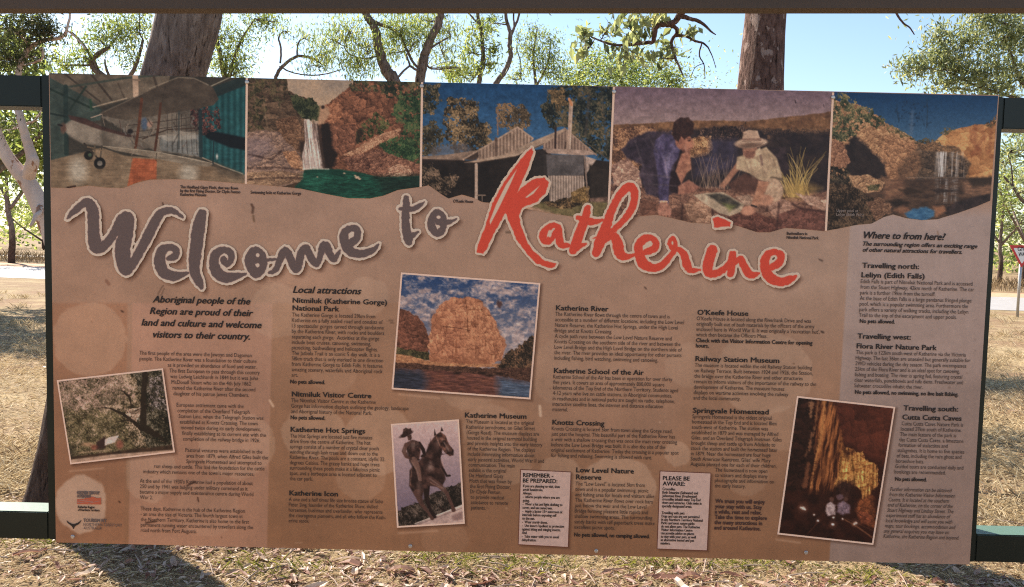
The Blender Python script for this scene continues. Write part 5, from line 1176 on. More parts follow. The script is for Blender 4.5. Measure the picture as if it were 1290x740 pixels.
# ------------------------------------------------------------------ photograph: two walkers with a map
p = strip_canvas(775.0, 1047.8, 767.6, 1038.6, .8, (765, 105, 3.7))
p.vgrad((104, 84, 96), (142, 118, 116), 20, 200)
p.poly([(20, 195), (180, 188), (300, 180), (500, 174), (660, 178), (800, 162), (930, 148), (1050, 132), (1050, 300), (20, 300)], (128, 92, 66), (96, 68, 52), soft=3, vs=40, var=.25, wob=4, seed=2, streak=2)
p.poly([(20, 230), (400, 215), (560, 205), (700, 215), (1050, 230), (1050, 800), (20, 800)], (62, 50, 48), (46, 40, 44), soft=10, vs=60, wob=12, seed=3)
p.foliage([(0, 205), (200, 205), (300, 230), (200, 330), (120, 420), (0, 440)], (78, 56, 48), (124, 88, 68), (168, 124, 92), 12, 20, seed=4)
p.foliage([(700, 215), (1060, 205), (1060, 262), (760, 262)], (56, 46, 44), (92, 70, 58), (128, 94, 70), 10, 16, hole=.36, seed=44)
p.foliage([(420, 215), (520, 205), (640, 192), (670, 240), (560, 280), (420, 250)], (40, 34, 36), (64, 50, 48), (120, 92, 78), 11, 14, hole=.3, seed=5)
p.foliage([(370, 260), (480, 250), (492, 310), (440, 352), (370, 340)], (96, 68, 52), (150, 108, 76), (192, 148, 106), 8, 14, seed=6)
p.poly([(480, 260), (600, 260), (600, 400), (400, 440), (400, 350), (480, 330)], (66, 60, 78), (54, 48, 60), soft=18, vs=50, seed=7)
p.poly([(740, 230), (1050, 230), (1050, 500), (850, 500), (830, 330)], (44, 38, 42), (58, 48, 48), soft=14, vs=50, seed=8)
p.rock([(20, 380), (90, 352), (150, 410), (162, 490), (100, 474), (30, 484)], (104, 74, 66), (198, 156, 132), 18, .18, 20, 1., wob=10, seed=9)
p.rock([(0, 470), (160, 490), (400, 480), (560, 490), (820, 520), (1060, 500), (1060, 800), (0, 800)], (66, 46, 43), (152, 110, 90), 46, .16, 12, 1.6, wob=10, soft=6, seed=10)
rs = np.random.RandomState(6)
for i in range(46):
    a = rs.uniform(-.75, .6); L = rs.uniform(110, 250); bx = 880+rs.randn()*26; p.line([(bx, 530), (bx+math.sin(a)*L*.5, 530-L*.55), (bx+math.sin(a)*L*1.05, 530-L*math.cos(a)*.95)], [4, 3, 1.5], [(176, 146, 84), (150, 124, 70), (196, 164, 104)][i % 3], .75, soft=1.8)
for i in range(40):
    a = rs.uniform(-.4, .5); L = rs.uniform(80, 170); bx = 490+rs.randn()*50; p.line([(bx, 490), (bx+math.sin(a)*L, 490-L)], [3, 1.5], [(140, 112, 98), (116, 94, 86), (160, 130, 104)][i % 3], .55, soft=1.8)
p.poly([(815, 500), (850, 460), (950, 470), (1000, 490), (900, 540), (820, 535)], (160, 126, 72), soft=18, a=.6)
# rocks in front
for P, c1_, c2_, sd_ in (([(360, 560), (420, 535), (480, 580), (490, 650), (400, 655), (350, 610)], (170, 130, 106), (120, 86, 70), 11), ([(300, 590), (360, 575), (380, 640), (330, 650)], (110, 78, 64), (84, 58, 50), 12), ([(560, 620), (680, 600), (790, 640), (800, 700), (640, 720), (560, 680)], (112, 72, 62), (78, 50, 46), 13),
                         ([(740, 560), (800, 530), (860, 560), (850, 620), (770, 620)], (160, 122, 104), (120, 86, 74), 14), ([(800, 610), (900, 580), (1030, 600), (1030, 700), (860, 690), (790, 680)], (120, 78, 68), (80, 54, 50), 15), ([(880, 515), (940, 520), (1030, 550), (1030, 600), (930, 560)], (182, 144, 124), (150, 112, 94), 16),
                         ([(160, 540), (240, 560), (330, 610), (250, 640), (150, 610)], (130, 88, 72), (90, 62, 54), 17), ([(600, 530), (660, 520), (700, 560), (640, 575)], (180, 146, 124), (140, 108, 92), 18)):
    p.rock(P, tuple(v*.8 for v in c2_), tuple(min(255, v*1.08) for v in c1_), 34, .12, 15, 1.3, wob=7, soft=4, seed=sd_, rough=.4)
for P in ([(490, 590), (500, 660)], [(800, 560), (790, 680)], [(350, 570), (345, 650)], [(860, 560), (900, 585), (1020, 600)], [(600, 690), (680, 690)]): p.line(P, 9, (56, 38, 38), .7, soft=5)
# left walker: pack, shirt, head, arms
p.poly([(66, 310), (110, 260), (190, 225), (300, 225), (330, 300), (335, 500), (250, 540), (180, 515), (150, 430), (160, 380), (90, 350)], (52, 44, 54), (70, 58, 68), soft=5, vs=40, var=.2, wob=6, seed=20)
p.poly([(310, 260), (380, 290), (350, 470), (330, 520), (280, 500), (290, 350)], (48, 36, 40), soft=6)
p.poly([(330, 480), (380, 450), (430, 485), (400, 510), (330, 520)], (156, 106, 88), (128, 84, 72), soft=4, vs=20)
p.poly([(225, 265), (265, 235), (310, 245), (345, 290), (330, 350), (300, 390), (288, 470), (285, 565), (245, 568), (238, 470), (228, 380), (215, 320)], (94, 84, 112), (64, 56, 80), soft=4, vs=26, var=.2, seed=21)
p.poly([(262, 340), (300, 330), (305, 400), (275, 410)], (136, 124, 150), soft=14, a=.6); p.line([(268, 360), (280, 440)], 8, (150, 130, 150), .5, soft=4)
p.line([(250, 300), (240, 520)], 8, (66, 56, 84), .6, soft=5)
p.poly([(248, 550), (276, 550), (300, 590), (296, 616), (240, 616), (235, 590)], (176, 124, 104), (140, 92, 78), soft=3, vs=12); p.line([(248, 552), (278, 552)], 9, (200, 160, 130), .8)
for i in range(4): p.line([(250+i*13, 590), (244+i*15, 622)], 7, (170, 116, 98), .9, soft=2)
p.poly([(345, 330), (385, 310), (392, 400), (370, 420), (345, 470), (318, 410)], (172, 118, 94), (130, 84, 70), soft=4, vs=20)
p.ell(355, 272, 38, 40, (150, 98, 80), soft=4); p.poly([(360, 255), (395, 262), (400, 300), (370, 315)], (168, 112, 90), soft=5)
p.poly([(302, 240), (308, 185), (340, 160), (380, 160), (404, 190), (402, 235), (380, 250), (360, 262), (345, 250), (335, 275), (312, 260)], (52, 36, 36), (66, 46, 42), soft=4, vs=12, wob=4, seed=22)
p.ell(382, 268, 7, 3.5, (58, 36, 34), soft=2.5); p.line([(372, 260), (394, 260)], 4, (70, 44, 40), .7); p.line([(398, 268), (406, 286), (398, 290)], 5, (176, 118, 96), .8); p.line([(378, 304), (396, 302)], 3.5, (96, 54, 48), .8); p.poly([(345, 300), (375, 310), (385, 325), (350, 322)], (112, 72, 62), soft=6, a=.7); p.ell(340, 272, 7, 11, (136, 88, 74), soft=3); p.line([(360, 290), (372, 330)], 10, (170, 120, 100), .7, soft=4)
# right walker: hat, shirt, arms, shorts
p.poly([(760, 300), (830, 300), (850, 400), (830, 440), (780, 380)], (64, 52, 56), (48, 40, 44), soft=6, vs=24, wob=6, seed=23)
p.poly([(560, 470), (640, 420), (720, 450), (760, 520), (640, 515), (580, 495)], (92, 62, 54), soft=6, a=.8)
p.poly([(620, 345), (660, 350), (600, 420), (545, 490), (520, 480), (560, 430)], (168, 120, 96), (134, 92, 76), soft=4, vs=30)
p.poly([(605, 345), (690, 320), (740, 298), (790, 350), (812, 420), (815, 452), (760, 465), (705, 450), (660, 420), (600, 400)], (182, 156, 126), (150, 124, 102), soft=4, vs=40, var=.1, seed=24)
p.line([(708, 310), (722, 380)], 12, (110, 84, 76), .8, soft=3); p.line([(765, 440), (815, 450)], 12, (96, 80, 66), .8, soft=3); p.line([(660, 345), (680, 440)], 10, (126, 100, 84), .5, soft=6)
p.ell(770, 500, 50, 56, (172, 140, 116), soft=5, var=.1); p.ell(735, 545, 40, 26, (166, 118, 96), soft=5)
p.poly([(705, 455), (755, 460), (735, 510), (700, 575), (670, 565), (690, 510)], (176, 126, 100), (146, 100, 80), soft=4, vs=30)
p.ell(655, 595, 34, 22, (172, 120, 98), soft=4); p.line([(672, 570), (695, 575)], 9, (60, 48, 46), .9)
p.ell(665, 312, 34, 34, (146, 102, 84), soft=4); p.line([(648, 318), (660, 320)], 4, (76, 48, 44), .7); p.line([(640, 322), (634, 336), (644, 340)], 5, (168, 120, 98), .7); p.ell(694, 316, 6, 10, (128, 86, 72), soft=3); p.poly([(635, 320), (690, 318), (680, 350), (645, 350)], (120, 82, 70), soft=5); p.poly([(690, 315), (712, 300), (720, 330), (690, 345)], (190, 160, 132), soft=4)
p.ell(670, 279, 76, 24, (166, 136, 116), soft=3, rot=-4); p.ell(668, 290, 60, 12, (96, 72, 62), soft=5, a=.8, rot=-4); p.poly([(628, 268), (634, 228), (660, 218), (700, 222), (714, 262), (670, 272)], (180, 148, 126), (150, 120, 102), soft=3, vs=40); p.line([(630, 262), (714, 262)], 9, (120, 90, 78), .8, soft=3)
# map
p.poly([(402, 522), (460, 512), (540, 508), (640, 565), (620, 600), (570, 620), (520, 605), (450, 560)], (176, 152, 128), (150, 128, 108), soft=3, vs=20, seed=25)
p.poly([(460, 520), (530, 512), (630, 565), (590, 590), (540, 570)], (84, 76, 66), (60, 56, 54), soft=6, vs=14, wob=6, seed=26); p.poly([(540, 560), (600, 570), (570, 600)], (110, 112, 64), soft=8, a=.7)
p.line([(875, 80), (878, 92)], 6, (60, 46, 50), .8); p.line([(1008, 100), (1010, 112)], 4, (60, 46, 50), .8)
for P in ([(232, 300), (262, 380), (250, 470)], [(280, 260), (300, 330), (292, 390)], [(262, 250), (240, 330)]): p.line(P, 5, (64, 54, 84), .55, soft=4, wob=4)
for P in ([(130, 270), (170, 400)], [(190, 240), (230, 320)], [(150, 420), (300, 440)], [(190, 470), (320, 480)]): p.line(P, 6, (92, 80, 86), .55, soft=4, wob=4)
for P in ([(700, 350), (740, 430)], [(770, 340), (790, 420)], [(640, 360), (660, 410)], [(740, 310), (770, 380)]): p.line(P, 5, (136, 110, 92), .6, soft=4, wob=4)
p.line([(630, 272), (715, 268)], 3, (90, 66, 58), .6); p.line([(720, 285), (740, 276)], 4, (196, 164, 142), .6)
w = fbm(p.x/20, p.y/16, 19, 4); p.C = np.clip(p.C*(1+(w[..., None]-.5)*.32), 0, 1); p.faded(.86, .05); p.grain(.10, .5, 3)
lay('photo_print', p, .0008, 'printed photograph of two walkers crouching over a map')

# ------------------------------------------------------------------ photograph: falls and red cliffs
p = strip_canvas(1050.8, 1257.2, 1041.8, 1247.2, .8, (1035, 110, 4.113))
p.vgrad((26, 58, 94), (66, 98, 128), 40, 290)
RC = [(0, 60), (200, 90), (340, 190), (420, 230), (480, 270), (520, 330), (450, 490), (0, 540)]
p.rock(RC, (96, 66, 50), (198, 150, 110), 24, .16, 25, 1., wob=12, seed=2)
p.foliage([(0, 40), (110, 30), (205, 90), (330, 170), (300, 200), (200, 200), (180, 262), (110, 285), (0, 270)], (46, 52, 42), (82, 84, 62), (138, 118, 84), 14, 26, hole=.33, seed=3)
p.foliage([(300, 170), (420, 225), (480, 275), (440, 270), (330, 215)], (60, 60, 46), (96, 88, 64), (130, 108, 78), 8, 14, hole=.4, seed=33)
p.rock([(330, 250), (470, 290), (510, 330), (430, 400), (400, 500), (310, 500), (300, 360)], (92, 64, 50), (192, 140, 102), 22, .14, 50, 1.2, wob=8, seed=7)
p.rock([(585, 285), (640, 232), (720, 208), (800, 195), (860, 190), (920, 160), (920, 490), (740, 475), (690, 335)], (132, 84, 54), (200, 146, 96), 60, .07, 78, .55, wob=6, seed=5, rough=.35)
for P, w in (([(800, 205), (790, 280), (815, 340)], 24), ([(830, 210), (845, 260), (780, 350)], 20), ([(770, 210), (775, 270)], 12), ([(880, 200), (870, 330)], 10), ([(850, 330), (900, 380)], 10)): p.line(P, w, (124, 70, 50), .5, soft=8, wob=10, seed=3, ws=14)
p.foliage([(610, 240), (650, 200), (700, 215), (640, 250)], (60, 62, 50), (92, 84, 62), (120, 104, 76), 8, 10, hole=.4, seed=8); p.foliage([(840, 190), (920, 140), (920, 190), (860, 215)], (56, 50, 42), (96, 76, 56), (120, 94, 68), 8, 10, hole=.4, seed=9)
p.foliage([(480, 290), (540, 265), (610, 280), (620, 310), (520, 315)], (52, 52, 44), (84, 76, 58), (110, 92, 68), 8, 10, hole=.35, seed=10)
p.rock([(400, 420), (440, 370), (480, 340), (510, 300), (560, 296), (610, 310), (660, 318), (705, 322), (735, 360), (770, 400), (745, 478), (390, 490)], (40, 36, 36), (118, 94, 76), 22, .2, 88, .4, wob=20, ws=34, soft=9, seed=6)
p.rock([(500, 290), (570, 285), (640, 300), (720, 312), (700, 345), (600, 335), (520, 325)], (66, 52, 44), (150, 112, 82), 16, .18, 10, 1.6, wob=12, soft=5, seed=61)
p.rock([(395, 400), (450, 350), (500, 330), (520, 400), (480, 480), (390, 490)], (72, 54, 46), (150, 108, 80), 22, .16, 70, .6, wob=16, soft=12, seed=62, a=.8)
I = p._box(560, 760, 315, 472); xx = p.x[I]; yy = p.y[I]
st = fbm((xx+(yy-330)*.06)/7., yy/120., 6, 3); env = np.exp(-((xx+(yy-330)*.06-626)/30)**4)+.6*np.exp(-((xx+(yy-330)*.06-692)/22)**4)+.35*np.exp(-((xx-735)/12)**4)
m = (np.clip((st-.36)*3.2, 0, 1)*env*np.clip((yy-330)/10, 0, 1)*np.clip((468-yy)/6, 0, 1)*.95)[..., None]; p.C[I] = p.C[I]*(1-m)+L3((184, 176, 174))*m
p.poly([(120, 310), (170, 250), (240, 310), (320, 390), (345, 470), (200, 480), (130, 440)], (44, 38, 40), (56, 48, 48), soft=8, wob=18, ws=24, vs=30, seed=9)
p.rock([(0, 260), (110, 285), (150, 390), (100, 430), (0, 420)], (86, 58, 48), (174, 126, 98), 16, .18, 0, 1., wob=10, seed=10)
p.poly([(0, 470), (420, 480), (920, 466), (920, 770), (0, 770)], (92, 70, 58), (62, 50, 46), soft=6, vs=50, seed=11, streak=3, ang=0)
p.poly([(320, 480), (425, 475), (430, 560), (320, 590)], (144, 104, 80), (108, 76, 62), soft=12, vs=40, a=.8, streak=3, ang=0, wob=6); p.poly([(730, 490), (895, 480), (880, 560), (740, 560)], (140, 102, 80), (100, 76, 64), soft=12, vs=30, a=.8, streak=3, ang=0)
p.poly([(760, 470), (900, 462), (900, 500), (780, 520)], (54, 46, 42), soft=10, a=.85, wob=8)
I = p._box(400, 760, 474, 610); xx = p.x[I]; yy = p.y[I]
st = fbm(xx/7., yy/60., 16, 3); rp = fbm(xx/40, yy/3.5, 17, 2); env = np.exp(-((xx-622)/30)**4)+.5*np.exp(-((xx-688)/20)**4)
m = (np.clip((st-.34)*2.4, 0, 1)*env*np.clip((rp-.2)*2.2, 0, 1)*np.clip((608-yy)/20, 0, 1)*.9)[..., None]; p.C[I] = p.C[I]*(1-m)+L3((176, 172, 172))*m
p.line([(440, 469), (740, 469)], 4, (150, 130, 120), .4, soft=3, wob=1.5); p.poly([(560, 530), (620, 524), (680, 540), (600, 552)], (50, 42, 42), soft=5, a=.85, wob=5); p.poly([(400, 530), (470, 522), (530, 545), (440, 560)], (54, 44, 40), soft=7, a=.85, wob=6)
p.rock([(125, 492), (160, 460), (240, 453), (325, 495), (300, 540), (210, 548)], (92, 68, 54), (196, 150, 112), 20, .15, -15, 1.5, wob=7, seed=12); p.foliage([(230, 508), (305, 503), (290, 535), (240, 538)], (54, 52, 40), (84, 78, 58), (110, 100, 70), 7, 6, seed=41)
p.foliage([(0, 400), (140, 420), (160, 500), (60, 540), (0, 520)], (38, 36, 34), (66, 58, 50), (98, 84, 66), 12, 14, hole=.3, seed=42)
p.foliage([(0, 500), (130, 500), (230, 560), (330, 600), (350, 660), (240, 730), (0, 770)], (36, 31, 29), (60, 49, 42), (104, 82, 64), 12, 14, seed=13)
p.rock([(230, 600), (300, 570), (350, 590), (365, 650), (280, 690)], (66, 48, 42), (148, 110, 86), 15, .2, 0, 1., wob=10, seed=15)
p.poly([(330, 590), (400, 582), (460, 600), (390, 620)], (48, 40, 38), soft=7, wob=6); p.poly([(370, 640), (420, 612), (470, 640), (440, 670)], (150, 106, 80), (120, 82, 66), soft=9, a=.8, wob=8, vs=18)
p.poly([(610, 645), (700, 595), (800, 565), (920, 548), (920, 600), (780, 650), (660, 665)], (68, 56, 56), (46, 40, 42), soft=5, vs=40, wob=5, seed=16, streak=2)
p.poly([(430, 655), (470, 632), (540, 622), (590, 640), (580, 672), (520, 695), (450, 680)], (70, 110, 142), (50, 88, 122), soft=6, wob=5, vs=26, streak=3, ang=0); p.poly([(578, 620), (630, 616), (645, 645), (590, 672)], (150, 102, 76), soft=8, a=.85, wob=6)
rs = np.random.RandomState(8)
for i in range(60):
    q = rs.uniform(380, 570); w = rs.uniform(70, 200); p.ell(q, w, rs.uniform(2, 8), rs.uniform(2, 5), (30, 46, 66), soft=2.5, a=.55, rot=rs.rand()*180, wob=2, ws=4)
p.line([(470, 130), (462, 240)], 14, (120, 118, 128), .35, soft=9, wob=7); p.line([(545, 60), (548, 130), (543, 210)], 4, (40, 52, 66), .6, soft=3, wob=4); p.line([(390, 90), (400, 180)], 4, (40, 52, 66), .45, soft=3, wob=4)
p.faded(.86, .06); p.grain(.11, .5, 3)
lay('photo_print', p, .0008, 'printed photograph of falls between red cliffs')

# white rules between the photographs
for (xt, xb, y0, y1) in ((311.2, 309.9, 99, 232), (531.8, 530.0, 104, 236), (773.4, 766.0, 110, 276), (1049.3, 1040.2, 117, 291)):
    n = 2; P = np.array([(xt-1.35, y0), (xt+1.35, y0), (xb+1.35, y1), (xb-1.35, y1)]); Vv = wall(P[:, 0], P[:, 1]); Vv[:, 1] -= .0013
    on_board('dividing_rule', Vv, np.array([[0, 3, 2, 1]]), M_PRINT, col=np.tile(lin(np.array((196, 166, 150))/255.)/INK_K, (4, 1)))

# ------------------------------------------------------------------ tilted snapshots with white borders
def bordered(Q, step, z, bw=2.3, col=(206, 172, 156)):
    Vv = wall(Q[:, 0], Q[:, 1]); Vv[:, 1] -= .0006
    on_board('photo_border', Vv, np.array([[0, 3, 2, 1]]), M_PRINT, col=np.tile(lin(np.array(col)/255.)/INK_K, (4, 1)))
    return quad_canvas(inset(Q, bw), step, z)
p = bordered(Q_TREE, .8, (65, 455, 5.285), 2.0)
p.fill((112, 96, 78))
QT = [(30, 110), (760, 30), (840, 620), (110, 700)]
p.foliage([(0, 80), (900, -20), (900, 700), (0, 720)], (50, 44, 34), (112, 96, 76), (176, 148, 128), 15, 5, seed=2)
p.foliage([(40, 120), (460, 70), (540, 230), (330, 330), (60, 330)], (84, 74, 60), (146, 118, 104), (196, 160, 146), 13, 40, hole=.34, seed=3, a=.85)
p.foliage([(80, 330), (460, 330), (560, 600), (130, 640)], (52, 46, 34), (98, 88, 64), (146, 126, 98), 13, 34, hole=.3, seed=4, a=.8)
p.foliage([(480, 310), (600, 320), (620, 420), (520, 410)], (96, 80, 68), (160, 130, 112), (200, 168, 150), 9, 14, hole=.3, seed=8)
p.foliage([(540, 60), (780, 20), (850, 600), (640, 570), (560, 420), (620, 300)], (32, 31, 27), (60, 55, 44), (118, 106, 92), 14, 26, hole=.2, seed=5)
p.foliage([(640, 110), (750, 90), (770, 330), (650, 330)], (60, 52, 48), (116, 102, 98), (168, 150, 146), 10, 20, hole=.46, seed=7)
for P, w in (([(625, 90), (612, 260), (612, 440), (690, 490)], [40, 36, 46, 40]), ([(600, 450), (540, 400), (480, 355), (400, 318), (335, 308)], [30, 22, 18, 12, 6]), ([(425, 408), (500, 392), (560, 410)], [8, 10, 14]), ([(465, 192), (520, 240), (535, 300)], [9, 14, 8]), ([(700, 480), (760, 540)], [24, 10]), ([(560, 330), (640, 300)], [8, 16])): p.line(P, w, (44, 36, 31), .92, soft=3, wob=6, ws=16)
p.poly([(110, 640), (420, 600), (830, 555), (840, 600), (120, 660)], (74, 56, 46), (54, 42, 36), soft=6, vs=30, wob=6, seed=9)
p.poly([(100, 660), (400, 622), (500, 614), (820, 590), (840, 640), (110, 720)], (172, 142, 124), (146, 118, 102), soft=5, vs=40, seed=10)
p.poly([(300, 540), (360, 500), (360, 580), (300, 590)], (60, 44, 42), soft=6); p.poly([(356, 524), (380, 508), (450, 494), (424, 540), (356, 562)], (188, 164, 156), soft=3); p.ell(455, 555, 24, 30, (128, 72, 62), soft=10, a=.7); p.ell(285, 575, 22, 18, (130, 66, 58), soft=8, a=.6); p.ell(240, 555, 34, 12, (176, 132, 106), soft=8, a=.7)
p.line([(180, 612), (400, 590)], 7, (172, 140, 116), .7, soft=4); p.ell(110, 600, 40, 40, (48, 44, 36), soft=18, a=.8)
p.faded(.95, .03); p.grain(.12, .5, 3)
lay('photo_print', p, .0011, 'printed photograph of a large tree in front of a shed roof')

p = bordered(Q_ROCK, .8, (485, 335, 4.229), 2.2)
xx, yy = p.x, p.y
f = .62*fbm(xx/58+fbm(xx/30, yy/30, 5)*1.2, yy/36, 3, 5)+.38*fbm(xx/20, yy/13, 8, 3); f = np.clip((f-.40+.0002*(yy-200))*4.6, 0, 1)[..., None]; g = np.clip((yy-60)/380, 0, 1)[..., None]
sh = np.clip(fbm(xx/24, yy/16, 12, 3)*1.5-.2, 0, 1)[..., None]
p.C = (np.array((40, 64, 104))*(1-g)+np.array((116, 112, 122))*g)/255*(1-f)+(np.array((128, 112, 116))*(1-sh)+np.array((186, 162, 156))*sh)/255*f
p.rock([(30, 215), (110, 235), (170, 270), (215, 315), (240, 400), (230, 480), (30, 470)], (62, 40, 34), (140, 88, 70), 22, .16, 20, 1.1, wob=10, seed=4)
p.foliage([(40, 430), (160, 450), (235, 465), (242, 500), (60, 492)], (44, 42, 32), (74, 68, 48), (104, 90, 62), 10, 8, seed=5)
RK = [(230, 400), (238, 345), (248, 290), (258, 255), (285, 222), (300, 205), (335, 188), (372, 164), (410, 170), (445, 162), (475, 166), (515, 190), (530, 212), (560, 240), (568, 270), (592, 300), (600, 345), (632, 385), (642, 430), (625, 495), (560, 530), (240, 518)]
p.rock(RK, (116, 70, 54), (206, 140, 104), 30, .10, 2, .8, wob=13, ws=26, seed=6, rough=.45, light=(.5, -.7))
p.rock([(420, 180), (520, 195), (600, 330), (640, 420), (620, 500), (430, 500), (415, 330)], (100, 60, 46), (212, 146, 108), 17, .16, 4, .75, wob=8, seed=16, rough=.4, a=.75, soft=14, light=(.5, -.7))
rs = np.random.RandomState(12)
for i in range(60):
    q = rs.uniform(250, 620); w = rs.uniform(190, 500)
    if sd_poly(np.array([q]), np.array([w]), RK)[0] < -8:
        P = [(q, w), (q+rs.randn()*4, w+rs.uniform(12, 46))] if rs.rand() < .5 else [(q, w), (q+rs.uniform(15, 60), w+rs.randn()*5)]
        p.line(P, rs.uniform(1.5, 3.5), (98, 56, 38), .6, soft=2, wob=4, seed=i)
p.line([(300, 322), (380, 330), (455, 345)], 5, (66, 38, 30), .85, soft=2, wob=6, ws=14); p.line([(425, 165), (440, 260), (440, 330)], 3.5, (86, 50, 36), .7, soft=2, wob=5); p.line([(380, 390), (376, 510)], 4, (116, 66, 44), .6, soft=3, wob=4)
p.poly([(260, 250), (330, 300), (300, 345), (240, 320)], (120, 72, 52), soft=18, a=.4, wob=14); p.poly([(250, 480), (420, 500), (560, 500), (560, 535), (240, 520)], (110, 66, 48), soft=16, a=.5, wob=8)
p.rock([(30, 465), (130, 478), (250, 512), (330, 520), (560, 524), (620, 520), (620, 542), (30, 530)], (120, 78, 58), (196, 138, 98), 26, .1, 4, 2.4, wob=5, seed=7)
p.foliage([(600, 545), (640, 462), (700, 440), (740, 398), (800, 365), (820, 600), (640, 565)], (36, 32, 30), (64, 52, 43), (128, 92, 70), 11, 14, seed=8)
p.poly([(20, 520), (300, 545), (540, 560), (820, 540), (820, 740), (20, 690)], (116, 72, 60), (88, 56, 52), soft=4, vs=40, seed=10, streak=4, ang=3)
p.poly([(20, 540), (190, 548), (225, 600), (210, 700), (20, 690)], (60, 62, 76), (44, 46, 56), soft=28, vs=40, seed=11, streak=4, ang=3, wob=12); p.poly([(600, 590), (820, 620), (820, 740), (600, 710)], (86, 96, 114), (64, 74, 92), soft=26, vs=40, seed=12, streak=4, ang=3, wob=12)
I = p._box(0, 900, 545, 760); w = fbm(p.x[I]/40, (p.y[I]-p.x[I]*.06)/4, 9, 3); p.C[I] = np.clip(p.C[I]*(1+(w[..., None]-.5)*.7), 0, 1)
p.rock([(30, 512), (300, 532), (560, 545), (800, 545), (790, 622), (700, 602), (560, 582), (300, 560), (30, 545)], (42, 30, 29), (110, 76, 62), 16, .2, 3, 2., wob=8, seed=13)
for cx, cy in ((385, 572), (520, 572), (560, 585), (610, 575)): p.ell(cx, cy, 22, 7, (46, 34, 32), soft=4, wob=3, ws=8)
p.ell(610, 205, 15, 18, (74, 46, 42), soft=5, wob=9, ws=8, a=.75)
p.faded(.88, .05); p.grain(.09, .5, 3)
lay('photo_print', p, .0011, 'printed photograph of a sunlit red rock dome beside water')

p = bordered(Q_HORSE, .7, (485, 520, 4.773), 2.2)
p.vgrad((186, 154, 148), (112, 96, 108), 60, 560)
p.foliage([(40, 610), (120, 560), (220, 535), (300, 480), (380, 440), (500, 415), (500, 560), (300, 640), (40, 720)], (36, 32, 31), (64, 54, 49), (104, 88, 80), 12, 14, seed=2)
p.poly([(170, 680), (300, 620), (480, 545), (490, 690), (170, 700)], (180, 150, 140), (150, 124, 118), soft=3, vs=40, seed=3); p.line([(180, 668), (480, 552)], 5, (210, 184, 172), .8); p.line([(200, 672), (480, 568)], 4, (110, 90, 86), .7); p.poly([(400, 620), (470, 590), (475, 640), (410, 650)], (120, 92, 88), soft=6, a=.7)
BZ = (84, 60, 55); BD = (44, 33, 33); BL = (134, 108, 100)
p.line([(330, 570), (360, 590)], 10, BD)
p.poly([(150, 370), (200, 330), (230, 380), (235, 470), (215, 520), (180, 500), (145, 440)], BZ, BD, soft=4, vs=24, seed=4)
p.line([(195, 480), (215, 540), (260, 600), (285, 635)], [46, 26, 16, 22], BZ, soft=3); p.line([(250, 420), (250, 520), (275, 590), (300, 625)], [46, 26, 16, 20], BD, soft=3)
p.poly([(148, 345), (190, 296), (262, 296), (305, 400), (255, 455), (190, 450), (150, 420)], BZ, BD, soft=5, vs=26, seed=44)
p.poly([(205, 290), (250, 240), (330, 270), (355, 340), (365, 400), (340, 450), (270, 440), (220, 420)], BZ, BD, soft=4, vs=30, seed=5)
p.poly([(240, 260), (262, 190), (300, 140), (345, 135), (350, 200), (335, 270), (330, 330), (270, 330)], BZ, BD, soft=4, vs=30, seed=6)
p.poly([(300, 135), (335, 115), (365, 140), (385, 190), (414, 225), (412, 256), (390, 262), (360, 240), (330, 200)], (124, 84, 72), BD, soft=3, vs=20, seed=7)
p.poly([(294, 140), (298, 96), (308, 132)], BD, soft=2); p.poly([(334, 112), (340, 86), (352, 110)], BD, soft=2)
p.ell(272, 322, 20, 26, BL, soft=12, a=.8); p.line([(345, 160), (385, 230)], 8, BL, .6, soft=4); p.ell(352, 170, 5, 4, (36, 24, 24), soft=2)
p.line([(325, 200), (345, 250), (385, 245)], 4, (52, 34, 32)); p.line([(345, 250), (280, 285), (235, 265)], 4, (52, 34, 32))
p.line([(270, 400), (330, 440), (370, 480), (405, 560), (412, 585)], [40, 30, 22, 18, 26], BZ, soft=3); p.line([(270, 395), (350, 455)], 7, BL, .6, soft=4); p.line([(345, 330), (372, 380), (390, 378)], 12, BD, soft=3)
p.line([(205, 185), (230, 222), (238, 252), (222, 262)], [24, 22, 18, 14], BD, soft=3)
p.poly([(122, 200), (136, 176), (165, 163), (195, 170), (212, 195), (214, 240), (204, 288), (152, 292), (142, 250)], (94, 66, 60), BD, soft=3, vs=16, seed=8)
p.ell(165, 200, 22, 20, BL, soft=14, a=.45); p.line([(185, 170), (178, 290)], 4, BD, .6, soft=3, wob=4); p.line([(150, 285), (206, 282)], 8, BD, .8, soft=3)
p.line([(128, 192), (114, 232), (128, 262), (168, 280)], [24, 24, 22, 14], (88, 62, 56), soft=3); p.line([(140, 205), (134, 245), (150, 262)], 5, (34, 26, 27), .7, soft=3); p.line([(118, 205), (110, 235)], 5, BL, .4, soft=3)
p.line([(172, 288), (196, 340), (206, 385), (212, 420)], [50, 42, 30, 22], (34, 27, 28), .75, soft=5)
p.line([(174, 286), (200, 338), (208, 385), (214, 418)], [42, 34, 24, 17], (108, 80, 72), soft=3); p.line([(166, 300), (196, 350), (202, 400)], 7, BL, .45, soft=4); p.poly([(203, 412), (222, 410), (238, 428), (230, 436), (206, 430)], (60, 44, 42), soft=3)
p.poly([(134, 140), (158, 132), (162, 152), (156, 166), (140, 166)], (84, 58, 52), BD, soft=3, vs=9); p.line([(136, 150), (150, 158)], 5, BL, .4, soft=3)
p.ell(128, 130, 42, 13, (50, 36, 35), soft=3, rot=-24, wob=2, ws=9); p.poly([(106, 128), (110, 100), (126, 90), (142, 98), (158, 92), (160, 116), (140, 132)], (66, 47, 44), BD, soft=3, vs=9, wob=2, ws=9); p.line([(112, 112), (130, 96), (152, 98)], 4, BL, .45, soft=3)
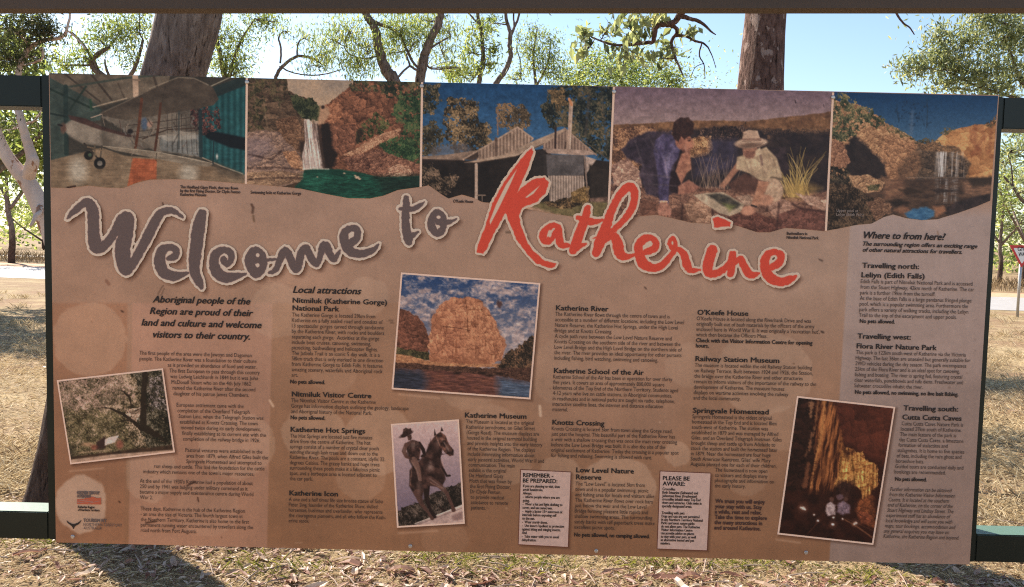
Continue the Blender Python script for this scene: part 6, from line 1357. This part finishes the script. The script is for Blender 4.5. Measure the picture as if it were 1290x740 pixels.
for (cx, cy, rx, ry, cc, al) in ((175, 400, 16, 40, BD, .6), (205, 440, 12, 36, BL, .35), (300, 230, 14, 40, BD, .6), (318, 180, 10, 26, BL, .35), (250, 300, 16, 30, BD, .6), (310, 380, 26, 18, BD, .6), (290, 300, 14, 20, BD, .4), (150, 240, 12, 30, BD, .6), (190, 250, 10, 26, BD, .5), (180, 190, 16, 12, BL, .4), (225, 500, 8, 30, BD, .6), (350, 470, 8, 20, BL, .4), (395, 245, 10, 8, BD, .7), (375, 215, 8, 14, BL, .4), (120, 230, 8, 18, BL, .35)): p.ell(cx, cy, rx, ry, cc, soft=9, a=al, wob=5, ws=9)
for P in ([(150, 180), (160, 280)], [(185, 180), (195, 270)], [(205, 300), (225, 380)], [(240, 300), (300, 320)], [(275, 160), (262, 230)]): p.line(P, 4, (50, 33, 32), .6, soft=3, wob=4)
for P in ([(310, 150), (330, 200)], [(340, 280), (352, 330)], [(160, 350), (152, 430)], [(275, 420), (340, 455)]): p.line(P, 4, (176, 132, 114), .5, soft=4, wob=3)
p.faded(.95, .03); p.grain(.09, .5, 3)
lay('photo_print', p, .0011, 'printed photograph of a bronze horse and rider statue')

p = bordered(Q_CAVE, .8, (970, 490, 3.612), 2.2)
p.fill((54, 29, 24))
p.rock([(300, 20), (600, 40), (580, 340), (480, 335), (400, 285), (330, 240), (280, 180)], (58, 31, 26), (96, 50, 38), 60, .1, 60, 1., wob=14, soft=16, seed=2, rough=.3)
p.rock([(100, 20), (200, 30), (205, 300), (170, 460), (40, 480), (80, 200)], (30, 20, 19), (62, 38, 32), 30, .2, 80, .5, wob=12, soft=8, seed=3, rough=.3)
I = p._box(150, 360, 30, 500); xx = p.x[I]; yy = p.y[I]; X2 = xx+(yy-50)*.17+8*(fbm(xx/30, yy/60, 4)-.5)*2
d = sd_poly(xx, yy, [(225, 40), (290, 50), (325, 200), (338, 300), (318, 420), (300, 490), (180, 480), (205, 300)])+(fbm(xx/14, yy/40, 6)-.5)*26
m = np.clip(.5-d/14, 0, 1)[..., None]; v = np.clip((fbm(X2/11., yy/110., 5, 4)-.5)*2.6+.42, 0, 1)[..., None]
p.C[I] = p.C[I]*(1-m)+(L3((58, 32, 25))*(1-v)+L3((168, 102, 60))*v)*m
rs = np.random.RandomState(5)
for P, w, cc in (([(217, 60), (207, 160), (196, 215)], [12, 8, 3], (140, 92, 62)), ([(247, 60), (236, 200), (206, 330), (184, 455)], [16, 13, 8, 3], (184, 122, 72)), ([(276, 80), (246, 200), (215, 330)], [8, 8, 4], (158, 98, 58)), ([(188, 70), (184, 130)], [22, 8], (146, 102, 74)), ([(190, 200), (178, 270), (160, 305)], [6, 14, 8], (138, 92, 66)), ([(175, 340), (158, 440)], [14, 24], (120, 74, 52)), ([(325, 190), (322, 290)], [5, 14], (146, 90, 52)), ([(300, 440), (312, 390)], [14, 6], (188, 128, 72))):
    p.line(P, w, cc, .75, soft=5, wob=9, ws=9, seed=int(P[0][0]))
FM = [(300, 440), (312, 390), (322, 300), (338, 268), (362, 266), (395, 290), (420, 288), (432, 325), (470, 332), (488, 350), (494, 430), (455, 480), (432, 522), (412, 460), (360, 425)]
p.rock(FM, (104, 60, 34), (206, 144, 80), 20, .14, 86, .45, wob=12, ws=12, soft=4, seed=6, rough=.6, light=(.3, -.9))
I = p._box(290, 510, 255, 540); d = sd_poly(p.x[I], p.y[I], FM)+(fbm(p.x[I]/12, p.y[I]/12, 13, 4)-.5)*2*12; st = fbm(p.x[I]/8., p.y[I]/50., 8, 3); p.C[I] = np.clip(p.C[I]*(1+((st-.5)*1.3*(d < 0))[..., None]), 0, 1)
p.poly([(330, 262), (362, 282), (392, 274), (345, 325)], (56, 31, 26), soft=9, a=.75, wob=10, ws=10)
p.rock([(410, 500), (470, 475), (485, 640), (420, 610), (385, 540)], (58, 33, 26), (140, 78, 48), 22, .18, 60, .8, wob=14, soft=10, seed=7)
p.poly([(20, 480), (250, 470), (300, 440), (360, 420), (400, 480), (380, 560), (300, 600), (480, 730), (0, 700)], (40, 24, 22), (60, 34, 28), soft=18, vs=36, wob=20, ws=26, seed=8)
p.poly([(290, 450), (330, 410), (366, 440), (360, 500), (310, 500)], (42, 26, 24), (66, 42, 36), soft=9, wob=14, ws=14, vs=14)
p.poly([(252, 560), (256, 525), (276, 512), (298, 530), (296, 572), (262, 580)], (180, 154, 150), (132, 108, 108), soft=4, wob=5, ws=8, vs=10); p.poly([(305, 560), (308, 520), (335, 508), (365, 530), (362, 565), (330, 572)], (134, 108, 116), (96, 76, 84), soft=5, wob=5, ws=8, vs=10)
p.ell(318, 492, 16, 13, (96, 72, 76), soft=4, wob=4, ws=6); p.ell(280, 503, 10, 11, (92, 62, 54), soft=3); p.ell(345, 502, 9, 9, (86, 58, 50), soft=3)
for cx, cy, r in ((150, 543, 8), (140, 540, 4), (158, 548, 4), (218, 600, 4), (288, 585, 4), (285, 617, 6), (390, 610, 6), (382, 616, 4), (200, 572, 3), (330, 592, 3)): p.ell(cx, cy, r*2.2, r*2.2, (150, 100, 80), soft=r*2, a=.4); p.ell(cx, cy, r, r*.8, (236, 214, 204), soft=3, wob=2, ws=4)
p.line([(340, 595), (400, 630), (470, 680)], 5, (130, 84, 60), .75, soft=3, wob=2); p.line([(348, 590), (480, 650)], 2.5, (110, 70, 52), .5, soft=2); p.line([(170, 660), (215, 610)], 4, (96, 56, 42), .6, soft=3); p.rock([(395, 555), (450, 565), (462, 612), (420, 612)], (70, 38, 30), (160, 86, 58), 14, .2, 30, 1., wob=10, soft=8, seed=9)
p.faded(.9, .04); p.grain(.10, .5, 3)
lay('photo_print', p, .0011, 'printed photograph of people in a lit limestone cave')
for Q, nm in ((Q_PREP, 'pale boxed notice headed Remember, be prepared'), (Q_AWARE, 'pale boxed notice headed Please be aware')):
    Qb = inset(Q, -.9); Vv = wall(Qb[:, 0], Qb[:, 1]); Vv[:, 1] -= .0006
    on_board('notice_edge', Vv, np.array([[0, 3, 2, 1]]), M_PRINT, col=np.tile(lin(np.array((96, 52, 42))/255.)/INK_K, (4, 1)))
    p = quad_canvas(Q, 1.2, (0, 0, 1)); p.fill((178, 146, 136)); p.grain(.05, .3, 4); lay('notice', p, .0011, nm)
# ================================================================== printed text
M_INK = mat_plain('dark_brown_ink', (0.020, 0.009, 0.007), .6, 0, .05)
M_INK_SOFT = mat_plain('body_text_ink', (0.060, 0.030, 0.021), .6, 0, .05)
M_INK_BROWN = mat_plain('brown_text_ink', (0.085, 0.030, 0.022), .6, 0, .05)
M_INK_PALE = mat_plain('pale_text_ink', (0.42, 0.30, 0.24), .6, 0, .05)
M_INK_GREY = mat_plain('grey_text_ink', (0.16, 0.105, 0.09), .6, 0, .05)
M_INK_RED = mat_plain('orange_red_ink', (0.62, 0.12, 0.05), .6, 0, .05)
_tc = bpy.data.curves.new('lettering_source', 'FONT'); _to = bpy.data.objects.new('lettering_source', _tc); C.objects.link(_to)
_tc.resolution_u = 2; _tc.fill_mode = 'FRONT'
_cache = {}
def glyphs(text, bold, ital):
    key = (text, bold, ital)
    if key in _cache: return _cache[key]
    _tc.body = text; _tc.offset = bold; _tc.shear = ital
    dg = bpy.context.evaluated_depsgraph_get(); dg.update()
    ev = _to.evaluated_get(dg); me = ev.to_mesh()
    V = np.empty(len(me.vertices)*3, np.float32); me.vertices.foreach_get('co', V)
    F = [tuple(p.vertices) for p in me.polygons]
    ev.to_mesh_clear()
    _cache[key] = (V.reshape(-1, 3)[:, :2].copy(), F); return _cache[key]
def text_at(name, lines, mat, off, parent_fn):
    """lines: (text, x, z, size_z, width or None, bold, ital, align)"""
    VV = []; FF = {}; n = 0
    for (t, x, z, sz, w, bold, ital, al) in lines:
        V, F = glyphs(t, 0, ital)
        if not len(V): continue
        nat = V[:, 0].max()-V[:, 0].min()
        sx = sz if w is None else w/nat
        q = V.copy(); q[:, 0] = (V[:, 0]-V[:, 0].min())*sx; q[:, 1] *= sz
        if al == 'c': q[:, 0] -= q[:, 0].max()/2
        for pi, (dx, dz) in enumerate(((0, 0), (-bold, 0), (bold, 0), (0, bold*.7), (0, -bold*.7)) if bold else ((0, 0),)):
            VV.append(np.c_[x+q[:, 0]+dx*sz, z+q[:, 1]+dz*sz, np.full(len(V), pi*5e-5)])
            for f in F: FF.setdefault(len(f), []).append([i+n for i in f])
            n += len(V)
    P = np.concatenate(VV)
    return parent_fn(name, P, [np.array(FF[k_]) for k_ in sorted(FF)], mat)
def text_board(name, P, F, mat):
    V = np.stack([P[:, 0], YP-.0019+P[:, 2], P[:, 1]], -1)
    return on_board(name, V, F, mat)
PXM = 1/491.5                                        # one picture pixel on the panel
REG, BOLD = 0.0, 0.033
def block(name, x, y, lines, pitch, size, width, style='r', mat=None, drift=0., indents=None, align='l', label=None):
    """first baseline at picture point x,y; width = that of the longest line, in picture pixels"""
    bold = BOLD if 'b' in style else REG; ital = .28 if 'i' in style else 0.
    u0, z0 = uv(x, y)
    nat = [(lambda g: g[:, 0].max()-g[:, 0].min())(glyphs(t, 0, ital)[0]) if t.strip() else 0 for t in lines]
    k_ = width*PXM/max(nat)
    out = []
    for i, t in enumerate(lines):
        if not t.strip(): continue
        dx = (indents[i] if indents else 0)+drift*i
        out.append((t, u0+dx*PXM, z0-i*pitch*PXM, size*PXM, k_*nat[i], bold, ital, align))
    o = text_at(name, out, mat or (M_INK if 'b' in style else M_INK_SOFT), 0, text_board)
    if label: o['label'] = label
    return o
HS = 9.2; BS = 7.3                                   # heading and body type sizes in picture pixels
def section(x, y, title, tw, body, bw, pitch=7.0, gap=7.2, bold_tail=None, tail_w=None, drift=0., bx=-1, titles_pitch=9.8, indents=None):
    tl = title if isinstance(title, list) else [title]
    block('heading', x, y, tl, titles_pitch, HS, tw, 'b', label='bold heading reading '+' '.join(tl))
    yy = y+(len(tl)-1)*titles_pitch+gap
    block('paragraph', x+bx, yy, body, pitch, BS, bw, 'r', drift=drift, indents=indents)
    if bold_tail:
        yb = yy+len(body)*pitch+.3
        block('paragraph', x+bx-(yb-y)*.02+drift*len(body), yb, bold_tail, pitch, BS, tail_w, 'b', drift=drift)
block('heading', 254, 382.5, ['Aboriginal people of the', 'Region are proud of their', 'land and culture and welcome', 'visitors to their country.'], 14.9, 12.2, 152, 'bi', align='c')
block('paragraph', 176, 447, ['The first people of the area were the Jawoyn and Dagoman', 'people. The Katherine River was a foundation to their culture', 'as it provided an abundance of food and water.', 'The first European to pass through this country', 'was Ludwig Leichhardt in 1844 but it was John', 'McDouall Stuart who on the 4th July 1862', 'named the Katherine River after the second', 'daughter of his patron James Chambers.', '',
      'European settlement came with the', 'completion of the Overland Telegraph', 'Station Line, when the Telegraph Station was', 'established at Knotts Crossing. The town', 'moved twice during its early development,', 'finally establishing at its current site with the', 'completion of the railway bridge in 1926.', '',
      'Pastoral ventures were established in the', 'area from 1879, when Alfred Giles built the', 'Springvale Homestead and attempted to', 'run sheep and cattle. This laid the foundation for the cattle', "industry which remains one of the town's major resources."], 7.3, BS, 149, indents=[0, 0, 36, 38, 39, 40.5, 42, 43, 0, 47, 48, 49.5, 51, 52.5, 54, 55, 0, 58, 59, 59, 18, 4])
block('paragraph', 176.5, 608, ["At the end of the 1930's Katherine had a population of about", '250 and by 1941 was bulging under military command as it', 'became a major supply and maintenance centre during World', 'War 2.'], 7.2, BS, 146)
block('paragraph', 177.5, 643, ['These days, Katherine is the hub of the Katherine Region', '- an area the size of Victoria. The fourth largest town in', 'the Northern Territory, Katherine is also home to the first', 'permanent running water encountered by travellers along the', 'road north from Port Augusta.'], 7.1, BS, 145)
block('heading', 369.5, 369, ['Local attractions'], 10, 12.0, 86, 'bi', label='bold italic heading reading Local attractions')
section(369, 381.5, ['Nitmiluk (Katherine Gorge)', 'National Park'], 119, ['The Katherine Gorge is located 29km from', 'Katherine on a fully sealed road and consists of', '13 spectacular gorges carved through sandstone', 'by the Katherine River, with rocks and boulders', 'separating each gorge.  Activities at the gorge', 'include boat cruises, canoeing, swimming,', 'picnicking, bushwalking and helicopter flights.', 'The Jatbula Trail is an iconic 5 day walk. It is a', '58km track that is only marked in one direction', 'from Katherine Gorge to Edith Falls. It features', 'amazing scenery, waterfalls and Aboriginal rock', 'art.'], 117, 7.0, 7.6, ['No pets allowed.'], 44)
section(368, 499.5, 'Nitmiluk Visitor Centre', 101, ['The Nitmiluk Visitor Centre at the Katherine', 'Gorge has information displays outlining the geology, landscape', 'and Aboriginal history of the National Park.'], 150, 7.1, 7.2, ['No pets allowed.'], 44)
section(366.5, 544, 'Katherine Hot Springs', 95, ['The Hot Springs are located just five minutes', 'drive from the centre of Katherine. The hot', 'springs consist of a number of crystal clear pools', 'winding through lush trees and down out to the', 'Katherine River. The pools are a constant, idyllic 32', 'degrees Celsius. The grassy banks and huge trees', 'surrounding these pools make it a fabulous picnic', 'spot, and a barbeque area is located adjacent to', 'the car park.'], 121, 6.95, 7.4)
section(365, 624, 'Katherine Icon', 62, ['A one and a half times life size bronze statue of Sabu', 'Peter Sing, founder of the Katherine Show, skilled', 'horseman, bushman and overlander, who represents', 'the courageous pioneers, and all who follow the Kath-', 'erine stock.'], 125, 7.0, 7.3)
section(586, 526, 'Katherine Museum', 78, ['The Museum is located at the original', 'Katherine aerodrome, on Giles Street', '(Gorge Road). The museum displays are', 'housed in the original terminal building', 'and provide insights into the early history', 'of the Katherine Region. The displays', 'include interesting information about', 'early pastoral activities, World War II and', 'communication. The main', 'exhibit is the original', 'De Havilland Gipsy', 'Moth that was flown by', 'the first Flying Doctor,', 'Dr Clyde Fenton,', 'to provide medical', 'assistance to remote', 'patients.'], 97, 7.0, 7.4, drift=.55, bx=1)
section(700.5, 391, 'Katherine River', 66, ['The Katherine River flows through the centre of town and is', 'accessible at a number of different locations, including the Low Level', 'Nature Reserve, the Katherine Hot Springs, under the High Level', 'Bridge and at Knotts Crossing.', 'A cycle path runs between the Low Level Nature Reserve and', 'Knotts Crossing on the southern side of the river and between the', 'Low Level Bridge and the High Level Bridge on the northern side of', 'the river. The river provides an ideal opportunity for other pursuits', 'including fishing, bird watching, swimming and canoeing.'], 163, 7.0, 7.0)
section(698, 470, 'Katherine School of the Air', 113.6, ['Katherine School of the Air has been in operation for over thirty', 'five years. It covers an area of approximately 800,000 square', 'kilometres of the Top End of the Northern Territory. Students aged', '4-12 years who live on cattle stations, in Aboriginal communities,', 'in roadhouses and in national parks are taught via radio, telephone,', 'interactive satellite lines, the internet and distance education', 'material.'], 159, 7.0, 7.0)
section(696, 535, 'Knotts Crossing', 66, ['Knotts Crossing is located 5km from town along the Gorge road,', 'just past the hospital. This beautiful part of the Katherine River has', 'a weir with a shallow crossing that was once the main river crossing', 'before the Low Level Bridge was built. It is also the site of the', 'original settlement of Katherine. Today the crossing is a popular spot', 'for fishing and relaxing. Swimming is allowed with care.'], 163, 6.95, 7.2)
section(726, 595, ['Low Level Nature', 'Reserve'], 73.5, ['The "Low Level" is located 5km from', 'town and is a popular swimming, picnic', 'and fishing area for locals and visitors alike.', 'The Katherine River flows over rock bars', 'just below the weir and the Low Level', 'Bridge forming pleasant little rapids and', 'shallow swimming areas. The surrounding', 'sandy banks with tall paperbark trees make', 'excellent picnic spots.'], 103, 7.1, 7.4, ['No pets allowed, no camping allowed.'], 97, titles_pitch=9.2)
section(878.5, 396.7, "O'Keefe House", 64, ["O'Keefe House is located along the Riverbank Drive and was", 'originally built out of bush materials by the officers of the army', "enclosed here in World War II. It was originally a 'recreation hut',", 'which then became the Officers Mess.'], 156, 6.8, 7.0, ['Check with the Visitor Information Centre for opening', 'hours.'], 147)
section(876, 455, 'Railway Station Museum', 106, ['The museum is located within the old Railway Station building', 'on Railway Terrace. Built between 1924 and 1926, the Station,', 'the bridge over the Katherine River and other structures', 'remain to inform visitors of the importance of the railway to the', 'development of Katherine. The museum houses', 'displays on wartime activities involving the railway', 'and the local community.'], 155, 7.0, 7.3)
section(873, 520, 'Springvale Homestead', 96, ['Springvale Homestead is the oldest original', 'homestead in the Top End and is located 8km', 'south-west of Katherine. The station was', 'established in 1879 and was managed by Alfred', 'Giles, and an Overland Telegraph linesman. Giles', 'brought sheep and cattle up from Adelaide to', 'stock the station and built the homestead later', 'in 1879. Near the homestead are four huge', "South American Raintrees. Giles' wife Mary", 'Augusta planted one for each of their children.', 'The homestead is now open', 'to visitors and displays many', 'photographs and information on', 'the early history.'], 115, 6.85, 7.0, indents=[0]*10+[32]*4)
block('paragraph', 901, 633.5, ['We trust you will enjoy', 'your stay with us. Stay', 'a while, rest and relax.', 'Take the time to explore', 'the many attractions in', 'and around Katherine.'], 7.0, 7.6, 67, 'b', M_INK_BROWN)
block('heading', 1088, 300.4, ['Where to from here?'], 10, 12.2, 102, 'bi', label='bold italic heading reading Where to from here?')
block('paragraph', 1087, 309.6, ['The surrounding region offers an exciting range', 'of other natural attractions for travellers.'], 7.6, 7.4, 143, 'bi')
block('heading', 1086, 337.5, ['Travelling north:'], 10, HS, 71, 'b', label='bold heading reading Travelling north:')
section(1085, 349.5, 'Leliyn (Edith Falls)', 79, ['Edith Falls is part of Nitmiluk National Park and is accessed', 'from the Stuart Highway, 42km north of Katherine. The car', 'park is a further 19km from the turnoff.', 'At the base of Edith Falls is a large pandanus fringed plunge', 'pool, which is a popular swimming area. Furthermore the', 'park offers a variety of walking tracks, including the Leliyn', 'Trail to the top of the escarpment and upper pools.'], 143, 7.1, 7.4, ['No pets allowed.'], 44)
block('heading', 1080, 426.5, ['Travelling west:'], 10, HS, 67, 'b', label='bold heading reading Travelling west:')
section(1079, 439, 'Flora River Nature Park', 101, ['This park is 122km south-west of Katherine via the Victoria', 'Highway. The last 36km are unsealed but generally suitable for', '2WD vehicles during the dry season. The park encompasses', '25km of the Flora River and is an ideal spot for canoeing,', 'fishing and boating. The river is spring fed, featuring crystal', 'clear waterfalls, punchbowls and tufa dams. Freshwater and', 'Saltwater crocodiles inhabit the river.'], 145, 7.1, 7.2, ['No pets allowed, no swimming, no live bait fishing.'], 131)
block('heading', 1138, 517, ['Travelling south:'], 10, HS, 69, 'b', label='bold heading reading Travelling south:')
section(1136.5, 528.5, 'Cutta Cutta Caves', 75, ['Cutta Cutta Caves Nature Park is', 'located 27km south of Katherine.', 'The main feature of the park is', 'the Cutta Cutta Caves, a limestone', 'formation of stalactites and', 'stalagmites. It is home to five species', 'of bats, including the rare ghost and', 'horseshoe bats.', 'Guided tours are conducted daily and', 'bookings are recommended.'], 87, 6.95, 7.4, ['No pets allowed.'], 40, drift=-.65)
block('paragraph', 1121, 618.5, ['Further information can be obtained', 'from the Katherine Visitor Information', 'Centre. It is located at the southern', 'end of Katherine, on the corner of the', 'Stuart Highway and Lindsay Street. The', 'experienced staff has an abundance of', 'local knowledge and will assist you with', 'maps, tour bookings, accommodation and', 'any general enquiries you may have on', 'Katherine, the Katherine Region and beyond.'], 6.85, BS, 97, 'ri', drift=-.6)
block('caption', 227.5, 237.5, ['The Havilland Gipsy Moth, that was flown', 'by the first Flying Doctor, Dr Clyde Fenton', 'Katherine Museum'], 4.7, 5.4, 75, 'b', M_INK_SOFT)
block('caption', 316, 244.3, ['Swimming hole at Katherine Gorge'], 5, 5.4, 63, 'b', M_INK_SOFT)
block('caption', 571, 255.5, ["O'Keefe House"], 5, 5.6, 25, 'b', M_INK_SOFT)
block('caption', 991, 296, ['Bushwalkers in', 'Nitmiluk National Park'], 5, 5.4, 40, 'b', M_INK_SOFT)
block('caption', 1053.5, 267, ['Upper pool at', 'Leliyn (Edith Falls)'], 5, 5.4, 34, 'r', M_INK_PALE)
# the two boxed notices
block('heading', 659, 601, ['REMEMBER -', 'BE PREPARED:'], 7.0, 7.6, 44, 'b', label='bold heading reading Remember, be prepared')
block('paragraph', 659, 613.8, ['If you are planning to visit, then', 'avoid heatstroke.', 'Always:', '-  inform people where you are', '   going.', '-  Wear a hat and light clothing to', '   cover, and use sunscreen.', '-  Apply a factor 15+ sunscreen at', '   intervals before exposing self', '   to the sun.', '-  Wear sturdy shoes.', '-  Use insect repellent as protection', '   against biting and stinging insects.', 'And', '-  Take water with you to avoid', '   dehydration.'], 4.72, 5.2, 54, 'b', M_INK_SOFT)
block('heading', 835, 604.8, ['PLEASE BE', 'AWARE:'], 7.0, 7.6, 34, 'b', label='bold heading reading Please be aware')
block('paragraph', 834.5, 617.6, ['Crocodiles', 'Both Estuarine (Saltwater) and', 'Johnstone River (Freshwater)', 'crocodiles inhabit many Top End', 'rivers and estuaries. Only swim in', 'specially designated areas.', '', 'Travelling with pets', 'Dogs and cats are not permitted', 'in any Northern Territory National', 'Parks and most nature parks', 'do not allow pets. The Katherine', 'Visitor Information Centre', 'can provide advice on places', 'to stay with your pets, as well', 'as alternative kennel and pet', 'minders.'], 4.45, 5.2, 53, 'b', M_INK_SOFT)
# the two logos in the lower left corner
block('logo', 97.5, 622.5, ['NORTHERN TERRITORY', 'GOVERNMENT'], 4.6, 6.0, 29, 'b', M_INK_GREY)
Pp = np.array([(97.5, 629), (106, 628.5), (113, 625.5), (118, 626), (122, 627.5), (127.5, 627), (127.5, 635.6), (97.5, 635)])
Vv = wall(Pp[:, 0], Pp[:, 1]); Vv[:, 1] -= .0016
on_board('logo', Vv, np.array([list(range(8))[::-1]]), M_INK_RED)
mb = MB()
for i, (a, b_) in enumerate((((98, 631.2), (112, 629.5)), ((98, 633.2), (118, 631.2)), ((112, 634), (126, 631)))):
    a = wall(*np.array(a)); b_ = wall(*np.array(b_)); h = .0011
    mb.add([(a[0], YP-.0021, a[2]-h*.4), (b_[0], YP-.0021, b_[2]-h*.4), (b_[0], YP-.0021, b_[2]+h*.4), (a[0], YP-.0021, a[2]+h*.4)], [(0, 1, 2, 3)])
o = mb.build('logo', M_INK_PALE); o.parent = panel; o.data.transform(Matrix.Translation(-Vector(board.location)))
block('logo', 98.5, 640, ['Katherine Region', 'of Northern Territory'], 3.9, 4.6, 28, 'b', M_INK)
block('logo', 105.5, 657.5, ['TOURISM NT'], 4.6, 6.4, 30, 'b', M_INK_GREY)
block('logo', 105.5, 662.5, ['NORTHERN TERRITORY', 'AUSTRALIA'], 4.6, 5.4, 50, 'r', M_INK_GREY)
# emblem: a bird with raised wings
def blob(P):
    P = smooth_path(np.array(P+[P[0]], float), 4)[:-1]; V = wall(P[:, 0], P[:, 1]); V[:, 1] -= .0019
    return on_board('logo', V, np.array([list(range(len(P)))[::-1]]), M_INK)
blob([(84, 655.5), (90, 659.5), (94, 660), (99, 658), (103, 655), (100, 660), (95, 663), (93, 666.5), (91, 663), (86, 659)])
bpy.data.objects.remove(_to)

# writing on the road sign
_tc2 = bpy.data.curves.new('sign_source', 'FONT'); _to = bpy.data.objects.new('sign_source', _tc2); C.objects.link(_to); _tc = _tc2; _tc.resolution_u = 2; _tc.fill_mode = 'FRONT'; _cache.clear()
def text_sign(name, P, F, mat):
    o = mesh_np(name, np.stack([P[:, 0], dS-.0475+P[:, 2]*20, P[:, 1]], -1), F, mat); return adopt(o, gw)
text_at('lettering', [('GIVE', xS, zt-.145, .15, .25, .02, 0, 'c'), ('WAY', xS, zt-.27, .14, .19, .02, 0, 'c')], M_BLACK, 0, text_sign)
bpy.data.objects.remove(_to)
